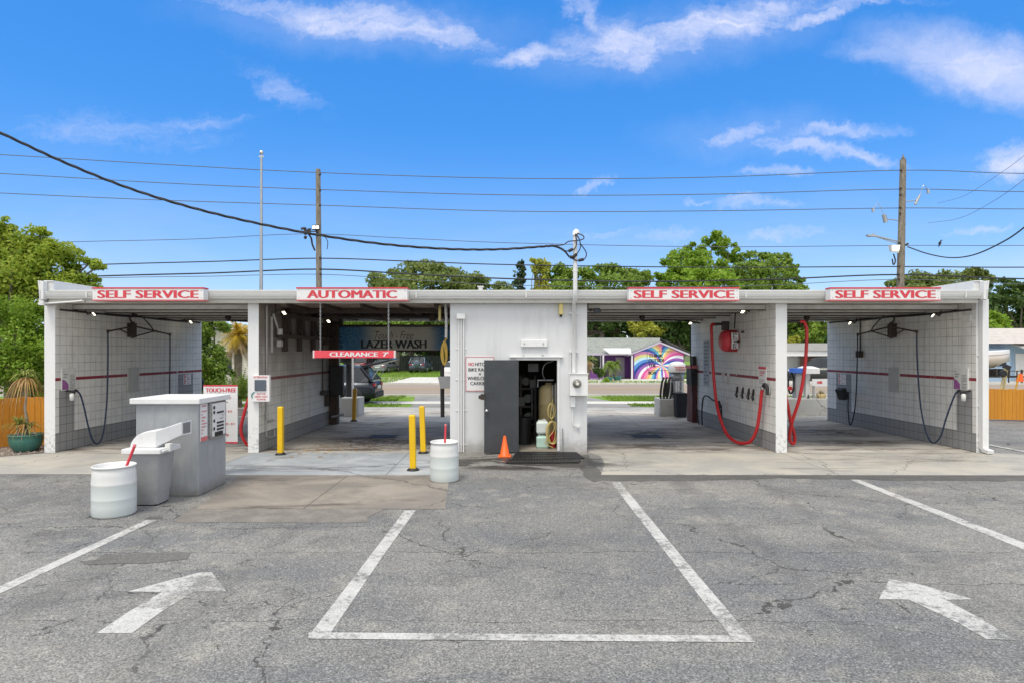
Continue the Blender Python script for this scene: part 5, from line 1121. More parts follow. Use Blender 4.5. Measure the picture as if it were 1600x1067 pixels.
m.tube(spline([PP(480, 364), PP(486, 372), PP(488, 382), PP(492, 392)], 6), .045, 6); m.tube(spline([PP(507, 369), PP(512, 378), PP(511, 390)], 6), .02, 6); m.tube([PP(478, 362), PP(497, 362)], .03, 6); m.build('cable_hardware', M_DARKST, r)
xb = PP(1403.5, 0)[0]; xt = PP(1411, 0)[0]; zt_ = PP(0, 250)[2]
def pol(py): t_ = (PP(0, py)[2])/zt_; return xb + (xt-xb)*t_
r = thing('utility_pole', 'leaning weathered utility pole with street lamp behind the rightmost sign', 'utility pole', (xb, YP, 0))
m = MB(); m.tube([(xb-.02, YP, 0), (pol(400), YP, PP(0, 400)[2]), (xt, YP, zt_)], [.18, .165, .135], 12); m.lathe([(.05, 0), (.09, .06), (.02, .2), (0, .35)], (xt, YP, zt_), 8); m.build('pole', M_POLE, r)
m = MB()
for py in (268, 296, 306, 326, 335, 381, 417, 430, 437): m.tube([(pol(py), YP, PP(0, py)[2]), (pol(py)-.2, YP-.16, PP(0, py)[2]+.02)], .03, 6); m.lathe([(.02, -.06), (.055, 0), (.02, .06)], (pol(py)-.2, YP-.16, PP(0, py)[2]), 8)
m.build('insulator', M_DARKST, r)
m = MB(); m.tube([(pol(381), YP, PP(0, 379)[2]), PP(1367, 369), PP(1356, 370)], .035, 8); m.tube([(pol(388), YP, PP(0, 383)[2]), PP(1368, 370)], .025, 6); p = PP(1362, 369.5); m.obox((p[0], YP, p[2]+.02), (.5, .16, .08), 0, R(4)); m.lathe([(.05, 0), (.03, .12)], (p[0]+.1, YP, p[2]+.03), 8); m.build('street_lamp', M_GALV, r)
m = MB(); p = PP(1393, 390); m.loft([[(p[0]-.18, YP-.3, p[2]-.18), (p[0]+.18, YP-.3, p[2]-.22), (p[0]+.18, YP-.1, p[2]-.15), (p[0]-.18, YP-.1, p[2]-.12)], [(p[0]-.22, YP-.35, p[2]+.16), (p[0]+.22, YP-.35, p[2]+.16), (p[0]+.2, YP-.05, p[2]+.2), (p[0]-.2, YP-.05, p[2]+.2)]], False); m.tube([(p[0]+.1, YP-.2, p[2]), (pol(390), YP, p[2]+.1)], .03, 6); fl = m.build('flood_lamp', M_PALEP, r, .02)
m = MB(); m.poly([(p[0]-.19, YP-.353, p[2]+.13), (p[0]+.19, YP-.353, p[2]+.13), (p[0]+.16, YP-.322, p[2]-.10), (p[0]-.16, YP-.322, p[2]-.10)]); m.build('lens', MATS['weak_lamp'], fl, recalc=False)
m = MB(); m.tube(spline([PP(1396, 397), PP(1399, 408), PP(1396, 414), PP(1394, 405)], 5), .03, 6); m.tube([(pol(386), YP, PP(0, 387)[2]), PP(1419, 381)], .05, 6); m.build('cable_hardware', M_DARKST, r)
for (a, b, c, lab) in (((1381, 336), (1384, 348), 1, 'fuse_cutout'), ((1437, 306), (1430, 320), -1, 'fuse_cutout')):
    m = MB(); A, B_ = PP(*a), PP(*b); m.tube([A, B_], .10 if c > 0 else .06, 8); m.tube([((A[0]+B_[0])/2, YP, (A[2]+B_[2])/2), (pol(a[1]+8), YP, PP(0, a[1]+10)[2])], .025, 6)
    q = PP(1364 if c > 0 else 1450, 327 if c > 0 else 298); m.tube(spline([A, ((A[0]+q[0])/2, YP, max(A[2], q[2])+.25), q], 6), .014, 5); m.boxc((q[0], YP, q[2]-.05), (.09, .09, .2)); m.build('fuse_cutout', M_GALV, r)

XF = W(408.5, 0, 24)[0]
r = thing('flagpole', 'bare metal flagpole with ball finial rising behind the roof', 'flagpole', (XF, 24, 0))
m = MB(); m.tube([(XF-.02, 24, 0), (XF-.01, 24, 5), (XF, 24, W(0, 246, 24)[2])], [.075, .065, .045], 12); m.build('shaft', M_GALV, r)
m = MB(); m.lathe([(0, -.09), (.06, -.065), (.085, 0), (.06, .065), (0, .09)], (XF, 24, W(0, 239, 24)[2]), 16); m.tube([(XF, 24, W(0, 246, 24)[2]), (XF, 24, W(0, 239, 24)[2])], .02, 6); m.boxc((XF, 24, W(0, 245, 24)[2]), (.2, .05, .05)); m.build('finial', M_STEEL, r)

def wire(pts, rad, label, mt_=M_WIREG, Y=YP, n=8, group='overhead wires'):
    rad *= .82; m = MB(); m.tube(spline([W(px, py, Y) if not isinstance(Y, (list, tuple)) else W(px, py, Y[i]) for i, (px, py) in enumerate(pts)], n), rad, 6); single(m, 'overhead_wire', mt_, label, 'wire', group)
wire([(-300, 226), (0, 242), (250, 257), (497, 270), (800, 279), (1100, 277.5), (1408, 266.5), (1600, 271.5), (1900, 272)], .023, 'topmost thin wire between the two utility poles')
wire([(-300, 258), (0, 271.5), (250, 286), (497, 296.5), (800, 305), (1100, 304), (1407, 296), (1600, 300), (1900, 300)], .023, 'second wire from top between the two utility poles')
wire([(-300, 287), (0, 302), (250, 313), (497, 321), (800, 330.5), (1100, 330), (1407, 325.5), (1600, 327), (1900, 326)], .023, 'third wire from top between the two utility poles')
wire([(-300, 392), (90, 379), (300, 374), (478, 366), (640, 373), (800, 380), (1100, 386), (1405, 384), (1600, 384), (1900, 380)], .02, 'thin wire meeting the small flood lamp on pole behind AUTOMATIC sign')
wire([(-300, 428), (160, 413.5), (330, 409), (498, 404), (650, 409), (800, 414), (1100, 418), (1404, 417), (1600, 418), (1900, 414)], .035, 'upper of the three thick cables just above the roof', M_WIRE)
wire([(-300, 446), (160, 431.5), (330, 427), (498, 421), (650, 429), (800, 436), (1000, 440), (1200, 437), (1404, 429.5), (1600, 436), (1900, 438)], .045, 'thickest cable running low above the roof', M_WIRE)
wire([(-300, 446), (160, 434.5), (330, 432), (498, 429), (650, 438), (800, 446), (1000, 449), (1200, 446), (1404, 437), (1600, 444), (1900, 448)], .02, 'lowest thin cable just above the roof edge')
wire([(1418, 386), (1450, 397), (1485, 403), (1520, 399), (1560, 382), (1600, 356), (1700, 270)], .035, 'dark cable drooping from right utility pole to the right', M_WIRE, [30, 29, 28, 26.5, 24.5, 23, 20])
wire([(1465, 318), (1505, 307), (1550, 280), (1600, 244), (1700, 160)], .012, 'faint wire rising steeply at the right, upper one', M_WIREG, [40, 36, 32, 28, 22])
wire([(1450, 349), (1500, 341), (1550, 316), (1600, 281), (1700, 200)], .014, 'faint wire rising steeply at the right, lower one', M_WIREG, [40, 36, 32, 28, 22])
# twisted service drop to the mast
drop = spline([W(-400, 40, 8.0), W(-200, 118, 9.0), W(0, 208, 10.0), W(100, 254, 10.5), W(200, 294, 11.0), W(300, 325, 11.4), W(400, 349, 11.9), W(500, 368, 12.3), W(600, 382, 12.8), W(700, 389.5, 13.2), W(780, 390, 13.45), W(850, 385.5, 13.6), W(866, 385, 13.6), W(880, 391, 13.6), W(889, 401, 13.6)], 14)
m = MB()
for ph in (0, 2.09, 4.19):
    m.tube([(p[0], p[1] + .014*math.cos(i*.55+ph), p[2] + .016*math.sin(i*.55+ph)) for i, p in enumerate(drop)], .013, 5)
single(m, 'service_drop', M_WIRE, 'thick twisted black service cable sagging from the left to the white mast', 'wire', 'overhead wires')
def M14(px, py): return W(px, py, 13.55)
r = thing('mast_leads', 'black looped leads with splice sleeves at the white mast head', 'wire', M14(897, 366))
for pts in ([(899, 366), (901, 378), (899, 387), (893, 392), (888, 393), (877, 391)], [(900, 366), (905, 374), (907, 386), (903, 395), (897, 401), (889, 402)], [(902, 365), (910, 368), (912.5, 372), (909, 375), (900, 376.5), (888, 378), (880, 383), (866, 384)], [(906, 380), (915, 393), (916, 400), (912, 406), (903, 407.5), (891, 403.5)]):
    m = MB(); m.tube(spline([M14(*p) for p in pts], 8), .013, 6); m.build('lead', M_WIRE, r)
for a, b in (((888.5, 393), (895, 389.5)), ((890, 402), (897, 402)), ((896, 402), (901, 397.5)), ((904, 407.5), (912, 405.5))):
    m = MB(); m.tube([M14(*a), M14(*b)], .036, 8); m.build('splice', M_BLACK, r, .006)
# bird on the wire
c = W(1468.3, 380.5, YP-.1); k = .24
m = MB(); m.loft([[(c[0]+dx+rx*k*math.cos(q), c[1]+ry*k*math.sin(q), c[2]+z*k) for q in np.linspace(0, 5.5, 8)] for dx, z, rx, ry in ((-.05, -.85, .05, .02), (-.03, -.5, .09, .05), (-.01, -.25, .2, .18), (0, .05, .25, .24), (.02, .3, .2, .2), (.045, .42, .11, .11), (.06, .55, .15, .14), (.075, .65, .11, .10), (.085, .71, .03, .03))])
m.loft([[(c[0]+.02, c[1]-.02, c[2]+.25*k), (c[0]+.10, c[1], c[2]+.1*k), (c[0]+.02, c[1]+.02, c[2]-.1*k)], [(c[0]-.04, c[1]-.03, c[2]-.45*k), (c[0]-.01, c[1], c[2]-.6*k), (c[0]-.05, c[1]+.03, c[2]-.6*k)]], False)
m.lathe([(.02, 0), (0, .06)], (c[0]+.10, c[1], c[2]+.56*k), 6, 'x'); single(m, 'bird', M_BLACK, 'small black bird perched on a thin wire at the right', 'bird')

# ------------------------------------------------------------------ vacuum stands behind the bays
def vac(x, Y, label, head, dome=None, w_=1.15, hd=.62):
    r = thing('vacuum_stand', label, 'vacuum', (x, Y, 0), 'vacuum stands behind the bays')
    m = MB(); m.box(x-w_/2, x+w_/2, Y-.45, Y+.45, 0, hd); m.build('plinth', M_MESHCONC, r, .02); return r
YV = 21.9; xv = W(1058, 0, YV)[0]
r = vac(xv, 22.3, 'stainless vacuum stand with white domed head and coiled black hose', None, w_=1.25)
xd = W(1060.5, 0, YV)[0]
m = MB(); m.lathe([(.26, .62), (.26, 1.55)], (xd, 22.2, 0), 28); m.lathe([(.262, .62), (.262, .92)], (xd, 22.2, 0), 28); m.build('canister', M_STEEL, r)
m = MB(); m.lathe([(.262, 0), (.266, .0), (.266, .28), (.262, .28)], (xd, 22.2, 1.26), 28); m.lathe([(.0, .0), (.285, .0), (.295, .03), (.285, .05)], (xd, 22.2, 1.54), 28); m.build('band', M_GALV, r)
m = MB(); m.lathe([(.30, .0), (.31, .10), (.31, .20), (.29, .27), (.2, .345), (.08, .375), (0, .38)], (xd+.01, 22.15, 1.57), 28); m.build('dome', M_SIGNW, r)
m = MB(); m.text('FRAGRANCE', (xd+.04, 21.832, 1.745), (1, 0, 0), (0, 0, 1), width=.40, height=.055, bold=.03); m.text('& VACUUM', (xd+.06, 21.832, 1.66), (1, 0, 0), (0, 0, 1), width=.34, height=.055, bold=.03); m.build('lettering', M_RED, r, recalc=False)
m = MB()
for kk in range(3): xx = xd-.33-.11*kk; m.tube(spline([(xx+.06, 22.1-.03*kk, 1.38), (xx-.02, 22.0, 1.15+.02*kk), (xx-.08, 21.98, .75-.03*kk), (xx+.0, 21.95, .55+.03*kk), (xx+.10, 22.0, .85), (xx+.14, 22.05, 1.2)], 5), .040, 7)
m.build('hose', M_BLACK, r)
x0, x1 = W(1056.5, 0, 21.4)[0], W(1074.5, 0, 21.4)[0]
r = thing('black_bin', 'black lidless litter bin beside the stainless vacuum stand', 'bin', ((x0+x1)/2, 21.6, 0))
m = MB(); m.loft([[(x0+.03, 21.42, .02), (x1-.03, 21.42, .02), (x1-.03, 21.78, .02), (x0+.03, 21.78, .02)], [(x0, 21.4, .84), (x1, 21.4, .84), (x1, 21.8, .84), (x0, 21.8, .84)]], False); m.build('body', paint('blue_black', (.018, .022, .032), .5, .2, 5), r, .02)
m = MB(); m.box(x0-.015, x1+.015, 21.385, 21.40, .80, .85); m.box(x0-.015, x1+.015, 21.8, 21.815, .80, .85); m.box(x0-.015, x0, 21.4, 21.8, .80, .85); m.box(x1, x1+.015, 21.4, 21.8, .80, .85); m.box(x0+.02, x1-.02, 21.405, 21.42, .12, .14); m.build('rim', M_BLACK, r)
# left one seen through the automatic bay: plinth, white post, dark dome
xl = W(548, 0, 22)[0]
r = vac(xl, 22.2, 'pale concrete plinth with white post and dark dome beyond automatic bay', None, w_=.66, hd=.66)
m = MB(); xp = W(551.5, 0, 21.9)[0]; m.box(xp-.03, xp+.03, 21.85, 21.91, .66, 2.2); m.build('post', M_WHITE, r)
m = MB(); xd2 = W(541, 0, 22)[0]; m.lathe([(0, -.30), (.12, -.28), (.26, -.15), (.29, 0), (.29, .12), (0, .14)], (xd2, 22.2, 2.12), 20); m.lathe([(.10, .6), (.10, 1.9)], (xd2, 22.35, 0), 14); m.build('dome', M_BLACK, r)
# right island with two vacuums, an AIR sign and a flowering tub
YI = 22.6
x0, x1 = W(1222, 0, YI)[0], W(1292, 0, YI)[0]
r = thing('vacuum_island', 'long low concrete vacuum island seen through the right bay', 'island', ((x0+x1)/2, YI, 0))
m = MB(); m.box(x0-1.5, x1+.6, YI-.4, YI+.5, 0, .60); m.build('plinth', M_MESHCONC, r, .02)
def pv(px, py): return W(px, py, YI)
r = thing('vacuum_cleaner', 'vacuum with blue panelled box on a grey column in the right bay view', 'vacuum', pv(1243, 620))
m = MB(); a_, b_ = pv(1236.5, 575), pv(1250.5, 582); m.box(a_[0], b_[0], YI-.2, YI+.2, b_[2], a_[2]); m.build('blue_box', paint('vac_blue', (.045, .16, .62), .4, .2, 5), r, .01)
m = MB(); a_, b_ = pv(1241, 582), pv(1250, 621); m.box(a_[0], b_[0], YI-.15, YI+.15, .6, a_[2]); m.build('column', M_GREY, r, .01)
m = MB(); m.tube(spline([pv(1238, 581), pv(1233, 588), pv(1231.5, 602), pv(1234, 613), pv(1238, 612), pv(1241, 600), pv(1238.5, 585), pv(1235, 582)], 6), .035, 8); m.build('hose', M_BLACK, r)
m = MB(); p = pv(1232.5, 606); m.lathe([(.07, -.06), (.07, .06)], (p[0], YI-.1, p[2]), 10, 'y'); m.build('hose_end', M_HOSE, r)
r = thing('vacuum_cleaner', 'vacuum with wide white hooded top on white posts in the right bay view', 'vacuum', pv(1263, 620))
m = MB(); a_, b_ = pv(1250.8, 574), pv(1276, 583); m.loft([[(a_[0], YI-.25, b_[2]), (b_[0], YI-.25, b_[2]), (b_[0], YI+.25, b_[2]), (a_[0], YI+.25, b_[2])], [(a_[0], YI-.25, a_[2]), (b_[0], YI-.25, a_[2]-.02), (b_[0], YI+.25, a_[2]-.02), (a_[0], YI+.25, a_[2])], [(a_[0]+.1, YI-.1, a_[2]+.05), (b_[0]-.2, YI-.1, a_[2]+.05), (b_[0]-.2, YI+.1, a_[2]+.05), (a_[0]+.1, YI+.1, a_[2]+.05)]], False); m.build('hood', M_SIGNW, r, .015)
m = MB(); a_, b_ = pv(1257, 583), pv(1264, 621); m.box(a_[0], b_[0], YI-.1, YI+.1, .6, a_[2]); m.build('column', M_PALEP, r, .01)
m = MB(); m.lathe([(.05, 0), (.02, .14), (0, .15)], (pv(1259, 0)[0], YI-.2, .60), 10); m.build('cap', M_DARKST, r)
r = thing('air_sign', 'white AIR sign with red letters beyond the right bay', 'sign', pv(1276, 610))
m = MB(); a_, b_ = pv(1264.5, 591), pv(1288, 602); m.box(a_[0], b_[0], YI-.22, YI-.19, b_[2], a_[2]); m.build('panel', M_SIGNW, r)
m = MB(); m.box(a_[0]+.05, a_[0]+.11, YI-.19, YI-.13, .60, a_[2]); m.build('post', M_GALV, r)
m = MB(); p = pv(1276, 596.5); m.text('AIR', (p[0], YI-.224, p[2]), (1, 0, 0), (0, 0, 1), width=.20, height=.10, bold=.04); m.build('lettering', M_RED, r, recalc=False)
r = thing('flower_tub', 'small tub of straggly flowering plants on the vacuum island', 'plant', pv(1281, 618))
m = MB(); p = pv(1281, 615); rosette(m, (p[0], YI-.1, p[2]-.1), 70, .42, (.2, 1.4), .03, 41, .5); m.build('foliage', leafmat('tub_leaf', (.26, .30, .10), (.40, .32, .14), (.55, .42, .22), .2, 4), r, recalc=False)
m = MB(); m.lathe([(.14, 0), (.18, .16), (.16, .16), (0, .15)], (p[0], YI-.1, .60), 14); m.build('tub', M_TAN, r)
# right margin: beige raised posts and a leaning orange marker behind the fence
r = thing('beige_stand', 'leaning beige A frame posts with black reel behind the right fence', 'stand', W(1562, 609, 22.5))
m = MB(); m.tube([W(1556.5, 612, 22.5)[:2]+(.9-.9,), W(1571, 571, 22.5)], .035, 8); m.tube([W(1561, 612, 22.6)[:2]+(0,), W(1574, 575, 22.6)], .035, 8); m.tube([W(1563, 588, 22.5), W(1567, 588, 22.6)], .02, 6); m.build('frame', paint('beige_pole', (.55, .44, .22), .5, .3, 5), r)
m = MB(); p = W(1564, 583, 22.5); m.lathe([(.12, -.05), (.14, 0), (.12, .05)], (p[0], 22.4, p[2]), 12, 'y'); m.obox(W(1573, 573, 22.5), (.22, .12, .14), 0, .4); m.build('reel', M_BLACK, r)
r = thing('orange_marker', 'orange leaning marker pole with flag block behind right fence', 'marker', W(1590, 609, 23.5))
m = MB(); m.tube([W(1577, 612, 23.5)[:2]+(.0,), W(1593, 585, 23.5)], .03, 8); m.build('pole', M_OCHRE, r)
m = MB(); p = W(1593.5, 590, 23.5); m.loft([[(p[0]-.10, 23.42, p[2]-.14), (p[0]+.08, 23.42, p[2]-.14), (p[0]+.08, 23.58, p[2]-.14), (p[0]-.10, 23.58, p[2]-.14)], [(p[0]-.02, 23.46, p[2]+.16), (p[0]+.08, 23.46, p[2]+.16), (p[0]+.08, 23.54, p[2]+.16), (p[0]-.02, 23.54, p[2]+.16)]], False); m.build('flag_block', M_ORANGE, r)
structure('road_marking', [G(1543, 694), G(1700, 723), G(1700, 726), G(1543, 695.5)], .012, M_LINE, 'thin white line on the asphalt right of the building', 'road marking')

# ------------------------------------------------------------------ cars
def car(label, loc, rz, body, L=4.6, Wd=1.86, H=1.68, suv=True, hatch=False, spare=False, group='cars and vans across the street', name='parked_car'):
    r = thing(name, label, 'car', (0, 0, 0), group)
    hw = Wd/2
    def sec(x, w, zs, zb, tuck=.93):
        return [(x, -w*.86, zs), (x, -w*.98, zs+.06*H), (x, -w, zs+(zb-zs)*.55), (x, -w*tuck, zb), (x, -w*.55, zb+.012*H), (x, w*.55, zb+.012*H), (x, w*tuck, zb), (x, w, zs+(zb-zs)*.55), (x, w*.98, zs+.06*H), (x, w*.86, zs)]
    st = [(-.5, .82, .24, .40), (-.49, .92, .16, .56), (-.44, .98, .15, .60), (-.2, 1, .13, .60), (.1, 1, .13, .585), (.22, 1, .13, .575), (.36, .97, .14, .54), (.46, .90, .15, .50), (.495, .78, .20, .42), (.5, .6, .26, .36)]
    if not suv: st = [(-.5, .82, .26, .44), (-.49, .92, .18, .62), (-.42, .98, .16, .67), (-.27, 1, .14, .66), (.1, 1, .14, .63), (.22, 1, .14, .62), (.36, .97, .15, .58), (.46, .90, .16, .52), (.495, .78, .22, .44), (.5, .6, .28, .38)]
    m = MB(); m.loft([sec(a*L, w*hw, s*H, b*H) for a, w, s, b in st]); m.build('body', body, r)
    zb = .60*H if suv else .655*H
    if suv: gh = [(-.478, .80, .62), (-.44, .93, .80), (-.36, .965, .97), (-.15, .97, 1.0), (.05, .965, .985), (.12, .955, .95), (.27, .93, .585)]
    else: gh = [(-.36, .80, .665), (-.24, .95, .95), (-.12, .96, 1.0), (.02, .96, .99), (.09, .95, .95), (.24, .92, .63)]
    def gsec(x, w, z, inset=0.0):
        zt = z*H; zb_ = zb-.02
        wt = hw*w*(.80 if zt > zb+.2 else .93)
        if zt < zb_+.03: zt = zb_+.03
        return [(x, -hw*.93+inset, zb_), (x, -wt+inset, zt-.03), (x, -wt*.86, zt), (x, wt*.86, zt), (x, wt-inset, zt-.03), (x, hw*.93-inset, zb_)]
    m = MB(); m.loft([gsec(a*L, w, z) for a, w, z in gh], False); m.build('windows', M_GLASS, r)
    m = MB()
    top = [(a, w, z) for a, w, z in gh if z > .9]
    m.loft([[(a*L, -hw*w*.80-.004, z*H-.05), (a*L, -hw*w*.70, z*H+.008), (a*L, hw*w*.70, z*H+.008), (a*L, hw*w*.80+.004, z*H-.05)] for a, w, z in top], True); m.build('roof', body, r)
    for s in (-1, 1):
        def pil(a0, z0, a1, z1, wid): MB().tube([(a0*L, s*(hw*.93 if z0 < zb/H+.05 else hw*.775), z0*H), (a1*L, s*hw*.775, z1*H-.03)], wid, 6).build('pillar', body, r)
        if suv: pil(.27, .585, .12, .95, .035); pil(-.02, .6, -.03, .98, .03); pil(-.28, .6, -.30, .97, .045); pil(-.475, .6, -.37, .965, .06)
        else: pil(.24, .63, .09, .95, .035); pil(-.05, .65, -.05, .98, .03); pil(-.33, .66, -.23, .95, .045)
        m = MB(); m.tube([(.19*L, s*(hw*.95), .62*H), (.19*L, s*(hw*1.07), .63*H)], .02, 6); m.boxc((.19*L, s*(hw*1.12), .65*H), (.10, .16, .12)); m.build('mirror', body, r, .02)
        m = MB(); m.boxc((-.492*L, s*hw*.72, .505*H), (.09, hw*.36, .09*H)); m.build('tail_light', paint('tail_red', (.30, .015, .02), .25, .2, 8), r, .02)
        m = MB(); m.boxc((.475*L, s*hw*.68, .44*H), (.12, hw*.32, .07*H)); m.build('headlight', M_PALEP, r, .02)
    rw = .205*H if suv else .225*H
    for fx in (-.31, .315):
        for s in (-1, 1):
            c = (fx*L, s*(hw-.10), rw)
            m = MB(); m.lathe([(0, -.11), (rw*1.16, -.11), (rw*1.16, .112), (0, .112)], (c[0], c[1], rw), 24, 'y'); ar = m.build('wheel_arch', M_BLACK, r)
            c = (fx*L, s*(hw-.085), rw)
            m = MB(); m.lathe([(rw*.62, -.115), (rw*.95, -.11), (rw, -.07), (rw, .07), (rw*.95, .11), (rw*.62, .115)], c, 24, 'y'); w_ = m.build('wheel', M_BLACK, r)
            m = MB(); m.lathe([(0, -.09), (rw*.62, -.10), (rw*.66, -.112), (rw*.60, .112), (0, .10)], c, 20, 'y')
            for q in range(5): an = q*1.2566; m.tube([(c[0], c[1]+s*.11, rw), (c[0]+rw*.6*math.cos(an), c[1]+s*.115, rw+rw*.6*math.sin(an))], .035, 6)
            m.build('rim', M_GALV, w_)
    m = MB(); m.box(-.512*L, -.47*L, -hw*.84, hw*.84, .17*H, .32*H); m.build('bumper', M_BLACK if suv else body, r, .03); m = MB(); m.box(.47*L, .505*L, -hw*.8, hw*.8, .16*H, .28*H); m.build('bumper', M_BLACK if suv else body, r, .03)
    m = MB(); m.box(-.507*L, -.50*L, -.26, .26, .40*H, .48*H); m.build('licence_plate', M_PALEP, r)
    if spare:
        m = MB(); m.lathe([(0, -.10), (.30, -.10), (.36, -.04), (.36, .08), (0, .08)], (-.525*L, 0, .60*H), 24, 'x'); m.build('spare_wheel', paint('spare_cover', (.10, .13, .17), .4, .2, 4), r)
    if hatch:
        m = MB(); h0 = (-.37*L, .955*H); h1 = (-.62*L, 1.10*H); n_ = (.09, .05)
        m.loft([[(h0[0], -hw*.72, h0[1]), (h0[0], hw*.72, h0[1]), (h0[0]+.02, hw*.72, h0[1]+.07), (h0[0]+.02, -hw*.72, h0[1]+.07)], [(-.5*L, -hw*.74, 1.015*H), (-.5*L, hw*.74, 1.015*H), (-.49*L, hw*.74, 1.065*H), (-.49*L, -hw*.74, 1.065*H)], [(h1[0], -hw*.76, h1[1]), (h1[0], hw*.76, h1[1]), (h1[0]+.02, hw*.76, h1[1]+.08), (h1[0]+.02, -hw*.76, h1[1]+.08)], [(-.665*L, -hw*.7, 1.135*H), (-.665*L, hw*.7, 1.135*H), (-.64*L, hw*.7, 1.18*H), (-.64*L, -hw*.7, 1.18*H)]], False); m.build('tailgate', body, r, .02)
        m = MB(); m.tube([(-.47*L, -hw*.75, .66*H), (-.56*L, -hw*.72, 1.04*H)], .018, 6); m.tube([(-.47*L, hw*.75, .66*H), (-.56*L, hw*.72, 1.04*H)], .018, 6); m.build('strut', M_GALV, r)
    r.location = loc; r.rotation_euler = (0, 0, rz); return r
C_SLATE = paint('slate_car_paint', (.03, .036, .045), .25, .15, 3, .5); C_MAROON = paint('maroon_car_paint', (.10, .035, .04), .3, .2, 3, .3); C_SILVER = paint('silver_car_paint', (.20, .22, .22), .3, .2, 3, .5)
C_BLUEG = paint('bluegrey_car_paint', (.09, .12, .15), .3, .2, 3, .4); C_WHITE = paint('white_car_paint', (.65, .62, .62), .3, .2, 3); C_DKGREY = paint('dark_car_paint', (.05, .055, .055), .3, .2, 3, .4)
car('dark slate SUV with raised tailgate behind the automatic bay', (W(589, 0, 27.0)[0]-2.35, 27.4, 0), R(180), C_SLATE, 4.7, 1.9, 1.70, hatch=True, group='cars behind the bays')
bpy.data.objects[[o.name for o in bpy.data.objects if o.name.startswith('parked_car')][-1]].rotation_euler = (0, 0, R(180))
car('maroon van parked tail on, far beyond the clearance bar', (W(563.5, 0, 66)[0], 68, .02), R(84), C_MAROON, 4.8, 1.95, 1.85)
car('dark silver sedan parked tail on, far beyond AUTOMATIC bay', (W(598, 0, 66)[0], 67.5, .02), R(80), C_SILVER, 4.6, 1.8, 1.42, suv=False)
car('blue grey SUV with spare wheel on its tail, far beyond automatic bay', (W(653.5, 0, 66)[0], 68, .02), R(86), C_BLUEG, 4.3, 1.85, 1.72, spare=True)
car('whitish car glimpsed beside the grey bucket', (W(714, 0, 50)[0], 51.5, .02), R(78), C_WHITE, 4.6, 1.85, 1.5, suv=False)
car('dark SUV parked by the brick carport house', (W(1283, 0, 47)[0]+.6, 48.5, .02), R(155), C_DKGREY, 4.6, 1.9, 1.8)

# ------------------------------------------------------------------ houses across the street
Yh = 52.0
def H_(px, py, Y=Yh): return W(px, py, Y)
M_MURAL = m_mural(H_(1034, 560)[0], H_(1034, 571)[2]); M_PURP = paint('purple_wall', (.17, .06, .24), .7, .2, 2); M_SHING = m_shingle()
M_LAV = paint('lavender_trim', (.52, .46, .58), .6, .2, 2)
r = thing('mural_house', 'low house with rainbow ray mural on its gable and grey green roof', 'house', (H_(1000, 0)[0], 54, 0))
gx0, gx1, gxm = H_(991, 0)[0], H_(1068, 0)[0], H_(1030, 0)[0]; ez, az = H_(0, 553)[2], H_(0, 537)[2]; xw = H_(880, 0)[0]
m = MB(); m.poly([(gx0, Yh, 0), (gx1, Yh, 0), (gx1, Yh, ez), (gxm, Yh, az), (gx0, Yh, ez)]); m.poly([(gx0, Yh+.2, 0), (gx1, Yh+.2, 0), (gx1, Yh+.2, ez), (gxm, Yh+.2, az), (gx0, Yh+.2, ez)]); m.build('mural_wall', M_MURAL, r, recalc=False)
m = MB(); m.box(xw, gx0, Yh+1.6, Yh+1.8, 0, ez+.1); m.box(gx1-.2, gx1, Yh+.2, Yh+8, 0, ez); m.box(gx0-.18, gx0-.002, Yh, Yh+1.6, 0, ez-.05); m.box(xw, xw+.2, Yh+1.8, Yh+8, 0, ez); m.box(xw, H_(945, 0)[0], Yh+.4, Yh+.55, 0, .62); m.build('wall', M_PURP, r)
m = MB(); ov = .28
m.prism([(gx0-.55, ez-.16), (gxm, az+.02), (gx1+.55, ez-.16), (gx1+.55, ez-.02), (gxm, az+.17), (gx0-.55, ez-.02)], 'y', Yh-.30, Yh+4.5); m.box(xw-.3, gx0-.56, Yh-.0, Yh+.06, ez-.10, ez+.06); m.build('fascia', M_LAV, r)
m = MB(); rz_ = H_(0, 528, 56)[2]
def roofq(p): m.poly(p)
m.poly([(xw-.4, Yh+.0, ez+.03), (gxm, Yh+.0, ez+.03), (H_(1052, 0, 56)[0]-1.2, 56, rz_), (xw-.4, 56, rz_)]); m.poly([(xw-.4, 60, ez+.03), (gx1+.5, 60, ez+.03), (H_(1052, 0, 56)[0]-1.2, 56, rz_), (xw-.4, 56, rz_)][::-1]); m.poly([(gx1+.9, Yh, ez+.02), (gx1+.9, 60, ez+.02), (H_(1052, 0, 56)[0]-1.2, 56, rz_)])
m.poly([(gx0-.6, Yh-.28, ez+.0), (gxm, Yh-.28, az+.19), (gxm, Yh+3.2, az+.19), (gx0-.6, Yh+1.5, ez+.0)]); m.poly([(gx1+.6, Yh-.28, ez+.0), (gxm, Yh-.28, az+.19), (gxm, Yh+3.2, az+.19), (gx1+.6, Yh+1.5, ez+.0)][::-1]); m.build('roof', M_SHING, r, recalc=False)
a_, b_ = H_(945, 545), H_(984, 552); m = MB(); m.loft([[(a_[0]+.2, Yh-1.2, b_[2]-.05), (b_[0]-.1, Yh-1.2, b_[2]-.05), (b_[0]-.1, Yh-1.2, b_[2]+.06), (a_[0]+.2, Yh-1.2, b_[2]+.06)], [(a_[0]-.1, Yh+.3, a_[2]), (b_[0]+.1, Yh+.3, a_[2]), (b_[0]+.1, Yh+.3, a_[2]+.06), (a_[0]-.1, Yh+.3, a_[2]+.06)]], False); m.build('porch_awning', M_SIGNW, r)
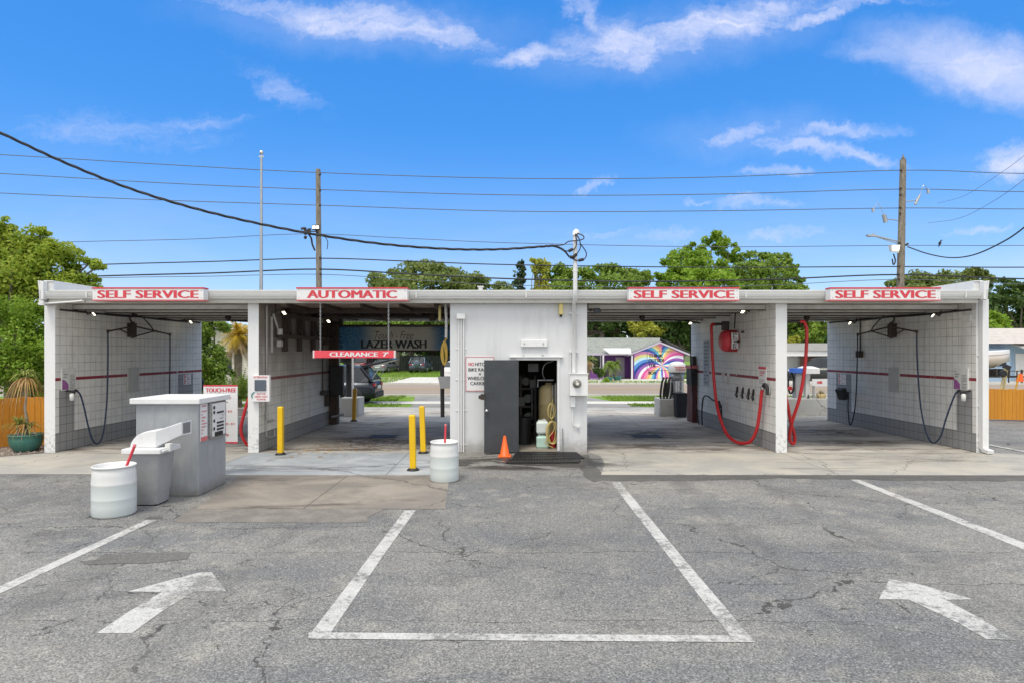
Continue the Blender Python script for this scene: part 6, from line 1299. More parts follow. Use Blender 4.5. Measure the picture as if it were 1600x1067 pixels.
m = MB(); a_, b_ = H_(967, 558), H_(981, 590); m.box(a_[0]*1.0, b_[0], Yh+1.55, Yh+1.6, 0, a_[2]); m.build('door', paint('lilac_door', (.40, .34, .42), .6, .2, 2), r)
m = MB(); m.box(H_(918, 0)[0], H_(942, 0)[0], Yh+1.55, Yh+1.6, .9, 1.95); wn = m.build('window', M_GLASS, r)
m = MB()
for px in (917.5, 930, 942.5): x = H_(px, 0)[0]; m.box(x-.05, x+.05, Yh+1.5, Yh+1.55, .85, 2.0)
m.box(H_(917, 0)[0], H_(943, 0)[0], Yh+1.48, Yh+1.5, .85, .93); m.build('frame', M_SIGNW, wn)
for px in (940, 984): x = H_(px, 0)[0]; m = MB(); m.box(x-.06, x+.06, Yh-1.0, Yh-.88, 0, ez-.1); m.build('porch_post', M_SIGNW, r)
m = MB()
for tx, py, w_ in (('THINK', 555.5, 22), ('OUTSIDE', 562.5, 24.5), ('THE', 570.5, 11), ('BOX', 582, 12)): p = H_(1013.5, py, Yh); m.text(tx, (p[0], Yh-.02, p[2]), (1, 0, 0), (0, 0, 1), width=w_*Yh/F, height=.27, bold=.03, align='L')
m.build('lettering', M_INK, r, recalc=False)
m = MB()
for z in (H_(0, 578)[2], H_(0, 549)[2]): m.box(H_(1011, 0)[0], H_(1052, 0)[0], Yh-.015, Yh-.005, z-.02, z+.02)
x = H_(1011, 0)[0]; m.box(x-.02, x+.02, Yh-.016, Yh-.006, H_(0, 578)[2]+.02, H_(0, 549)[2]-.02); m.build('painted_outline', M_INKG, r)
# carport house
r = thing('brick_house', 'low flat roofed house with red brick panel across street at right', 'house', (H_(1260, 0, 50)[0], 53, 0))
x0, x1 = H_(1205, 0, 50)[0], H_(1345, 0, 50)[0]
m = MB(); m.box(x0, x1, 50, 57, 0, H_(0, 557, 50)[2]); m.build('wall', paint('offwhite_wall', (.52, .50, .47), .7, .2, 2), r)
m = MB(); m.box(H_(1250, 0, 50)[0], H_(1272.5, 0, 50)[0], 49.94, 50, 0, H_(0, 557.2, 50)[2]); m.build('brick_panel', m_brick(), r)
m = MB(); m.box(x0-.5, x1+.5, 48.8, 57.5, H_(0, 556, 49)[2], H_(0, 547.5, 49)[2]); m.build('fascia', M_SIGNW, r)
m = MB(); z0 = H_(0, 547.5, 49)[2]; m.loft([[(x0-.6, 48.7, z0), (x1+.6, 48.7, z0), (x1+.6, 58, z0), (x0-.6, 58, z0)], [(x0+.5, 52, z0+.62), (x1-.5, 52, z0+.62), (x1-.5, 56, z0+.62), (x0+.5, 56, z0+.62)]], False); m.build('roof', paint('grey_gravel_roof', (.27, .26, .24), .8, .4, 1.5), r)
m = MB(); m.box(H_(1224, 0, 50)[0], H_(1246, 0, 50)[0], 49.95, 50, .1, 2.0); m.build('garage_door', M_PALEP, r)
# blue house and boat
def B_(px, py, Y=48): return W(px, py, Y)
r = thing('blue_house', 'pale blue house with stepped pale roof at right edge', 'house', (B_(1620, 0)[0], 52, 0))
x0, x1 = B_(1541, 0)[0], B_(1760, 0)[0]
m = MB(); m.box(x0-2, x1, 48, 58, 0, B_(0, 531)[2]); m.box(x0-2, x0+1.4, 47.4, 48, 0, B_(0, 545)[2]); m.build('wall', paint('pale_blue_wall', (.33, .46, .60), .7, .25, 2), r)
m = MB(); m.loft([[(x0-3, 47, B_(0, 537)[2]), (x1+1, 47, B_(0, 537)[2]), (x1+1, 59, B_(0, 537)[2]), (x0-3, 59, B_(0, 537)[2])], [(B_(1588, 0)[0], 51, B_(0, 511)[2]), (x1-2, 51, B_(0, 511)[2]), (x1-2, 55, B_(0, 511)[2]), (B_(1588, 0)[0], 55, B_(0, 511)[2])]], False); m.build('roof', paint('tan_shingles', (.50, .46, .42), .85, .5, 3), r)
m = MB(); a_ = B_(1583, 545); m.loft([[(a_[0], 46.2, a_[2]-.2), (x1, 46.2, a_[2]-.2), (x1, 46.2, a_[2]-.08), (a_[0], 46.2, a_[2]-.08)], [(a_[0]-.3, 48, a_[2]+.35), (x1, 48, a_[2]+.35), (x1, 48, a_[2]+.45), (a_[0]-.3, 48, a_[2]+.45)]], False); m.build('porch_roof', M_PALEP, r)
m = MB(); m.box(B_(1586, 0)[0], B_(1640, 0)[0], 47.95, 48, .2, B_(0, 552)[2]); m.build('garage_door', M_SIGNW, r)
m = MB(); m.box(a_[0]+.1, a_[0]+.25, 46.3, 46.45, 0, a_[2]-.2); m.tube([(a_[0]+.2, 46.3, a_[2]-.3), (a_[0]+.9, 46.3, a_[2]-.1)], .08, 6); m.build('porch_post', M_SIGNW, r)
m = MB(); m.box(B_(1548, 0)[0], B_(1562, 0)[0], 47.35, 47.4, 1.2, 2.1); m.build('window', M_GLASS, r)
YBt = 44.5
def BT(px, py): return W(px, py, YBt)
xb_ = BT(1577, 0)[0]; zt_, zb_ = BT(0, 561)[2]+.45, BT(0, 579)[2]+.0
r = thing('motor_boat', 'white motor boat on a trailer before the blue house', 'boat', (xb_-2.6, YBt, zb_), None)
rings = []
for f_, hw_, zk in ((0, .95, 0), (.3, 1.0, 0), (.6, .95, .04), (.8, .7, .18), (.92, .36, .42), (1.0, .03, .80)):
    x = xb_ - 5.4*(1-f_); zs = zt_-.12 + .22*f_*f_
    rings.append([(x, YBt-hw_, zs), (x, YBt-hw_*.92, zs-(zs-zb_)*.5), (x, YBt, zb_+zk*(zs-zb_)), (x, YBt+hw_*.92, zs-(zs-zb_)*.5), (x, YBt+hw_, zs)])
m = MB(); m.loft(rings); m.build('hull', paint('cream_hull', (.62, .55, .48), .35, .2, 2), r)
m = MB(); m.loft([[(q[0][0], q[0][1]-.02, q[0][2]-.12), (q[0][0], q[0][1], q[0][2]+.14), (q[4][0], q[4][1], q[4][2]+.14), (q[4][0], q[4][1]+.02, q[4][2]-.12)] for q in rings], False); m.build('deck', M_SIGNW, r, .02)
r = thing('boat_trailer', 'dark galvanised trailer under the white motor boat', 'trailer', (xb_-2.6, YBt, 0))
m = MB(); m.box(xb_-5.2, xb_+.9, YBt-.55, YBt-.45, .45, .55); m.box(xb_-5.2, xb_+.9, YBt+.45, YBt+.55, .45, .55)
for x in (-4.6, -3, -1.5, -.6): m.box(xb_+x, xb_+x+.1, YBt-.7, YBt+.7, .55, zb_+.15)
m.box(xb_+.85, xb_+.95, YBt-.05, YBt+.05, .0, 1.0); m.build('frame', M_DARKST, r)
for x in (-3.6, -2.7):
    for s in (-1, 1): m = MB(); m.lathe([(0, -.1), (.25, -.1), (.3, -.06), (.3, .06), (.25, .1), (0, .1)], (xb_+x, YBt+s*.85, .3), 18, 'y'); m.build('wheel', M_BLACK, r)
r = thing('yard_rail', 'low dark rail fence in front of the blue house', 'fence', (BT(1590, 0)[0], 44, 0))
m = MB()
for px in range(1576, 1680, 13): x = W(px, 0, 43.8)[0]; m.box(x-.03, x+.03, 43.77, 43.83, 0, .95)
m.box(W(1570, 0, 43.8)[0], W(1680, 0, 43.8)[0], 43.77, 43.83, .90, .95); m.box(W(1570, 0, 43.8)[0], W(1680, 0, 43.8)[0], 43.78, 43.82, .45, .49); m.build('rail', M_DARKST, r)
# pale building behind the palm on the left
r = thing('pale_building', 'pale rendered building half hidden behind the golden palm', 'building', (W(365, 0, 33)[0], 36, 0))
m = MB(); m.box(W(300, 0, 33)[0], W(420, 0, 33)[0], 33, 40, 0, W(0, 515, 33)[2]); m.build('wall', paint('warm_white_wall', (.62, .58, .52), .7, .2, 2), r)
m = MB(); m.box(W(343, 0, 33)[0], W(362, 0, 33)[0], 32.95, 33, W(0, 580, 33)[2], W(0, 550, 33)[2]); wn = m.build('window', M_GLASS, r); m = MB(); m.box(W(342, 0, 33)[0], W(363, 0, 33)[0], 32.9, 32.95, W(0, 552, 33)[2], W(0, 549, 33)[2]); m.build('frame', M_DARKST, wn)
m = MB(); m.box(W(296, 0, 33)[0], W(424, 0, 33)[0], 32.6, 40.4, W(0, 515, 33)[2], W(0, 512, 33)[2]); m.build('roof', M_WHITE2, r)
# board fence behind the parked cars
r = thing('board_fence', 'dark board fence behind the parked cars', 'fence', (W(640, 0, 74)[0], 74, 0))
m = MB(); n_ = 60; xa_, xb2 = W(540, 0, 74)[0], W(760, 0, 74)[0]
for i in range(n_): w_ = (xb2-xa_)/n_; m.box(xa_+i*w_, xa_+i*w_+w_*.95, 74, 74.04, 0, 1.8 + .03*(i % 3))
m.build('boards', paint('dark_fence', (.045, .05, .045), .8, .4, 2), r)
m = MB(); m.box(xa_, xb2, 74.04, 74.1, .4, .5); m.box(xa_, xb2, 74.04, 74.1, 1.4, 1.5); m.build('rail', M_RUST, r)
# roof vent
m = MB(); x0, x1 = W(748, 0, 16)[0], W(754, 0, 16)[0]; m.box(x0, x1, 15.9, 16.1, 3.64, W(0, 449, 16)[2]); m.box(x0-.03, x1+.03, 15.87, 16.13, W(0, 449, 16)[2], W(0, 448, 16)[2]); single(m, 'roof_vent', M_SIGNW, 'small white vent box on the roof above equipment room', 'vent')
# ------------------------------------------------------------------ trees
def crown_arrays(blobs, n, leaf, seed, sub=9, hollow=.55, up=.5, aspect=.5, spread=.42):
    rg = np.random.default_rng(seed); blobs = np.array(blobs, float)
    wt = (blobs[:, 3]*blobs[:, 4]*blobs[:, 5])**(2/3); wt /= wt.sum()
    cl = []; cw = []
    for b, w in zip(blobs, wt):
        k = max(4, int(sub*len(blobs)*w*1.6)+3)
        d = rg.normal(size=(k, 3)); d[:, 2] = d[:, 2]*.9+.25; d /= np.linalg.norm(d, axis=1)[:, None]
        rad = rg.uniform(hollow, 1.0, k)[:, None]
        for p in b[:3] + d*rad*b[3:6]: cl.append((*p, *(b[3:6]*spread*rg.uniform(.6, 1.25))))
        cw += [w/k]*k
    cl = np.array(cl); cw = np.array(cw)*rg.uniform(.5, 1.5, len(cw)); cw /= cw.sum()
    idx = rg.choice(len(cl), n, p=cw); c = cl[idx]
    d = rg.normal(size=(n, 3)); d /= np.linalg.norm(d, axis=1)[:, None]
    rad = rg.uniform(0, 1, n)**.45
    P = c[:, :3] + d*rad[:, None]*c[:, 3:6]
    nrm = rg.normal(size=(n, 3)) + d*.6 + np.array((0, 0, up)); nrm /= np.linalg.norm(nrm, axis=1)[:, None]
    t = rg.normal(size=(n, 3)); t -= nrm*(t*nrm).sum(1)[:, None]; t /= np.linalg.norm(t, axis=1)[:, None]; b = np.cross(nrm, t)
    s = leaf*rg.uniform(.6, 1.3, n)[:, None]
    V = np.stack([P - t*s*.5, P + b*s*aspect*.5 - t*s*.05, P + t*s*.5, P - b*s*aspect*.5 - t*s*.05], 1).reshape(-1, 3)
    return V, cl
def leaf_mesh(name, V, mat, parent):
    n = len(V)//4; me = bpy.data.meshes.new(name); off = np.array(parent.location)
    me.vertices.add(len(V)); me.vertices.foreach_set('co', (V - off).astype(np.float32).ravel())
    me.loops.add(4*n); me.loops.foreach_set('vertex_index', np.arange(4*n, dtype=np.int32))
    me.polygons.add(n); me.polygons.foreach_set('loop_start', np.arange(0, 4*n, 4, dtype=np.int32))
    me.update(calc_edges=True); me.materials.append(mat)
    o = bpy.data.objects.new(name, me); COL.objects.link(o); o.parent = parent; return o
def tree(label, base, blobs, n, leaf, mat, seed, bark=None, tr=.25, group='trees', name='tree', fork=.45, cat='tree', limbs=True, **k):
    r = thing(name, label, cat, base, group)
    V, cl = crown_arrays(blobs, n, leaf, seed, **k)
    leaf_mesh('crown', V, mat, r)
    rg = np.random.default_rng(seed+100); B_ = np.array(blobs, float); top = B_[:, 2].max(); c = (B_[:, :3]*B_[:, 3:4]).sum(0)/B_[:, 3].sum()
    fz = base[2] + (B_[:, 2].mean() - base[2])*fork*1.3
    m = MB(); f = (base[0]+(c[0]-base[0])*.25, base[1]+(c[1]-base[1])*.25, fz)
    m.tube(spline([base, ((base[0]+f[0])/2+rg.normal(0, tr*.4), (base[1]+f[1])/2, (base[2]+fz)/2), f], 4), [tr*1.25]+[tr]*7+[tr*.8], 9)
    if limbs:
        ends = [tuple(b[:3]) for b in blobs] + [tuple(q[:3]) for q in cl[rg.choice(len(cl), min(14, len(cl)), replace=False)]]
        for e in ends:
            mid = tuple(f[i]*.45 + e[i]*.55 + rg.normal(0, .06)*abs(e[2]-f[2]+.5) for i in range(3)); q = spline([f, mid, e], 4); m.tube(q, list(np.linspace(tr*.5, tr*.08, len(q))), 6)
    m.build('trunk', bark or M_BARK, r); return r
M_BARK = m_bark('grey_bark', (.10, .08, .06), (.22, .19, .15))
L_OLIVE = leafmat('oak_leaf', (.13, .19, .045), (.20, .265, .065), (.30, .35, .11), .4, .4)
L_MID = leafmat('mid_green_leaf', (.10, .20, .03), (.19, .31, .04), (.32, .42, .08), .4, .35)
L_BRIGHT = leafmat('bright_leaf', (.12, .26, .02), (.22, .38, .03), (.36, .48, .07), .42, .5)
L_DARK = leafmat('dark_leaf', (.035, .08, .02), (.07, .14, .03), (.14, .21, .05), .3, .4)
L_CONIF = leafmat('conifer_leaf', (.03, .06, .025), (.05, .09, .03), (.10, .15, .06), .2, .6)
L_YELLOW = leafmat('yellow_green_leaf', (.30, .37, .04), (.44, .46, .05), (.55, .52, .13), .42, .5)
L_LEFT = leafmat('near_tree_leaf', (.15, .27, .025), (.31, .43, .04), (.48, .53, .09), .48, .9)
def bl(Y, *L):
    """blobs given as (px, py, half width px, half height px, depth offset m): placed at their own real distance"""
    out = []
    for (px, py, rx, ry, dy) in L:
        y = Y + dy; x, _, z = W(px, py, y); out.append((x, y, z, rx*y/F, max(rx*y/F*.75, .4), ry*y/F))
    return out
def base(px, Y): return (W(px, 0, Y)[0], Y, -.02)
BG = 'trees beyond the street'
tree('broad olive oak standing behind the AUTOMATIC sign', base(640, 75), bl(75, (610, 438, 38, 24, 0), (650, 424, 42, 18, 1), (690, 430, 38, 16, -1), (725, 442, 40, 14, 0), (660, 452, 60, 22, -3), (600, 465, 40, 25, -2), (720, 468, 45, 25, -1), (655, 490, 60, 30, -3)), 12000, .55, L_OLIVE, 11, tr=.4, group=BG)
tree('narrow dark conifer behind the equipment room roof', base(813, 62), bl(62, (813, 414, 5, 8, 0), (813, 428, 9, 12, 0), (813, 446, 11, 14, 0), (813, 470, 13, 20, 0), (813, 500, 15, 30, 0)), 3600, .38, L_CONIF, 12, tr=.16, group=BG, name='conifer', limbs=False)
tree('thin yellow green tree beside the dark conifer', base(842, 62), bl(62, (836, 413, 13, 11, 0), (851, 417, 11, 12, 0), (838, 436, 9, 14, 0), (853, 436, 8, 12, 0), (845, 460, 16, 16, 0), (845, 490, 20, 20, 0)), 3600, .40, L_YELLOW, 13, tr=.16, group=BG)
tree('mid green tree behind the white mast', base(885, 70), bl(70, (872, 432, 24, 17, 0), (900, 432, 26, 18, -1), (885, 455, 40, 22, -2), (868, 480, 36, 26, 0), (910, 485, 36, 26, 0)), 9000, .48, L_MID, 14, tr=.3, group=BG)
tree('mid green tree right of the white mast, lower than its neighbour', base(955, 72), bl(72, (930, 428, 26, 15, 0), (962, 426, 28, 14, 0), (990, 432, 28, 14, 0), (1012, 438, 20, 12, 0), (960, 448, 50, 20, -2), (985, 475, 50, 26, -1), (930, 480, 40, 26, 0)), 10500, .48, L_MID, 15, tr=.3, group=BG)
tree('big bright green domed tree above the mural house', base(1125, 64), bl(64, (1112, 383, 26, 18, 0), (1085, 392, 20, 13, 0), (1138, 392, 18, 14, 0), (1048, 408, 16, 14, 0), (1075, 412, 32, 20, -2), (1105, 418, 40, 25, -3), (1055, 435, 32, 20, -2), (1100, 448, 55, 26, -5), (1080, 480, 50, 26, -3)), 17000, .42, L_BRIGHT, 16, tr=.5, group=BG, spread=.37)
tree('broad dark green tree joined to the domed tree on its right', base(1190, 67), bl(67, (1162, 408, 28, 14, 0), (1195, 410, 30, 15, -1), (1222, 414, 24, 14, 0), (1180, 428, 46, 24, -3), (1228, 432, 28, 20, -1), (1250, 442, 16, 14, 0), (1195, 455, 55, 22, -4), (1240, 460, 24, 16, -2), (1170, 480, 50, 24, -3)), 15000, .42, L_MID, 17, tr=.45, group=BG, spread=.37)
tree('olive tree behind the rightmost SELF SERVICE sign', base(1465, 70), bl(70, (1420, 446, 30, 16, 0), (1455, 438, 30, 16, -1), (1490, 440, 30, 17, 0), (1518, 432, 22, 12, 0), (1530, 440, 24, 14, 0), (1470, 460, 60, 20, -2)), 10000, .5, L_OLIVE, 18, tr=.35, group=BG)
tree('dark green tree at the right edge above the blue house', base(1590, 62), bl(62, (1560, 452, 30, 14, 0), (1600, 455, 35, 14, 0), (1570, 480, 35, 20, -1), (1610, 490, 35, 26, 0), (1640, 470, 35, 30, 0), (1660, 510, 40, 30, 0)), 9000, .5, L_DARK, 19, tr=.35, group=BG)
tree('bright lime bushy tree beside the downspout and blue house', base(1558, 56), bl(56, (1552, 502, 18, 14, 0), (1566, 510, 14, 14, 0), (1545, 522, 20, 16, -1), (1563, 530, 14, 14, 0)), 5000, .34, L_BRIGHT, 20, tr=.2, group=BG)
tree('dark tree mass with pale trunk behind the mural house', base(935, 63), bl(63, (910, 500, 32, 22, 0), (950, 505, 34, 22, 1), (930, 525, 40, 22, 2), (885, 520, 30, 26, 0), (975, 520, 40, 28, 3), (990, 495, 40, 26, 4), (1030, 515, 40, 30, 4)), 14000, .42, L_DARK, 21, tr=.34, group=BG, fork=.7)
tree('yellowish tree over the mural house roof', base(1008, 62), bl(62, (1000, 508, 20, 14, 0), (1015, 520, 20, 14, -1), (1002, 535, 18, 12, 0)), 5000, .36, L_YELLOW, 22, tr=.2, group=BG)
tree('dark tree just right of the mural gable', base(1065, 62), bl(62, (1050, 505, 30, 22, 0), (1075, 520, 30, 24, 0), (1055, 540, 34, 22, 0), (1100, 510, 40, 30, 0)), 8000, .42, L_DARK, 23, tr=.3, group=BG)
tree('dark green tree behind the brick house', base(1258, 62), bl(62, (1238, 505, 28, 22, 0), (1270, 508, 30, 24, 0), (1255, 528, 40, 20, 0), (1300, 500, 40, 30, 0)), 9000, .40, L_MID, 24, tr=.3, group=BG)
tree('small yellow leaved shrub over the brick house roof', base(1242, 59), bl(59, (1241, 533, 9, 7, 0), (1233, 535, 7, 5, 0)), 1200, .28, L_YELLOW, 25, tr=.08, group=BG, name='shrub', cat='shrub')
tree('dense dark tree behind the maroon van', base(590, 77), bl(77, (560, 520, 40, 30, 0), (610, 530, 40, 28, 0), (585, 555, 50, 22, 0)), 8000, .5, L_DARK, 26, tr=.35, group=BG)
tree('dense dark tree behind the blue grey SUV', base(670, 77), bl(77, (655, 525, 40, 28, 0), (700, 520, 40, 30, 0), (680, 550, 46, 24, 0), (740, 530, 40, 30, 0)), 9000, .5, L_DARK, 27, tr=.35, group=BG)
tree('bright green tree seen just over the printed board', base(620, 70), bl(70, (560, 498, 36, 12, 0), (620, 500, 40, 12, 0), (680, 500, 36, 12, 0), (640, 512, 50, 10, 0)), 7000, .45, L_MID, 28, tr=.3, group=BG)
tree('tall tree filling the gap behind the equipment room', base(780, 76), bl(76, (770, 455, 40, 12, 0), (800, 470, 40, 20, 0), (740, 480, 40, 20, 0)), 5000, .5, L_OLIVE, 29, tr=.3, group=BG)
# the near trees at the left
tree('large yellow green tree at the left edge behind the cedar fence', base(20, 19.5), bl(19.5, (-60, 400, 70, 60, 1), (10, 395, 50, 42, 0), (45, 385, 34, 26, 0), (10, 350, 10, 14, 0), (62, 362, 12, 10, 0), (80, 400, 36, 26, 0), (115, 420, 24, 20, .5), (140, 412, 12, 10, .5), (30, 440, 60, 36, -.5), (100, 450, 44, 24, 0), (140, 446, 16, 12, .5), (152, 418, 7, 5, .5), (150, 436, 9, 5, .5), (-40, 480, 70, 50, 0), (5, 370, 22, 20, 0), (30, 415, 50, 30, .4)), 42000, .135, L_LEFT, 31, tr=.24, group='near trees at the left', sub=18, spread=.42, hollow=.2)
tree('lower bright green shrub tree behind cedar fence at the left', base(45, 17.8), bl(17.8, (10, 500, 50, 40, 0), (55, 510, 45, 40, .5), (30, 560, 60, 40, 0), (75, 560, 40, 45, .5), (0, 590, 60, 40, .3), (70, 600, 45, 35, .5)), 22000, .11, L_BRIGHT, 32, tr=.16, group='near trees at the left', sub=12, hollow=.4)
tree('dark leafy shrub beyond the left bay', base(325, 24), bl(24, (315, 520, 22, 26, 0), (335, 510, 22, 16, 0), (322, 560, 26, 30, 0), (345, 580, 22, 22, 0), (328, 610, 30, 26, 0), (352, 615, 20, 18, 0), (318, 590, 22, 30, 0)), 14000, .13, L_MID, 33, tr=.12, group='near trees at the left', name='shrub', cat='shrub')

# palms
def palm(label, bx, Y, zc, n, ln, mats, seed, trk=.16, name='palm_tree', cat='palm', droop=.9, wl=.05, lo=-.5, dead=True, grp='palms'):
    rg = np.random.default_rng(seed); r = thing(name, label, cat, (bx, Y, 0), grp)
    m = MB(); m.tube([(bx-.05, Y, 0), (bx, Y, zc*.5), (bx, Y, zc)], [trk*1.2, trk, trk*.9], 10); m.build('trunk', M_PALMT, r)
    for nm, cnt, e0, e1, mt_, d_ in (('fronds', n, lo, 1.3, mats[0], droop), ('dry_fronds', n//2 if dead else 0, -1.3, -.2, mats[1], .4)):
        if not cnt: continue
        m = MB()
        for i in range(cnt):
            a = rg.uniform(0, 6.28); e = rg.uniform(e0, e1); l = ln*rg.uniform(.75, 1.1); P = []
            for k in range(8):
                s = k/7; rr = l*s*math.cos(e)*(1-.2*s); P.append(np.array((bx + math.cos(a)*rr, Y + math.sin(a)*rr, zc + math.sin(e)*l*s - droop*d_*l*s*s*.6)))
            strap(m, P, .04)
            for k in range(1, 8):
                for h in range(2):
                    q = P[k-1]*(.5*h) + P[k]*(1-.5*h); t_ = P[k]-P[k-1]; t_ /= np.linalg.norm(t_); sd = np.cross(t_, (0, 0, 1.0)); sd /= np.linalg.norm(sd)+1e-6
                    for sg in (-1, 1):
                        ll = ln*.30*math.sin(math.pi*min(.95, .2+k/8.5))*rg.uniform(.8, 1.1); tip = q + sd*sg*ll*.75 + t_*ll*.55 + np.array((0, 0, -ll*.35)); w_ = t_*wl*.5
                        m.poly([tuple(q-w_), tuple(q+w_), tuple(tip)])
        m.build(nm, mt_, r, recalc=False)
    return r
M_PALMT = m_bark('palm_trunk', (.15, .12, .09), (.30, .25, .19))
L_GOLD = leafmat('golden_frond', (.42, .30, .02), (.55, .36, .03), (.62, .44, .08), .35, .8)
L_STRAW = leafmat('straw_frond', (.30, .20, .10), (.42, .30, .15), (.5, .38, .2), .25, .8)
L_PALM = leafmat('palm_green', (.10, .20, .03), (.17, .28, .04), (.30, .36, .08), .3, .8)
palm('golden yellow palm with straw skirt beyond the left bay', W(372, 0, 27)[0], 27, W(0, 525, 27)[2], 46, 1.25, (L_GOLD, L_STRAW), 51)
palm('spiky green palmetto behind the TOUCH-FREE board', W(374, 0, 23)[0], 23, .55, 40, 1.35, (L_PALM, L_STRAW), 52, .10, droop=.45, lo=.1, dead=False, name='palmetto')
palm('straw coloured palm at the corner of the mural house', W(920, 0, 50)[0], 50, W(0, 562, 50)[2], 26, 1.1, (L_OLIVE, L_STRAW), 53, .1)
palm('small green palm in teal pot left of the lilac door', W(953, 0, 49)[0], 49, W(0, 570, 49)[2], 34, 1.25, (L_PALM, L_STRAW), 54, .07, dead=False, droop=1.2)
palm('small green palm in teal pot nearest the lilac door', W(963, 0, 49.5)[0], 49.5, W(0, 567, 49.5)[2], 30, .9, (L_PALM, L_STRAW), 55, .06, dead=False, droop=1.2)
for px, Y, s, lab in ((951, 49, .34, 'teal plant pot left of the lilac door'), (963.5, 49.5, .42, 'larger teal plant pot nearest the lilac door')):
    m = MB(); m.lathe([(0, 0), (.24*s/.4, 0), (.40*s/.4*.8, .7*s), (.44*s/.4*.8, .74*s), (.44*s/.4*.8, .8*s), (.36*s/.4*.8, .8*s), (0, .74*s)], (W(px, 0, Y)[0], Y-.3, 0), 20); single(m, 'plant_pot', paint('teal_glaze', (.03, .20, .20), .3, .3, 4), lab, 'pot', 'teal pots at the mural house')
r = tree('small dark shrub before the purple wall', (W(936, 0, 50.5)[0], 50.5, 0), bl(50.5, (936, 583, 12, 7, 0)), 900, .22, L_DARK, 56, tr=.04, group='shrubs at the mural house', name='shrub', cat='shrub')
r = tree('little bright shrub on the kerb before mural house', (W(947, 0, 46.5)[0], 46.5, 0), bl(46.5, (947, 594, 4.5, 4, 0)), 350, .18, L_BRIGHT, 57, tr=.03, group='shrubs at the mural house', name='shrub', cat='shrub')
# weeds at the foot of the left wall behind the board
m = MB(); m.box(W(306, 0, 22.3)[0], W(372, 0, 21.5)[0], 22.0, 22.2, 0, .28); single(m, 'garden_kerb', M_MESHCONC, 'low pale concrete garden kerb beyond the left bay', 'kerb', bevel=.02)
m = MB(); x0 = W(312, 0, 21)[0]; m.lathe([(.10, 0), (.11, .02), (.11, .30), (.07, .36), (0, .36)], (W(313.5, 0, 20.9)[0], 20.9, 1.02), 12); m.tube([(W(313.5, 0, 20.9)[0], 20.9, 0), (W(313.5, 0, 20.9)[0], 20.9, 1.05)], .03, 6); single(m, 'black_valve', M_BLACK, 'small black capped pipe just behind left bay wall', 'pipe')

# far-off wood closing the view beyond the houses: one mass, nobody could count it
rgw = np.random.default_rng(77)
wb = [(x, 92 + rgw.uniform(-4, 6), rgw.uniform(2.6, 4.2), rgw.uniform(4, 6.5), 3.5, rgw.uniform(3.2, 4.8)) for x in np.arange(-115, 118, 6.5)]
V, _ = crown_arrays(wb, 26000, 1.05, 78, sub=7, hollow=.2, spread=.5)
V[:, 2] = np.maximum(V[:, 2], -.01)
wd = thing('distant_woodland', 'dark green far off wood closing the view beyond the houses', 'woodland', (0, 92, 0), kind='stuff'); leaf_mesh('foliage', V, L_DARK, wd)
# ------------------------------------------------------------------ sky, sun, camera
SUN_EL, SUN_AZ = 66.0, 205.0         # azimuth clockwise from +Y: the sun stands behind the camera, a little to the left
w = bpy.data.worlds.new('World'); scene.world = w; w.use_nodes = True
t = NT.__new__(NT); t.t = w.node_tree; t.m = w
bg = t.t.nodes['Background']
sky = t.n('ShaderNodeTexSky'); sky.sky_type = 'NISHITA'; sky.sun_disc = False
sky.sun_elevation = R(SUN_EL); sky.sun_rotation = R(SUN_AZ); sky.air_density = 1.0; sky.dust_density = .15; sky.ozone_density = 2.2; sky.altitude = 0
hs = t.n('ShaderNodeHueSaturation', {'Hue': .506, 'Saturation': 1.45, 'Value': 1.12, 'Color': sky.outputs[0]})
d = t.n('ShaderNodeTexCoord').outputs['Generated']
xs = t.xyz(d)
yy = t.math('MAXIMUM', xs[1], .02)
P = t.vec(t.math('DIVIDE', xs[0], yy), t.math('DIVIDE', xs[2], yy), 0.0)     # a flat cloud chart of the sky ahead (a function of direction only)
front = t.ramp(xs[1], .0, .15)
warp = t.n('ShaderNodeVectorMath', operation='ADD'); t.put(warp.inputs[0], P); t.put(warp.inputs[1], t.scale(t.n('ShaderNodeVectorMath', {0: t.noise(P, 6, 5, .65, col=True), 1: (.5, .5, .5)}, operation='SUBTRACT').outputs[0], (.18, .085, 0)))
w2 = t.n('ShaderNodeVectorMath', operation='ADD'); t.put(w2.inputs[0], warp.outputs[0]); t.put(w2.inputs[1], t.scale(t.n('ShaderNodeVectorMath', {0: t.noise(P, 28, 6, .72, col=True), 1: (.5, .5, .5)}, operation='SUBTRACT').outputs[0], (.075, .032, 0))); warp = w2
def cl(px, py, rx, ry, rot, amp, total):
    mp = t.n('ShaderNodeMapping', vector_type='TEXTURE'); t.put(mp.inputs['Vector'], warp.outputs[0])
    mp.inputs['Location'].default_value = ((px-800)/F, (549-py)/F, 0); mp.inputs['Rotation'].default_value = (0, 0, R(rot)); mp.inputs['Scale'].default_value = (rx/F, ry/F, 1)
    ln_ = t.n('ShaderNodeVectorMath', {0: mp.outputs[0]}, operation='LENGTH').outputs['Value']
    q = t.math('MULTIPLY', t.ramp(ln_, 0.1, 1.15, 1, 0), amp)
    return q if total is None else t.math('MAXIMUM', total, q)
hard = None
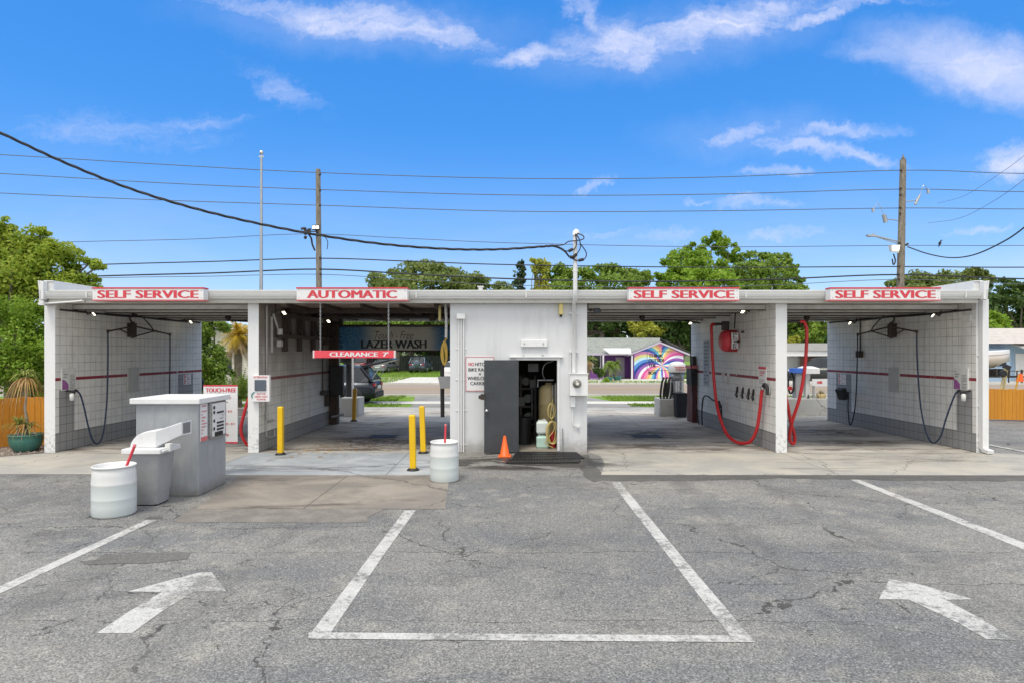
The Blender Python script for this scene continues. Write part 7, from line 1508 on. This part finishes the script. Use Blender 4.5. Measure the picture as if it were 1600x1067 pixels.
for a in ((560, 30, 270, 46, -5, 1.0), (690, 44, 130, 30, -14, .95), (830, 84, 110, 28, 6, 1.0), (400, 8, 150, 20, 0, .8), (985, 64, 170, 56, 6, 1.0), (1120, 36, 230, 52, 15, 1.0), (905, 22, 80, 36, -55, .8), (1270, 24, 140, 16, 14, .85), (1000, 84, 90, 26, 10, 1.0),
          (440, 138, 90, 30, -30, .62), (160, 205, 260, 40, -3, .52), (290, 190, 150, 20, 8, .5), (1150, 208, 105, 22, 8, .85), (1310, 212, 140, 20, 2, .85), (1270, 236, 160, 22, -8, .88), (1350, 248, 110, 16, -10, .8), (1215, 268, 80, 16, 0, .8), (1585, 255, 90, 52, 6, 1.0), (1570, 232, 80, 22, 0, .8),
          (920, 288, 40, 14, 30, .75), (1100, 310, 60, 9, 0, .7), (1180, 318, 90, 20, 0, .7), (1040, 370, 120, 22, 4, .75), (1220, 372, 150, 22, 2, .7), (1520, 362, 110, 20, 5, .8), (950, 372, 130, 16, 2, .6), (1340, 4, 150, 10, 0, .7)):
    hard = cl(*a, hard)
soft = None
for a in ((1540, 108, 220, 64, -14, .9), (1400, 84, 120, 28, -6, .45), (1180, 212, 200, 50, 0, .16), (560, 36, 330, 56, -4, .22), (1050, 60, 300, 66, 8, .22)): soft = cl(*a, soft)
rot_ = t.n('ShaderNodeMapping'); t.put(rot_.inputs['Vector'], warp.outputs[0]); rot_.inputs['Rotation'].default_value = (0, 0, R(-12)); rot_.inputs['Scale'].default_value = (1.0, 3.6, 1)
fib = t.noise(rot_.outputs[0], 7, 9, .68, .9); fib2 = t.noise(rot_.outputs[0], 30, 7, .72, .5)
tex = t.math('ADD', t.math('MULTIPLY', fib, .62), t.math('MULTIPLY', fib2, .38))
hard = t.math('MULTIPLY', hard, t.ramp(t.math('ADD', tex, t.math('MULTIPLY', hard, .30)), .50, .92, smooth=False)); hard = t.math('MULTIPLY', t.math('POWER', hard, .95), .92, clamp=True)
soft = t.math('MULTIPLY', soft, t.ramp(tex, .2, .7, .55, 1))
veil = t.math('MULTIPLY', t.ramp(xs[2], .34, .03), t.ramp(t.noise(t.scale(P, (.5, 2.0, 1)), 2.6, 6, .62, .6), .3, .72, .25, .8))
cloud = t.math('MAXIMUM', t.math('MULTIPLY', t.math('MAXIMUM', hard, soft), front), t.math('MULTIPLY', veil, .55), clamp=True)
# unseen bright cloud added overhead and behind the camera to fill shaded parts neutrally
over = t.math('MULTIPLY', t.math('MAXIMUM', t.ramp(xs[2], .53, .66), t.ramp(xs[1], .15, -.25)), t.ramp(t.noise(d, 2.2, 5, .6), .30, .52, .35, 1))
# brightness of thin cloud: about the same everywhere
WHITE = (3.55, 3.95, 5.6)
base_ = t.mix(.55, hs.outputs[0], (.28, 1.50, 4.9))
col = t.mix(over, t.mix(cloud, base_, WHITE), (5.9, 6.35, 7.3))
t.t.links.new(col, bg.inputs[0]); bg.inputs[1].default_value = .15
sd = bpy.data.lights.new('sun', 'SUN'); sd.energy = 1.7; sd.angle = R(18); sd.color = (1.0, .985, .965)
so = bpy.data.objects.new('sun', sd); COL.objects.link(so)
so.rotation_euler = (R(90 - SUN_EL), 0, R(180 - SUN_AZ)); so.location = (0, -10, 30)
cam = bpy.data.cameras.new('camera'); co = bpy.data.objects.new('camera', cam); COL.objects.link(co)
co.location = (0, 0, CAMH); co.rotation_euler = (R(90), 0, 0); cam.sensor_width = 36; cam.lens = 36*F/1600; cam.shift_y = (HY - 533.5)/1600; cam.clip_end = 4000; cam.clip_start = .05
scene.camera = co
vs = scene.view_settings; vs.view_transform = 'Standard'; vs.look = 'None'; vs.exposure = 0.50; vs.gamma = 1; vs.use_curve_mapping = False; vs.use_white_balance = True; vs.white_balance_temperature = 7300; vs.white_balance_tint = 8
cy = scene.cycles; cy.max_bounces = 8; cy.diffuse_bounces = 5; cy.glossy_bounces = 3; cy.transmission_bounces = 4; cy.transparent_max_bounces = 8; cy.sample_clamp_indirect = 8
